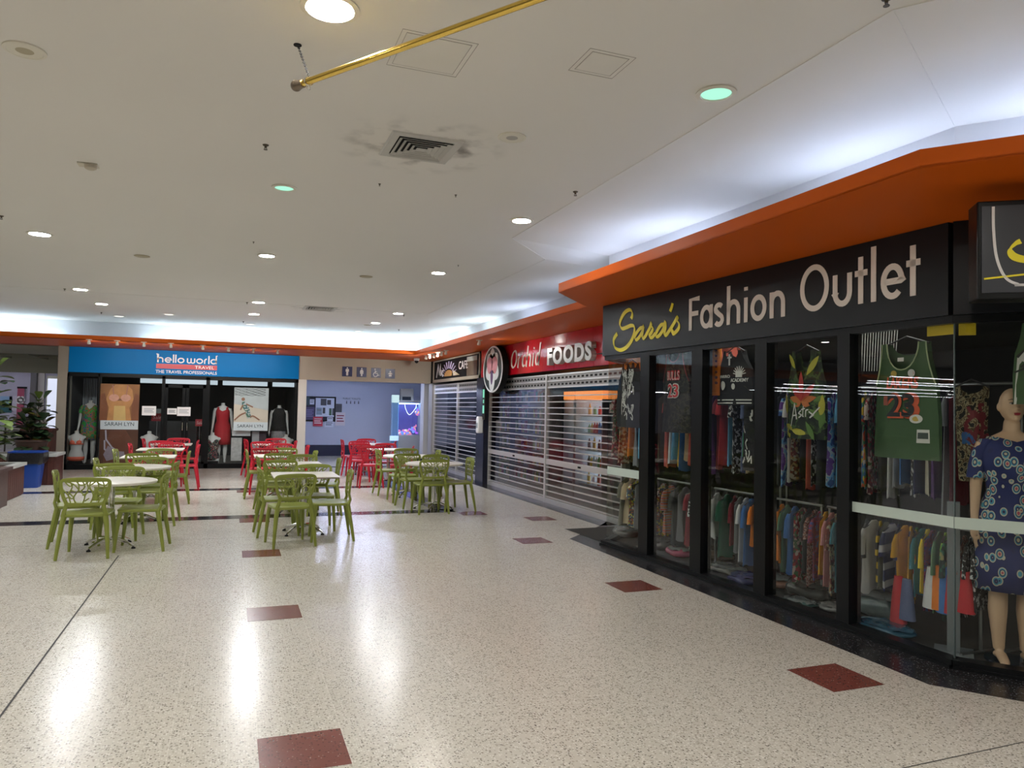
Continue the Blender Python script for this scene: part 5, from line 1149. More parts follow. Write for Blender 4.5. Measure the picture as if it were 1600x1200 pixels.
salem = mat('red sale card', (.36, .015, .03), .5)
def sale(px0, px1, py0, py1, label):
    e, h, H = poster(px0, px1, py0, py1, salem, label, BY+.35, 'sale_sign', .006)
    t1 = text('lettering', 'Sale', mat('pale pink ink', (.65, .45, .45), .5), (-h*.75, -.002, H*.28), (1, 0, 0), (0, 0, 1), width=h*1.5, height=H*.45, depth=.002, shear=.2); t1.parent = e
    zb_ = e.location.z; MB().tube([(0, .01, -zb_+.12), (0, .01, 0)], .006, 6).build('stand_pole', grey, e); MB().disc((0, .01, -zb_+.12), .12, (0, 0, 1), 20, .01).build('stand_base', grey, e)
sale(237, 254, 646, 658, 'red sale sign on a thin pole behind the left door leaf'); sale(305.5, 318.5, 655, 666, 'red sale sign on a thin pole behind the right door leaf')
# pale strips along the top of the shop glass, given a faint glow
for i, (a, b) in enumerate([(219, 255), (258, 325), (327, 340), (348, 418), (426, 460)]):
    x0, x1 = onY(a, 600, BY+.3)[0], onY(b, 600, BY+.3)[0]
    zc = 2.185
    e = empty('glow_strip', ((x0+x1)/2, BY+.3, zc)); tag(e, 'pale glowing strip at the top of the travel shop glass, '+ords[i]+' from the left', 'light fitting', 'glowing strips of the travel shop')
    MB().box(-(x1-x0)/2, (x1-x0)/2, 0, .05, -.055, .055).build('diffuser', emis('strip glow', (.80, .92, 1.), .30), e, 0)
    MB().box(-(x1-x0)/2, (x1-x0)/2, .05, .09, -.06, .07).build('housing', grey, e, 0)
# interior fittings glimpsed in the travel shop
def shelfbox(name, x0, x1, y0, y1, z0, z1, mt, label, cat):
    e = empty(name, ((x0+x1)/2, (y0+y1)/2, z0)); tag(e, label, cat); hx, hy = (x1-x0)/2, (y1-y0)/2
    MB().box(-hx, hx, -hy, hy, 0, z1-z0).build('carcass', mt, e, 0, .004); m = MB(); m.box(-hx-.01, hx+.01, -hy-.01, hy+.01, z1-z0, z1-z0+.025); m.build('top_board', blackm, e, 0); return e
for px0, px1, py0, py1, mt_, lb in ((363, 391, 673, 681, papw, 'pale card sign under the beach poster'), (361.5, 377, 684, 720, mat('patterned white board', (.50, .50, .48), .6, var=.5, vs_=12), 'tall white patterned board left of the red chairs'), (394, 404, 674, 716, mat('ribbed grey panel', (.36, .37, .38), .5, var=.1), 'narrow ribbed grey panel under the beach poster'), (405, 416, 675, 690, mat('plum card', (.05, .03, .04), .6), 'dark plum card under the beach poster')):
    poster(px0, px1, py0, py1, mt_, lb, BY+.28, 'board')
x0, x1 = onY(112, 640, 22.6)[0], onY(151, 640, 22.6)[0]
m = MB()
for k in range(14): x = x0+(x1-x0)*k/14; m.box(x, x+(x1-x0)/20, 22.6+.02*(k % 2), 22.63+.02*(k % 2), .9, 2.25)
cu = m.build('curtain', mat('pale curtain', (.42, .45, .48), .7, var=.2, vs_=1.5), smooth=0); tag(cu, 'pale vertical-striped curtain behind the mannequin in the green dress', 'curtain')
shelfbox('display_cabinet', -2.2, -.9, 24.2, 24.8, 0, 1.1, mat('dark counter', (.05, .05, .055), .5), 'dark counter at the back of the travel shop', 'counter')
for k in range(2):
    e = empty('ceiling_batten', (-2.4+k*2.4, 22.2, 2.46)); tag(e, 'faint fluorescent batten on the travel shop ceiling, '+('left' if k == 0 else 'right')+' one', 'light fitting', 'battens inside the travel shop')
    MB().box(-.6, .6, -.05, .05, 0, .04).build('batten_body', ivory, e, 0); MB().tube([(-.58, 0, -.018), (.58, 0, -.018)], .016, 8).build('fluorescent_tube', emis('travel tube', (.85, .92, 1.), 4.), e)
# ================================================================== toilet recess: notice board, posters, aquarium
RBY = RB-.03
def rpaper(px0, px1, py0, py1, mt, label, off=0., lines=0, lm=None):
    x0 = onY(px0, (py0+py1)/2, RBY)[0]; x1 = onY(px1, (py0+py1)/2, RBY)[0]; x0 = max(x0, xp+.03); z1 = onY((px0+px1)/2, py0, RBY)[1]; z0 = onY((px0+px1)/2, py1, RBY)[1]
    e = empty('notice', ((x0+x1)/2, RBY-.015-off, z0)); tag(e, label, 'notice'); h = (x1-x0)/2; H = z1-z0
    MB().box(-h, h, 0, .004, 0, H).build('sheet', mt, e, 0)
    m = MB(); 
    for k in range(lines): m.box(-h*.75, h*.75*(1-.3*(k % 2)), -.003, -.001, H*(.8-.62*k/lines)-H*.25/lines, H*(.8-.62*k/lines))
    if lines: m.build('print', lm or mat('grey ink', (.18, .2, .22), .6), e, 0)
x0, z1 = onY(476, 619, RBY); x1, z0 = onY(524, 659, RBY); x0 = max(x0, xp+.02)
e = empty('notice_board', ((x0+x1)/2, RBY, z0)); tag(e, 'black framed notice board crowded with papers on the lavender recess wall', 'notice board'); h = (x1-x0)/2; H = z1-z0
MB().box(-h, h, -.008, 0, 0, H).build('backing', mat('dark navy felt', (.03, .03, .05), .8), e, 0)
m = MB(); m.box(-h, h, -.02, 0, 0, .05); m.box(-h, h, -.02, 0, H-.05, H); m.box(-h, -h+.03, -.02, 0, 0, H); m.box(h-.05, h, -.02, 0, 0, H); m.build('board_frame', blackm, e, 0)
dk = mat('dark photo print', (.05, .05, .06), .5, var=.5, vs_=9); pw2 = mat('bluish paper', (.60, .64, .74), .6); rd2 = mat('red flyer', (.50, .03, .06), .5, var=.1)
rpaper(476, 484, 620, 633, mat('teal dark poster', (.02, .06, .08), .5, var=.3), 'dark teal poster at the top left of the notice board', .01)
rpaper(484, 491, 624, 632, pw2, 'small pale flyer beside the dark teal poster', .01, 2)
rpaper(477, 491, 636, 656, mat('violet poster', (.06, .045, .13), .5, var=.2), 'violet poster at the left of the notice board', .012, 5, mat('violet ink', (.20, .18, .35), .6))
rpaper(493, 522, 622, 651, pw2, 'large pale sheet in the middle of the notice board', .009, 0)
rpaper(501, 510, 623, 633.5, dk, 'dark photo flyer at the top middle of the board', .014); rpaper(511, 517, 625, 632.5, dk, 'smaller dark photo flyer right of the first', .014)
rpaper(494, 503, 637, 648, mat('grey blue photo', (.22, .28, .36), .5, var=.4, vs_=6), 'flyer with a grey blue photograph, middle of the board', .014, 1)
rpaper(504, 508, 637, 646, dk, 'narrow dark flyer in the middle of the board', .014); rpaper(514, 518, 638, 649, mat('green photo', (.04, .10, .05), .5, var=.4), 'narrow green photo flyer on the right of the board', .014); rpaper(519, 522, 638, 649, dk, 'thin dark flyer at the right edge of the board', .014)
rpaper(489, 504, 651, 666, rd2, 'red and white flyer below the board', .016, 3, papw); rpaper(511, 520, 652, 658, pw2, 'small pale card at the bottom right of the board', .016, 1); rpaper(507, 521, 658.5, 667.5, pw2, 'pale flyer with a teal picture below the board', .016, 2, mat('teal dark poster', (.02, .06, .08), .5, var=.3))
rpaper(524, 534, 631, 644, dk, 'dark photo poster right of the notice board', .01); rpaper(524, 539, 644.5, 665, mat('pale pink sheet', (.62, .56, .60), .6), 'pale poster with dark red bars right of the board', .012, 3, mat('maroon ink', (.22, .02, .05), .6))
x0, z0 = onY(536, 624, RBY); x1, _z = onY(563, 624, RBY)
t1 = text('wall_lettering', 'PUBLIC TOILETS', mat('dark ink', (.03, .03, .05), .6), (x0, RBY-.005, z0), (1, 0, 0), (0, 0, 1), width=x1-x0, height=.055, depth=.002); tag(t1, 'small dark lettering on the lavender wall right of the notice board', 'lettering')
m = MB()
for k in range(4):
    xx = x0+.12+k*.13; m.disc((xx, RBY-.004, z0-.06), .016, (0, -1, 0), 10, .002); m.box(xx-.016, xx+.016, RBY-.006, RBY-.003, z0-.14, z0-.08)
tag(m.build('wall_pictograms', mat('dark ink', (.03, .03, .05), .6), smooth=0), 'row of four tiny dark pictograms under the wall lettering', 'pictogram')
AY = 22.9
xa0, za1 = onY(622, 629, AY); xa1, za0 = onY(661, 680, AY); xa0 = onY(622, 650, AY)[0]; xa1 = onY(661, 650, AY)[0]
za1 = onY(640, 628, AY)[1]; za0 = onY(640, 680, AY)[1]
aq = empty('aquarium', ((xa0+xa1)/2, AY+.25, 0)); tag(aq, 'glowing blue and violet aquarium with corals on a grey cabinet in the recess', 'aquarium'); h = (xa1-xa0)/2
MB().box(-h, h, -.25, .25, .0, za0).build('cabinet', mat('grey cabinet', (.36, .38, .40), .5), aq, 0, .005)
m = MB(); m.box(-h, h, -.25, -.235, za1-.03, za1+.05); m.box(-h, h, .235, .25, za0, za1); m.box(h-.06, h, -.25, .25, za0, za1+.05); m.build('tank_frame', mat('grey cabinet', (.36, .38, .40), .5), aq, 0)
MB().box(-h+.02, h-.07, .2, .22, za0+.02, za1-.03).build('glowing_water', mat('aquarium back', (.05, .05, .15), .3, emit=(.16, .14, .60), es=.16, var=.4, vs_=5), aq, 0)
MB().quad((-h+.005, -.245, za0), (h-.06, -.245, za0), (h-.06, -.245, za1), (-h+.005, -.245, za1)).build('front_glass', glassmat('tank glass', (.9, .95, 1.), .04), aq, 0)
MB().box(-h+.03, h-.1, -.1, .1, za1-.07, za1-.04).build('tank_light', emis('tank light', (.35, .55, 1.), 4.), aq, 0)
MB().box(-h, -h+.02, -.25, .25, za0, za1+.03).build('glowing_edge', emis('tank edge', (.25, .5, 1.), .5), aq, 0)
cm_ = [mat('coral '+n_, c_, .6, emit=c_, es=.35) for n_, c_ in (('peach', (.75, .42, .22)), ('violet', (.40, .12, .65)), ('cream', (.80, .70, .55)), ('blue', (.15, .30, .75)), ('rose', (.65, .20, .30)))]
m = MB(); rnd = random.Random(8)
for k in range(46):
    m.cur = rnd.randrange(5); x = rnd.uniform(-h+.08, h-.14); t = (x+h)/(2*h); zz2 = za0+rnd.uniform(.02, .12+.28*t*t); m.ell((x, rnd.uniform(-.12, .12), zz2), rnd.uniform(.02, .06), .04, rnd.uniform(.02, .06), 8, 6)
for k in range(10): m.cur = rnd.choice((1, 3, 4, 0)); m.ell((h-.13+rnd.uniform(-.05, .04), 0, za1-.14-rnd.uniform(0, .25)), .04, .04, .05, 8, 6)
m.build('corals', cm_, aq, 60)
m = MB(); m.tube(catmull([(-h+.22, -.18, za1-.06), (-h+.25, -.18, za1-.22), (-.02, -.18, za1-.40), (.16, -.18, za1-.20), (.19, -.18, za1-.06)], 6), .010, 6); m.build('white_hose', emis('hose', (.75, .85, 1.), .8), aq)
x0, z1 = onY(627, 607, AY+.3); x1, z0 = onY(646, 627, AY+.3)
e = empty('wall_box', ((x0+x1)/2, AY+.4, z0)); tag(e, 'brown box with a dark lower slot above the aquarium', 'box'); h2 = (x1-x0)/2
MB().box(-h2, h2, -.1, .1, 0, z1-z0).build('box_body', mat('brown box', (.24, .20, .15), .6), e, 0, .004); MB().box(-h2+.04, h2-.08, -.105, -.1, .03, .14).build('slot', blackm, e, 0)
x0, z1 = onY(614, 618, AY); x1, z0 = onY(624, 628, AY)
e = empty('filter_column', (onY(618, 650, AY)[0], AY+.1, 0)); tag(e, 'clear glowing cyan filter column standing at the left of the aquarium', 'aquarium filter')
wq = .10
m = MB(); m.box(-wq, -wq+.02, -.1, .1, .35, z1); m.box(wq-.02, wq, -.1, .1, .35, z1); m.box(-wq, wq, .08, .1, .35, z1); m.box(-wq, wq, -.1, .1, .30, .35); m.build('column_body', mat('cyan acrylic', (.20, .32, .5), .2, emit=(.2, .5, 1.), es=.03), e, 0)
MB().box(-wq, wq, -.11, .09, z1-.22, z1+.02).build('filter_head', emis('filter head', (.7, .95, 1.), .35), e, 0); MB().box(-.17, .1, -.16, -.11, za0-.17, za0-.02).build('pump_box', mat('white blue box', (.5, .6, .8), .4, emit=(.4, .7, 1.), es=.3), e, 0)
m = MB(); m.box(-wq-.1, wq, -.12, .12, 0, .30); m.build('filter_base', mat('grey cabinet', (.36, .38, .40), .5), e, 0)
# ================================================================== food shop behind the shutters
fx = 6.3
def fridge(y0, y1, label):
    e = empty('drinks_fridge', (fx, (y0+y1)/2, 0)); tag(e, label, 'fridge', 'lit drinks fridges'); h = (y1-y0)/2
    m = MB(); m.box(-.3, .35, -h, -h+.04, 0, 2.0); m.box(-.3, .35, h-.04, h, 0, 2.0); m.box(.3, .35, -h, h, 0, 2.0); m.box(-.3, .35, -h, h, 0, .25); m.build('cabinet', grey, e, 0)
    MB().box(.26, .29, -h+.05, h-.05, .27, 1.85).build('lit_back', emis('fridge glow', (.80, .92, 1.), 1.5), e, 0)
    MB().box(-.31, .3, -h, h, 1.85, 2.0).build('header', mat('fridge header', (.5, .15, .03), .4, emit=(1., .30, .05), es=.8), e, 0)
    s_ = MB()
    for k in range(5): s_.box(-.22, .26, -h+.04, h-.04, .30+k*.31, .315+k*.31)
    s_.build('shelves', grey, e, 0)
    rnd = random.Random(int(y0*10)); cols = [mat('drink '+str(i), c, .3) for i, c in enumerate([(.6, .05, .03), (.05, .25, .5), (.6, .4, .05), (.1, .35, .1), (.5, .5, .5), (.05, .05, .05)])]
    for r in range(5):
        n = int((2*h-.1)/.10)
        for i in range(0, n, 1 if r % 2 else 2):
            yy = -h+.09+i*.10; hh = rnd.uniform(.15, .24)
            MB().lathe([(.001, 0), (.035, 0), (.035, hh*.65), (.014, hh*.85), (.014, hh), (.001, hh)], (-.1, yy, .316+r*.31), 8).build('drink_bottle', cols[rnd.randrange(6)], e)
fridge(onX(942, 650, 6.0)[0], onX(899, 650, 6.0)[0], 'lit drinks fridge with an orange header behind the nearest shutter'); fridge(onX(898, 650, 6.0)[0]+.02, onX(881, 650, 6.0)[0], 'narrow lit drinks fridge beside the wide one behind the nearest shutter')
rnd = random.Random(11)
for i, (y0, y1, c, lb) in enumerate([(onX(848, 650, 6.0)[0], onX(826, 650, 6.0)[0]-.02, (.12, .10, .09), 'brown'), (onX(826, 650, 6.0)[0], onX(797, 650, 6.0)[0]-.02, (.03, .04, .07), 'dark navy'), (onX(797, 650, 6.0)[0], onX(775, 650, 6.0)[0], (.22, .22, .04), 'dull yellow')]):
    e = empty('grocery_shelf', (6.2, (y0+y1)/2, 0)); tag(e, lb+' grocery shelf dimly seen behind the far food shop shutter', 'shelf', 'grocery shelves'); h = (y1-y0)/2
    m = MB(); m.box(.2, .24, -h, h, 0, 2.0); m.box(-.2, .24, -h, -h+.03, 0, 2.0); m.box(-.2, .24, h-.03, h, 0, 2.0)
    for k in range(6): m.box(-.2, .2, -h, h, .1+k*.34, .12+k*.34)
    m.build('shelf_unit', mat('shelf '+lb, c, .6), e, 0)
    for k in range(6):
        for q in range(5):
            yy = -h+.1+q*(2*h-.2)/5; hh = rnd.uniform(.15, .28); MB().box(-.14, .1, yy, yy+.11, .12+k*.34, .12+k*.34+hh).build('packet', pattern('packet print '+str((k*5+q+i) % 6), [[(.5, .4, .05), (.4, .05, .03)], [(.08, .1, .3), (.5, .5, .5)], [(.3, .35, .05), (.1, .25, .08)], [(.5, .15, .03), (.6, .5, .3)], [(.05, .2, .15), (.4, .4, .4)], [(.3, .03, .1), (.5, .3, .3)]][(k*5+q+i) % 6], 'voronoi', 9), e, 0)
for k, (x, y) in enumerate([(8.2, 11.0), (8.2, 14.6), (8.2, 18.8)]):
    e = empty('ceiling_batten', (x, y, 2.46)); tag(e, 'fluorescent batten inside the shuttered shops, '+ords[k]+' from the fashion shop', 'light fitting', 'battens inside the shuttered shops')
    MB().box(-.05, .05, -.6, .6, 0, .04).build('batten_body', ivory, e, 0); MB().tube([(0, -.58, -.018), (0, .58, -.018)], .016, 8).build('fluorescent_tube', emis('foodshop tube', (.9, .93, 1.), 4.), e)
# ================================================================== inside the fashion shop
def cloth(name, col, var=.15): return mat(name, col, .85, var=var, vs_=8, bump=.15, bscale=60)
CL = {
 'white': cloth('white cloth', (.58, .58, .57)), 'cream': cloth('cream cloth', (.55, .50, .38)), 'grey': cloth('grey cloth', (.20, .21, .23)), 'charcoal': cloth('charcoal cloth', (.035, .038, .045)),
 'black': cloth('black jersey', (.012, .012, .014)), 'navy': cloth('navy cloth', (.02, .03, .10)), 'blue': cloth('blue cloth', (.05, .16, .42)), 'sky blue': cloth('sky cloth', (.12, .36, .58)), 'denim blue': cloth('denim cloth', (.10, .13, .25)),
 'teal': cloth('teal cloth', (.03, .18, .22)), 'purple': cloth('purple cloth', (.10, .03, .16)), 'red': cloth('red cloth', (.50, .03, .04)), 'dark red': cloth('wine cloth', (.22, .02, .035)), 'coral': cloth('coral cloth', (.62, .13, .09)),
 'orange': cloth('orange cloth', (.72, .20, .02)), 'mustard yellow': cloth('mustard cloth', (.62, .34, .015)), 'bright yellow': cloth('bright yellow cloth', (.80, .62, .02)), 'beige': cloth('beige cloth', (.42, .33, .20)), 'khaki': cloth('khaki cloth', (.28, .22, .12)), 'olive grey': cloth('olive grey cloth', (.14, .14, .10)),
 'soft green': cloth('soft green cloth', (.12, .22, .12)), 'emerald green': cloth('emerald cloth', (.01, .12, .07)), 'pink': cloth('pink cloth', (.60, .28, .28)),
 'yellow floral': pattern('yellow floral cloth', [(.05, .05, .05), (.50, .45, .06), (.30, .10, .05), (.06, .10, .14), (.55, .55, .45)], 'voronoi', 42),
 'orange and white print': pattern('orange white cloth', [(.55, .10, .05), (.62, .60, .58), (.10, .05, .10), (.60, .25, .10)], 'wave', 5),
 'brown floral': pattern('brown floral cloth', [(.10, .04, .02), (.42, .28, .12), (.20, .03, .02), (.45, .40, .30)], 'voronoi', 40),
 'black and white print': pattern('black white cloth', [(.01, .01, .012), (.01, .01, .012), (.55, .55, .55)], 'noise', 28),
 'tropical green print': pattern('green tropic cloth', [(.02, .12, .03), (.16, .40, .03), (.03, .25, .05), (.30, .50, .06)], 'noise', 14),
 'dark green print': pattern('dark green cloth', [(.01, .05, .03), (.03, .16, .08), (.01, .03, .02), (.30, .30, .10)], 'voronoi', 34),
 'red and purple print': pattern('red purple cloth', [(.20, .02, .05), (.08, .02, .12), (.35, .04, .06), (.08, .10, .30)], 'noise', 20),
 'multicolour print': pattern('multicolour cloth', [(.50, .08, .03), (.03, .14, .30), (.55, .40, .04), (.05, .20, .08), (.45, .42, .38)], 'voronoi', 22),
 'rust sequin': pattern('rust sequin cloth', [(.20, .05, .03), (.35, .15, .10), (.10, .02, .02), (.40, .30, .25)], 'voronoi', 90),
 'camouflage': pattern('camouflage cloth', [(.015, .015, .012), (.45, .38, .22), (.12, .08, .04), (.40, .34, .20), (.02, .02, .02)], 'noise', 16),
 'blue tie-dye': pattern('blue tie dye cloth', [(.03, .08, .25), (.15, .35, .60), (.40, .45, .50), (.12, .04, .25)], 'noise', 9),
 'black and yellow': pattern('black yellow cloth', [(.012, .012, .014), (.55, .36, .02)], 'wave', 3),
 'navy and white': pattern('navy white cloth', [(.02, .03, .11), (.02, .03, .11), (.50, .50, .52)], 'wave', 2.2),
 'floral red': pattern('floral red cloth', [(.30, .03, .04), (.05, .12, .05), (.50, .40, .35), (.12, .03, .05)], 'voronoi', 38),
}
hang_m = mat('hanger plastic', (.03, .03, .035), .4)
def garment(s, n0, zt, zb, w, mt, label, group, kind='hanging_shirt', depth=.19, sleeve=True, seed=0, tilt=0.):
    """garment on a hanger, its plane across the rail; origin on the rail"""
    rnd = random.Random(seed); p = SP(s, n0, zt)
    ang = math.atan2(SN.y, SN.x)+tilt
    e = empty(kind, p, ang); tag(e, label, 'clothing', group)
    H = zt-zb; n = 18; rings = []
    for f in (.045, .06, .085, .13, .25, .45, .65, .82, .95, 1.0):
        z = -f*H if f > .2 else -.045-(f-.045)*.9
        d = depth*min(1, .22+ (f-.045)*8.5) if f < .14 else depth*(1-.10*math.sin(f*2.2)+.06*f)
        t = .008+(w*.5-.008)*min(1, (f)**.8*1.15)
        pts = []
        for k in range(n):
            a = 2*PI*k/n; x = d*math.cos(a); y = t*math.sin(a)
            y += t*.55*f*math.sin(3.1*x/depth*2+seed)+.4*t*f*math.sin(5*x/depth*2+2*seed); pts.append(Vector((x, y, z+(.012*math.sin(4*a+seed) if f > .94 else 0))))
        rings.append(pts)
    m = MB(); m.loft(rings); b = m.build('cloth', mt, e, 70)
    if sleeve:
        m = MB(); sd = w*.42; L = rnd.uniform(.16, .24)
        m.loft([[Vector((-depth*.80+.030*math.cos(a), .6*sd*math.sin(a), -.10)) for a in [2*PI*k/10 for k in range(10)]], [Vector((-depth*.98+.045*math.cos(a), sd*math.sin(a), -.16)) for a in [2*PI*k/10 for k in range(10)]], [Vector((-depth*1.06+.052*math.cos(a), sd*1.15*math.sin(a), -.10-L)) for a in [2*PI*k/10 for k in range(10)]]])
        m.build('sleeve', mt, e, 70)
    m = MB(); m.tube([(-.15, 0, -.10), (0, 0, -.052), (.15, 0, -.10)], .006, 5); m.tube([(0, 0, -.052), (0, 0, -.02), (.012, 0, .004), (.006, 0, .022), (-.010, 0, .018)], .0022, 5); m.build('hanger', hang_m, e)
    return e
def row(items, n0, zt, zb, pos, group, w0=1.):
    cnt = {}
    for i, it in enumerate(items):
        px, wpx, key = it[:3]; drop = it[3] if len(it) > 3 else 0
        s0 = onS(px-wpx/2, 700, n0-.12)[0]; s1_ = onS(px+wpx/2, 700, n0-.12)[0]; w_ = min(.17, max(.035, (s1_-s0)*.62))
        rr_ = random.Random(px+3); o = ords2[i] if i < len(ords2) else str(i)
        garment((s0+s1_)/2, n0, zt, zb-drop+rr_.uniform(-.05, .11), w_, CL[key], key+' garment, '+o+' from left on '+pos, group, seed=int(px*7) % 97, tilt=random.Random(px).uniform(.22, .62), depth=rr_.uniform(.13, .185) if n0 < .6 else rr_.uniform(.15, .21), sleeve=(i % 4 != 3))
ords2 = ['first', 'second', 'third', 'fourth', 'fifth', 'sixth', 'seventh', 'eighth', 'ninth', 'tenth', 'eleventh', 'twelfth', 'thirteenth', 'fourteenth', 'fifteenth', 'sixteenth', 'seventeenth', 'eighteenth', 'nineteenth', 'twentieth', 'twenty-first', 'twenty-second', 'twenty-third', 'twenty-fourth']
steel = mat('rail steel', (.35, .36, .36), .3, .9)
def rail(a, b, n, z, label, zf=0.):
    e = empty('clothes_rail', SP((a+b)/2, n, 0)); tag(e, label, 'clothes rail', 'clothes rails'); ox = e.location.copy()
    def k(o): o.location = -ox; o.parent = e; return o
    k(MB().tube([SP(a, n, z), SP(b, n, z)], .0125, 10).build('rail_tube', steel, None))
    for s in (a+.02, b-.02): 
        k(MB().tube([SP(s, n, .02), SP(s, n, z)], .012, 8).build('upright', steel, None)); k(MB().tube([SP(s, n-.2, .016), SP(s, n+.2, .016)], .012, 8).build('foot', steel, None))
LN, LZ, UN, UZ = .44, .845, .80, 1.90
rail(.30, 1.50, LN, LZ, 'lower clothes rail at the left end of the fashion shop'); rail(1.55, 3.05, LN, LZ, 'lower clothes rail behind the third and fourth panes'); rail(3.1, 4.50, LN, LZ, 'lower clothes rail behind the widest pane')
rail(-.45, 2.15, UN, UZ, 'upper clothes rail at the left end of the fashion shop'); rail(2.2, 4.55, UN, UZ, 'upper clothes rail at the right end of the fashion shop')
row([(967, 10, 'olive grey'), (975, 13, 'beige'), (985, 8, 'yellow floral'), (993, 8, 'grey')], LN, LZ, .12, 'the lower rail behind the first pane', 'lower rail, first pane')
row([(1025, 13, 'yellow floral'), (1036, 10, 'orange and white print'), (1048, 10, 'charcoal'), (1058, 10, 'grey'), (1070, 10, 'dark red'), (1079, 8, 'black and white print')], LN, LZ, .18, 'the lower rail behind the second pane', 'lower rail, second pane')
row([(1107, 15, 'white', -.12), (1122, 14, 'emerald green'), (1134, 9, 'dark red', -.1), (1143, 9, 'grey'), (1152, 9, 'white'), (1160, 10, 'blue'), (1168, 9, 'orange', -.1), (1177, 8, 'denim blue')], LN, LZ, .20, 'the lower rail behind the third pane', 'lower rail, third pane')
row([(1207, 11, 'orange', -.15), (1215, 9, 'soft green'), (1227, 13, 'blue'), (1239, 9, 'floral red'), (1249, 10, 'charcoal'), (1258, 9, 'rust sequin'), (1267, 8, 'red and purple print'), (1275, 9, 'mustard yellow', -.15), (1284, 9, 'pink'), (1292, 9, 'brown floral'), (1300, 8, 'teal'), (1307, 9, 'red')], LN, LZ, .17, 'the lower rail behind the fourth pane', 'lower rail, fourth pane')
row([(1338, 14, 'charcoal'), (1349, 11, 'white'), (1359, 9, 'black and yellow'), (1368, 9, 'olive grey'), (1377, 9, 'navy and white'), (1387, 11, 'navy', .05), (1397, 10, 'mustard yellow'), (1406, 10, 'mustard yellow'), (1415, 10, 'multicolour print'), (1424, 9, 'teal'), (1432, 8, 'bright yellow'), (1440, 10, 'red and purple print'), (1450, 10, 'soft green'), (1460, 13, 'tropical green print'), (1471, 10, 'dark green print'), (1480, 9, 'floral red'), (1489, 10, 'rust sequin'), (1500, 13, 'black and white print'), (1512, 13, 'black and white print')], LN, LZ, .24, 'the lower rail behind the widest pane', 'lower rail, widest pane')
row([(958, 10, 'floral red'), (968, 10, 'brown floral'), (978, 9, 'orange'), (988, 9, 'grey'), (997, 9, 'sky blue')], UN, UZ, .95, 'the upper rail behind the first pane', 'upper rail, first pane')
row([(1026, 12, 'olive grey'), (1035, 9, 'coral'), (1043, 9, 'white'), (1050, 8, 'sky blue'), (1057, 9, 'mustard yellow'), (1064, 8, 'blue'), (1071, 9, 'beige'), (1078, 9, 'coral')], UN, UZ, 1.0, 'the upper rail behind the second pane', 'upper rail, second pane')
row([(1105, 11, 'purple'), (1118, 12, 'dark red'), (1128, 10, 'red'), (1137, 9, 'sky blue'), (1145, 10, 'black and white print'), (1154, 10, 'denim blue'), (1165, 14, 'khaki'), (1177, 10, 'black and white print')], UN, UZ, .98, 'the upper rail behind the third pane', 'upper rail, third pane')
row([(1207, 11, 'charcoal'), (1218, 10, 'blue tie-dye'), (1228, 9, 'white'), (1238, 9, 'brown floral'), (1248, 9, 'black'), (1258, 9, 'coral'), (1268, 9, 'black and white print'), (1278, 9, 'charcoal'), (1289, 11, 'blue tie-dye'), (1301, 12, 'sky blue')], UN, UZ, .98, 'the upper rail behind the fourth pane', 'upper rail, fourth pane')
row([(1338, 11, 'multicolour print'), (1350, 11, 'floral red'), (1364, 11, 'black'), (1380, 12, 'white'), (1392, 10, 'white'), (1403, 11, 'blue'), (1414, 11, 'black and white print'), (1425, 11, 'navy'), (1436, 10, 'cream'), (1448, 11, 'purple'), (1466, 18, 'grey', .15), (1481, 9, 'dark red'), ], UN, UZ, 1.0, 'the upper rail behind the widest pane', 'upper rail, widest pane')
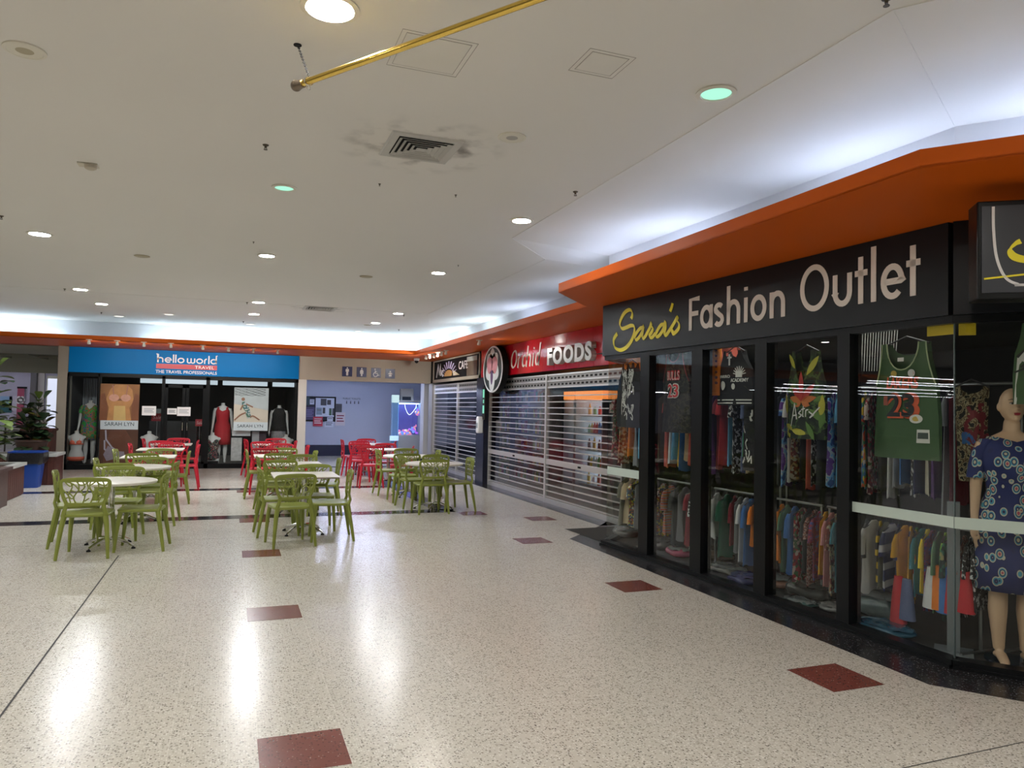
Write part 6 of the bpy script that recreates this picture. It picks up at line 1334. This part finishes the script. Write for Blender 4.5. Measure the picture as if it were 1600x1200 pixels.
# ---- tops displayed flat towards the glass
def tank_shape(w, h, nw, nd, aw, strap):
    """outline of a sleeveless top, x across, y up from the hem"""
    L = [(-w, 0), (-w*1.01, h*.35), (-w*.93, h*.64)]
    L += [(-w*.93+(w*.93-nw-strap)*(1-math.cos(t))*1., h*.64+(h*.36)*math.sin(t)) if False else (-(nw+strap)-(w*.93-nw-strap)*(1-math.sin(t))**1.6, h*.64+h*.36*math.sin(t)**1.1) for t in [PI/2*k/7 for k in range(1, 8)]]
    neck = [(-nw*math.cos(t), h-nd*math.sin(t)) for t in [PI*k/12 for k in range(13)]]
    R = [(-x, y) for x, y in reversed(L)]
    return L+neck+R
def display_top(s, n, z0, w, h, mt, label, P=SP, nw=.09, nd=.14, strap=.045, trim=None, sleeves=None, yaw=0., name='display_top', panel=None):
    e = empty(name, P(s, n, z0)); ex = (P(1, 0, 0)-P(0, 0, 0)); nn = (P(0, 1, 0)-P(0, 0, 0)); e.rotation_euler.z = math.atan2(ex.y, ex.x)+yaw
    tag(e, label, 'clothing')
    # local axes: x along the window to the viewer's right; the shop glass is on the -y side
    sg = 1 if nn.dot(Vector((-ex.y, ex.x, 0))) > 0 else -1
    out = tank_shape(w, h, nw, nd, 0, strap)
    def wrap(x, y, d): return Vector((x, sg*(-.045*(1-(x/w)**2)+.010*math.sin(x*31+y*9)*(1-y/h)-d), y))
    m = MB()
    # front and back built as strips so that the cloth can curve
    def skin(out, d, back):
        bm = bmesh.new(); vs = [bm.verts.new((x, 0, y)) for x, y in out]; f = bm.faces.new(vs)
        bmesh.ops.triangulate(bm, faces=[f])
        for _ in range(2): bmesh.ops.subdivide_edges(bm, edges=[q for q in bm.edges if q.calc_length() > .06], cuts=1, use_grid_fill=False); bmesh.ops.triangulate(bm, faces=bm.faces)
        V = [tuple(wrap(v.co.x, v.co.z, d) if not back else Vector((v.co.x, sg*.03, v.co.z))) for v in bm.verts]; bm.verts.index_update(); F = [tuple(v.index for v in f.verts) for f in bm.faces]; bm.free(); return V, F
    V, F = skin(out, 0, False); m.add(V, F)
    back = tank_shape(w, h, nw, nd*.45, 0, strap); V, F = skin(back, 0, True); m.add(V, F)
    n_ = len(out)
    edge = [i for i in range(n_)]
    # side seams
    for seq in ([0, 1, 2, 3, 4, 5, 6], [n_-1, n_-2, n_-3, n_-4, n_-5, n_-6, n_-7]):
        for i, j in zip(seq, seq[1:]):
            a, b = out[i], out[j]; m.quad(wrap(*a, 0), wrap(*b, 0), Vector((b[0], sg*.03, b[1])), Vector((a[0], sg*.03, a[1])))
    m.build('cloth', mt, e, 60)
    if trim:
        m = MB(); k0 = 10; m.tube([wrap(x, y, .002) for x, y in out[k0:k0+13]], .005, 6); m.tube([wrap(x, y, .002) for x, y in out[2:10]], .005, 6); m.tube([wrap(x, y, .002) for x, y in out[-10:-2]], .005, 6); m.build('piping', trim, e)
    MB().tube([(-nw-strap, sg*.01, h-.01), (0, sg*.01, h+.05), (nw+strap, sg*.01, h-.01)], .006, 6).build('hanger', hang_m, e)
    e['sg'] = sg
    def PP(x, y, d): return wrap(x, y, .004+d)
    return e, PP
def tprint(e, PP, body_, mt, x, y, w_, h_, bold=0., shear=0.):
    cu = text('lettering', body_, mt, (0, 0, 0), (1, 0, 0), (0, 1, 0), width=w_, height=h_, depth=.003, bold=bold, shear=shear)
    for v in cu.data.vertices: v.co = PP(v.co.x+x-w_/2, v.co.y+y, v.co.z)
    cu.parent = e; return cu
def pxs(px0, px1, py0, py1, n):
    a, z1 = onS(px0, (py0+py1)/2, n)[0], onS((px0+px1)/2, py0, n)[1]; b, z0 = onS(px1, (py0+py1)/2, n)[0], onS((px0+px1)/2, py1, n)[1]; return (a+b)/2, (b-a)/2, z0, z1-z0
# green basketball jersey
jg = mat('green mesh jersey', (.045, .10, .035), .7, var=.10, vs_=3, bump=.2, bscale=220); lime = mat('pale lime piping', (.42, .50, .28), .6); orr = mat('orange print', (.62, .10, .03), .55); blk = mat('black print', (.012, .012, .012), .5); whp = mat('white print', (.66, .66, .62), .55)
s_, w_, z_, h_ = pxs(1368, 1467, 536, 717, .16)
e, PP = display_top(s_, .16, z_, w_, h_, jg, 'large green basketball jersey lettered LAKERS 23 in orange and black, in the widest pane', nw=.135, nd=.20, strap=.05, trim=lime, name='basketball_jersey')
tprint(e, PP, 'LAKERS', orr, 0.0, h_*.605, .27, .085, bold=.03, shear=.12); tprint(e, PP, '23', orr, .012, h_*.345, .26, .19, bold=.05); c = tprint(e, PP, '23', blk, -.008, h_*.36, .23, .17, bold=.02)
for v in c.data.vertices: v.co.y -= e['sg']*.004
def badge(e, PP, x, y, r, mt, sq=1., name='badge'):
    m = MB(); pts = [PP(x+r*sq*math.cos(2*PI*k/18), y+r*math.sin(2*PI*k/18), .004) for k in range(18)]; m.prism(pts, (0, -e['sg']*.002, 0)); return m.build(name, mt, e, 0)
badge(e, PP, .085, h_*.735, .028, whp); badge(e, PP, .085, h_*.735, .018, orr); badge(e, PP, -.06, h_*.735, .022, mat('gold print', (.5, .35, .06), .5), 1.3)
badge(e, PP, .12, h_*.345, .032, whp, 1.35); badge(e, PP, .12, h_*.345, .018, mat('gold print', (.5, .35, .06), .5), 1.3)
def patch(e, PP, x, y, hx, hy, mt, name='patch', d=.004):
    m = MB(); m.prism([PP(x+a, y+b, d) for a, b in ((-hx, -hy), (hx, -hy), (hx, hy), (-hx, hy))], (0, -e['sg']*.002, 0)); return m.build(name, mt, e, 0)
patch(e, PP, .17, h_*.20, .040, .048, whp); patch(e, PP, .17, h_*.205, .032, .022, mat('dark label', (.05, .07, .06), .5), d=.007); patch(e, PP, .0, h_*.855, .025, .014, whp, 'neck_label'); patch(e, PP, -.135, h_*.50, .02, .035, mat('dull red print', (.35, .08, .04), .5))
# black camouflage tank with a red 23
camk = pattern('dark camouflage', [(.012, .012, .012), (.05, .045, .03), (.02, .02, .018), (.012, .012, .012)], 'noise', 14)
s_, w_, z_, h_ = pxs(1036, 1079, 552, 676, .18)
e, PP = display_top(s_, .18, z_, w_, h_, camk, 'black camouflage tank top lettered BULLS 23, behind the second pane', nw=.10, nd=.10, strap=.05, trim=mat('dark red trim', (.2, .02, .03), .6), name='tank_top')
redp = mat('red print', (.55, .02, .03), .5)
tprint(e, PP, 'BULLS', redp, 0, h_*.655, .235, .11, bold=.06); c = tprint(e, PP, 'BULLS', whp, 0, h_*.662, .225, .09, bold=-.02)
for v in c.data.vertices: v.co.y -= e['sg']*.004
tprint(e, PP, '23', whp, 0, h_*.43, .21, .165, bold=.06); c = tprint(e, PP, '23', redp, 0, h_*.44, .19, .145, bold=.01)
for v in c.data.vertices: v.co.y -= e['sg']*.004
# black tank with white bone print
s_, w_, z_, h_ = pxs(962, 1010, 568, 668, .20)
e, PP = display_top(s_, .20, z_, w_*.9, h_, CL['black'], 'black tank top with a white bone-like print, behind the first pane', name='tank_top')
rnd = random.Random(3)
def scribble(e, PP, x0, x1, y0, y1, n, mt, wd=.009, seed=1, name='print'):
    rnd = random.Random(seed); m = MB()
    for k in range(n):
        x, y = rnd.uniform(x0, x1), rnd.uniform(y0, y1); p = [(x, y)]
        for q in range(3): p.append((min(x1, max(x0, p[-1][0]+rnd.uniform(-.04, .04))), min(y1, max(y0, p[-1][1]+rnd.uniform(-.07, .07)))))
        strokes(m, [catmull(p, 3)], PP, wd, .002)
    return m.build(name, mt, e, 0)
scribble(e, PP, -.12, -.01, h_*.12, h_*.9, 26, whp, .010, 2, 'bone_print'); scribble(e, PP, .02, .13, h_*.12, h_*.9, 26, whp, .010, 5, 'bone_print')
s_, w_, z_, h_ = pxs(990, 1006, 600, 660, .45)
e, PP = display_top(s_+.05, .48, z_, .16, h_, CL['black'], 'second black tank with a white bone-like print, behind the first one', name='tank_top'); scribble(e, PP, -.10, .10, h_*.1, h_*.85, 26, whp, .010, 9, 'bone_print')
# orange top and leggings
s_, w_, z_, h_ = pxs(966, 1000, 560, 592, .5)
display_top(s_, .55, z_, .22, .5, CL['orange'], 'orange vest high behind the first pane', name='tank_top')
def leggings(px0, px1, py0, py1, n, mt, label, pm=None):
    s, w, z, h = pxs(px0, px1, py0, py1, n); e = empty('leggings', SP(s, n, z)); e.rotation_euler.z = math.atan2(SD.y, SD.x); tag(e, label, 'clothing')
    m = MB(); m.loft([[Vector((w*k_*math.cos(a), .03*math.sin(a), zz_)) for a in [2*PI*q/16 for q in range(16)]] for zz_, k_ in ((0, .70), (h*.4, .8), (h*.8, 1), (h, .95))]); m.build('cloth', mt, e, 70)
    if pm:
        m = MB(); 
        for k in range(7): m.disc((w*.35+.01*math.sin(k*2), .0, h*.92-k*.06), .022, (0, -1, 0), 10, .001) if False else m.ell((w*.4, 0, h*.92-k*.055), .028, .034, .024, 8, 6)
        m.build('side_print', pm, e, 60)
    return e
leggings(1109, 1127, 542, 618, .20, CL['orange'], 'orange leggings with a dark side print, hung high at the left of the third pane', mat('maroon print', (.15, .05, .04), .6))
s_, w_, z_, h_ = pxs(1120, 1158, 540, 556, .5); display_top(s_, .5, z_-.35, .2, .5, CL['coral'], 'rust orange vest high behind the third pane', name='tank_top')
# black long top with white prints and striped hem
s_, w_, z_, h_ = pxs(1123, 1175, 548, 633, .22)
e, PP = display_top(s_, .22, z_, w_*1.02, h_, CL['black'], 'black top with white prints and a double-striped hem, behind the third pane', name='tank_top')
strokes_m = MB()
for y in (.02, .05): strokes(strokes_m, [[(-w_*.98+q*w_*1.96/10, y) for q in range(11)]], PP, .012, .002)
strokes_m.build('hem_stripes', whp, e, 0)
tprint(e, PP, 'MARRO', whp, -w_*.45, h_*.50, w_*.75, .03, bold=.02); tprint(e, PP, 'ACADEMY', whp, w_*.42, h_*.42, w_*.9, .035, bold=.02)
badge(e, PP, -w_*.5, h_*.36, .045, whp); badge(e, PP, w_*.15, h_*.34, .03, whp)
m = MB()
for k in range(9): a = PI*(k+.5)/9; strokes(m, [[(w_*.45+.03*math.cos(a), h_*.55+.03*math.sin(a)), (w_*.45+.075*math.cos(a), h_*.55+.085*math.sin(a))]], PP, .009, .002)
m.build('spiky_print', whp, e, 0); patch(e, PP, w_*.45, h_*.56, .035, .03, whp, 'spiky_centre'); patch(e, PP, -w_*.08, h_*.83, .012, .055, whp, 'cross_print'); patch(e, PP, -w_*.08, h_*.87, .035, .008, whp, 'cross_print')
# black top with scattered white marks at the right of the third pane
s_, w_, z_, h_ = pxs(1166, 1184, 622, 735, .42)
e, PP = display_top(s_, .40, z_, .10, h_, CL['black'], 'narrow black garment with white marks and a green edge, right of the third pane', name='tank_top', nw=.03, nd=.05, strap=.03); scribble(e, PP, -.06, .06, h_*.1, h_*.9, 9, whp, .012, 4, 'white_marks'); patch(e, PP, -.07, h_*.35, .008, .12, mat('green strip', (.05, .45, .15), .5), 'green_edge')
# leaf tank with white brush lettering
leafm = pattern('leaf print cloth', [(.012, .02, .012), (.02, .035, .015), (.06, .11, .03), (.012, .02, .012)], 'noise', 9)
s_, w_, z_, h_ = pxs(1231, 1289, 548, 686, .18)
e, PP = display_top(s_, .18, z_, w_, h_, leafm, 'dark leaf-print tank top with a red leaf and white brush lettering, behind the fourth pane', nw=.09, nd=.30, strap=.045, name='tank_top')
def leafp(x, y, ang, L, W, mt, name='leaf_print'):
    a = math.radians(ang); m = MB(); pts = []
    for k in range(14):
        t = 2*PI*k/14; u = L*.5*(1+math.cos(t)); v = W*.5*math.sin(t)*math.sin(min(PI, max(.05, (u/L)*PI)))**.5; pts.append(PP(x+u*math.cos(a)-v*math.sin(a), y+u*math.sin(a)+v*math.cos(a), .003))
    m.prism(pts, (0, -e['sg']*.002, 0)); return m.build(name, mt, e, 0)
lg, ly_ = mat('green leaf print', (.10, .20, .035), .6, var=.3), mat('yellow leaf print', (.45, .42, .04), .6, var=.3); rl = mat('red leaf print', (.42, .03, .02), .6, var=.3); ol = mat('orange leaf print', (.50, .15, .03), .6, var=.3)
for a in [(-.17, h_*.97, -55, .16, .05, ly_), (.17, h_*.93, -125, .20, .055, ly_), (-.20, h_*.52, 30, .16, .06, lg), (-.22, h_*.28, 95, .18, .07, ly_), (-.10, h_*.10, 160, .14, .05, ly_), (-.12, h_*.10, -10, .18, .055, ly_), (.05, h_*.20, -60, .18, .06, lg), (.09, h_*.34, -40, .18, .06, lg), (.20, h_*.50, -95, .20, .06, ly_), (.12, h_*.42, 25, .12, .05, lg), (-.16, h_*.45, -20, .14, .05, lg), (.18, h_*.12, 80, .16, .05, lg), (-.19, h_*.13, -75, .10, .05, ly_)]: leafp(*a)
for an, L, mt_ in ((90, .26, rl), (130, .20, rl), (50, .20, rl), (165, .15, ol), (15, .15, ol), (200, .10, ol), (-20, .10, ol)): leafp(.0, h_*.42, an, L, .06, mt_, 'red_leaf_print')
m = MB(); strokes(m, [[(-.13, h_*.14), (-.08, h_*.40), (-.05, h_*.22)], [(-.10, h_*.26), (-.05, h_*.27)], catmull([(-.005, h_*.32), (-.03, h_*.29), (-.0, h_*.27), (-.03, h_*.24)], 3), [(.03, h_*.37), (.015, h_*.25), (.03, h_*.255)], [(-.0, h_*.33), (.05, h_*.345)], catmull([(.055, h_*.25), (.06, h_*.32), (.085, h_*.33)], 3), [(.09, h_*.31), (.13, h_*.27), (.10, h_*.24), (.175, h_*.36)]], lambda x, y, d: PP(x, y, d+.006), .011, .002); m.build('brush_lettering', whp, e, 0)
# print top right of the corner and jersey by the mannequin
def onS2(px, py, n):
    d = ray(px, py); O = S1+N2*n; t = O.dot(N2)/(d.x*N2.x+d.y*N2.y); p = Vector((d.x*t, d.y*t, 0)); return ((p-O).dot(D2), CH+d.z*t)
def pxs2(px0, px1, py0, py1, n):
    a, b = onS2(px0, (py0+py1)/2, n)[0], onS2(px1, (py0+py1)/2, n)[0]; z1, z0 = onS2((px0+px1)/2, py0, n)[1], onS2((px0+px1)/2, py1, n)[1]; return (a+b)/2, (b-a)/2, z0, z1-z0
s_, w_, z_, h_ = pxs2(1497, 1540, 603, 752, .55)
e, PP = display_top(s_, .55, z_, w_*.95, h_, CL['camouflage'], 'long camouflage-print vest with dark red marks, left of the mannequin', P=SP2, nw=.07, nd=.12, strap=.04, name='print_vest'); scribble(e, PP, -.04, .10, h_*.2, h_*.8, 16, mat('dark red trim', (.2, .02, .03), .6), .022, 6, 'red_print'); scribble(e, PP, -.05, .05, h_*.35, h_*.5, 4, CL['blue'], .02, 8, 'blue_print')
s_, w_, z_, h_ = pxs2(1583, 1668, 505, 632, .12)
e, PP = display_top(s_, .12, z_, w_, h_, jg, 'green and white jersey with a black emblem, hung before the mannequin head', P=SP2, nw=.06, nd=.1, strap=.035, name='basketball_jersey')
m = MB(); m.prism([PP(x, y, .003) for x, y in ((-w_*.98, 0), (w_*.98, 0), (w_*.98, h_*.62), (w_*.4, h_*.52), (0, h_*.40), (-w_*.35, h_*.72), (-w_*.85, h_*.58))], (0, -e['sg']*.002, 0)); m.build('white_panel', whp, e, 0)
m = MB(); strokes(m, [[(-w_*.86, h_*.58), (-w_*.35, h_*.74), (0, h_*.42)]], lambda x, y, d: PP(x, y, d+.006), .018, .002)
jx, jy, js = -w_*.62, h_*.44, .055
strokes(m, [[(jx+.2*js, jy+.1*js), (jx-.1*js, jy-.1*js), (jx-.9*js, jy-.45*js)], [(jx-.05*js, jy-.05*js), (jx+.5*js, jy-.35*js), (jx+1.0*js, jy-.45*js)], [(jx, jy), (jx+.15*js, jy+.55*js)], [(jx+.15*js, jy+.5*js), (jx+.45*js, jy+1.0*js)], [(jx+.1*js, jy+.5*js), (jx-.3*js, jy+.15*js)]], lambda x, y, d: PP(x, y, d+.006), .012, .002); m.disc(PP(jx+.18*js, jy+.72*js, .007), .009, (0, -e['sg'], 0), 10, .002); m.build('black_emblem', blk, e, 0)
# yellow cards behind the glass at the corner
yc_ = mat('yellow card', (.62, .45, .01), .7, var=.08)
def card(P, a, b, z0, z1, label):
    e = empty('yellow_card', P((a+b)/2, .045, z0)); tag(e, label, 'card'); o = MB(); o.fbox(P, a, b, .04, .046, z0, z1); q = o.build('card_sheet', yc_, None, 0); q.location = -e.location; q.parent = e
a, z1 = onS(1449, 512, .043); b = SL-.02; card(SP, a, b, onS(1470, 524, .043)[1], onS(1470, 505, .043)[1], 'yellow card behind the top of the glass, left of the corner')
b2 = onS2(1525, 512, .043)[0]; card(SP2, .03, b2, onS2(1510, 524, .043)[1], onS2(1510, 502, .043)[1], 'yellow card behind the top of the glass, right of the corner')
# hanging white cords
cd = MB()
for k in range(17):
    a0 = onS(1336+k*4.2, 515, .55); a1 = onS(1334+k*4.0, 580, .55); cd.tube([SP(a0[0], .55, a0[1]+.05), SP(a1[0], .55, a1[1])], .003, 4)
o = cd.build('hanging_cords', whp); tag(o, 'row of thin white cords hanging at the upper left of the widest pane', 'cords', kind='stuff')
# grey square post
a, z1 = onS2(1490, 870, .35); e = empty('display_post', SP2(a, .35, 0)); e.rotation_euler.z = math.atan2(D2.y, D2.x); tag(e, 'grey square post standing in the window corner behind the glass', 'post')
MB().box(-.04, .04, -.04, .04, .0, 1.05).build('post', mat('grey post', (.16, .18, .19), .5), e, 0, .004); MB().box(-.12, .12, -.12, .12, 0, .015).build('foot_plate', mat('grey post', (.16, .18, .19), .5), e, 0, .003)
# ---- wrapped bundles on the window floor
wrapm = mat('clear wrap', (.20, .22, .22), .12, coat=.6, var=.5, vs_=14, bump=.8, bscale=22)
def bundle(px, py, wx, wy, hz, mt, label, n=.2, seed=0, rz=0.):
    x, y = fl(px, py, .02+hz*.4); p = Vector((x, y, 0)); s = (p-SO).dot(SD); nn = max((p-SO).dot(SN), wy/2+.07)
    q = SP(s, nn, .006); e = empty('clothing_bundle', q, math.atan2(SD.y, SD.x)+rz); tag(e, label, 'clothing bundle', 'bundles on the window floor')
    rnd = random.Random(seed); m = MB(); N, M_ = 20, 9; rings = []
    for i in range(M_+1):
        f = i/M_; zz_ = hz*f; k = (1-abs(2*f-1)**3*.55); 
        rings.append([Vector((wx/2*k*math.copysign(abs(math.cos(a))**.6, math.cos(a))*(1+.08*math.sin(5*a+seed+f*3)), wy/2*k*math.copysign(abs(math.sin(a))**.6, math.sin(a))*(1+.10*math.sin(4*a+2*seed)), zz_+hz*.12*math.sin(3*a+seed)*f)) for a in [2*PI*j/N for j in range(N)]])
    m.loft(rings); m.build('bundle_body', mt, e, 60)
    m = MB(); m.loft([[Vector((wx*.5*math.cos(a)*(1.05-.3*t), wy*.5*math.sin(a)*(1.05-.3*t)*.9, hz*(.9+.2*t)+.01*math.sin(7*a+seed))) for a in [2*PI*j/18 for j in range(18)]] for t in (0, .5, 1)]); m.build('plastic_wrap', wrapm if seed % 2 else mt, e, 60)
def wm(name, c): return mat(name, c, .22, coat=.5, var=.45, vs_=12, bump=.7, bscale=18)
for i, a in enumerate([(978, 832, .34, .30, .12, wm('grey wrapped cloth', (.14, .14, .13)), 'grey wrapped clothing bundle on the floor behind the first pane'),
    (1034, 850, .36, .30, .13, wm('smoky wrapped cloth', (.09, .08, .08)), 'smoky plastic bundle at the left of the second pane'), (1064, 862, .34, .30, .10, wm('pink wrapped cloth', (.38, .05, .12)), 'pink and grey wrapped bundle on the floor behind the second pane'),
    (1118, 866, .42, .34, .11, wm('brown wrapped cloth', (.13, .10, .07)), 'brown wrapped packs at the left of the third pane'), (1138, 888, .40, .30, .07, wm('silver wrapped cloth', (.24, .24, .22)), 'flat silvery pack on the floor behind the third pane'), (1166, 904, .30, .30, .09, wm('indigo wrapped cloth', (.03, .035, .12)), 'indigo wrapped pack with white edges behind the third pane'),
    (1222, 908, .34, .34, .10, wm('striped wrapped cloth', (.25, .12, .08)), 'rust and white wrapped clothing at the left of the fourth pane'), (1270, 922, .46, .36, .14, wm('dark grey wrapped cloth', (.045, .05, .048)), 'dark grey clothing heap on the floor behind the fourth pane'), (1245, 940, .30, .2, .05, wm('teal wrapped cloth', (.06, .12, .11)), 'flat teal pack in front of the dark grey heap'), (1300, 948, .22, .16, .05, wm('white edged cloth', (.22, .22, .21)), 'small white-edged pack at the right of the fourth pane'),
    (1375, 945, .50, .36, .20, wm('slate bag', (.10, .14, .14)), 'puffy slate green plastic bag in the left corner of the widest pane'), (1385, 980, .42, .26, .07, wm('blue wrapped cloth', (.03, .10, .16)), 'flat blue wrapped pack under the slate bag')]):
    bundle(*a, seed=i+1)
# bright shorts dangling under the lower rail
for px, py0, py1, key, lb in ((1404, 925, 972, 'red', 'red cloth end'), (1417, 930, 968, 'denim blue', 'blue cloth end'), (1456, 912, 950, 'white', 'white cloth end'), (1466, 910, 952, 'orange', 'orange cloth end'), (1477, 912, 958, 'blue', 'blue shorts'), (1485, 925, 958, 'red', 'red shorts'), (1508, 920, 957, 'red', 'red shorts right of the corner')):
    s0, z1 = onS(px, py0, .30); z0 = onS(px, py1, .30)[1]
    e = empty('hanging_cloth', SP(s0, .30, z0)); tag(e, lb+' dangling below the rail of the widest pane'+(', left' if px < 1440 else ''), 'clothing'); h2 = .045; L_ = z1-z0+.12
    MB().loft([[Vector((h2*k_*math.cos(a), .07*k_*math.sin(a), zz_)) for a in [2*PI*q/12 for q in range(12)]] for zz_, k_ in ((0, 1), (L_*.5, .8), (L_, .5))]).build('cloth', CL[key], e, 70)
# ---- mannequin in the paisley dress
e = empty('mannequin', (4.975, 3.525, .012), math.radians(-36)); e.scale = (1.055,)*3
tag(e, 'bald skin-toned mannequin in a blue paisley dress, at the right edge of the window', 'mannequin')
b = body('body', mq_s, e, True, True, True, vox=.0075, armpose=[(.160, 0, 1.385), (.185, .01, 1.30), (.200, .02, 1.12), (.214, .0, .94), (.220, -.02, .86)])
pais = pattern('paisley cloth', [(.45, .08, .12), (.45, .08, .12), (.52, .48, .34), (.012, .02, .10), (.06, .30, .42), (.50, .48, .38), (.012, .02, .10), (.012, .022, .12)], 'rings', 19, .7, .7)
dr_ = vneck([(.455, .205, .15, 0), (.62, .205, .15, 0), (.80, .205, .145, .003), (.92, .190, .132, .01), (1.0, .165, .118, .005), (1.08, .140, .104, -.005), (1.16, .150, .115, -.012), (1.23, .172, .142, -.025), (1.31, .182, .132, -.02), (1.38, .172, .098, 0), (1.425, .135, .08, .002)], e, 'dress', pais, .03, .10, n=40, fold=.016, seed=12)
for sx in (-1, 1):
    m = MB(); m.loft([ring((sx*.204, .016, 1.16), .053, .060, 16), ring((sx*.194, .012, 1.24), .053, .062, 16), ring((sx*.174, .008, 1.33), .053, .064, 16), ring((sx*.142, .002, 1.412), .042, .056, 16)]); m.build('sleeve', pais, e, 70)
lipm = mat('lip paint', (.38, .03, .05), .35); eyem = mat('eye paint', (.02, .015, .012), .3); eyew = mat('eye white', (.55, .5, .45), .3); brow = mat('brow paint', (.06, .035, .02), .6)
m = MB(); m.ell((0, -.0905, 1.580), .021, .008, .0048, 12, 8); m.ell((0, -.0905, 1.5725), .018, .009, .0055, 12, 8); m.build('lips', lipm, e)
for sx in (-1, 1):
    q = MB(); q.ell((sx*.029, -.0865, 1.6420), .0135, .006, .0062, 12, 8); q.build('eye', eyew, e)
    q = MB(); q.ell((sx*.028, -.0915, 1.6420), .0055, .0035, .0056, 10, 6); q.tube([(sx*.014, -.0925, 1.644), (sx*.029, -.094, 1.6495), (sx*.044, -.086, 1.6455)], .0016, 6); q.build('iris', eyem, e)
    q = MB(); q.tube([(sx*.013, -.096, 1.6625), (sx*.030, -.0945, 1.6695), (sx*.049, -.083, 1.664)], [.002, .0028, .0012], 6); q.build('eyebrow', brow, e)
MB().lathe([(.15, -.01), (.15, .004), (.001, .006)], (0, .02, 0), 28).build('base_plate', mat('dark glass base', (.02, .03, .04), .1), e)

for k, (s_, n_) in enumerate([(1.0, .22), (2.35, .22), (3.6, .22)]):  # battens added out of sight to brighten the window display
    p = SP(s_, n_, 2.375); e = empty('ceiling_batten', p); e.rotation_euler.z = math.atan2(SD.y, SD.x); tag(e, 'added unseen batten lighting the window display, '+ords[k]+' from the left', 'light fitting', 'added battens over the window display')
    MB().box(-.6, .6, -.05, .05, 0, .045).build('batten_body', ivory, e, 0); MB().tube([(-.58, 0, -.018), (.58, 0, -.018)], .014, 8).build('fluorescent_tube', emis('added display tube', (1., .96, .90), 5.), e)
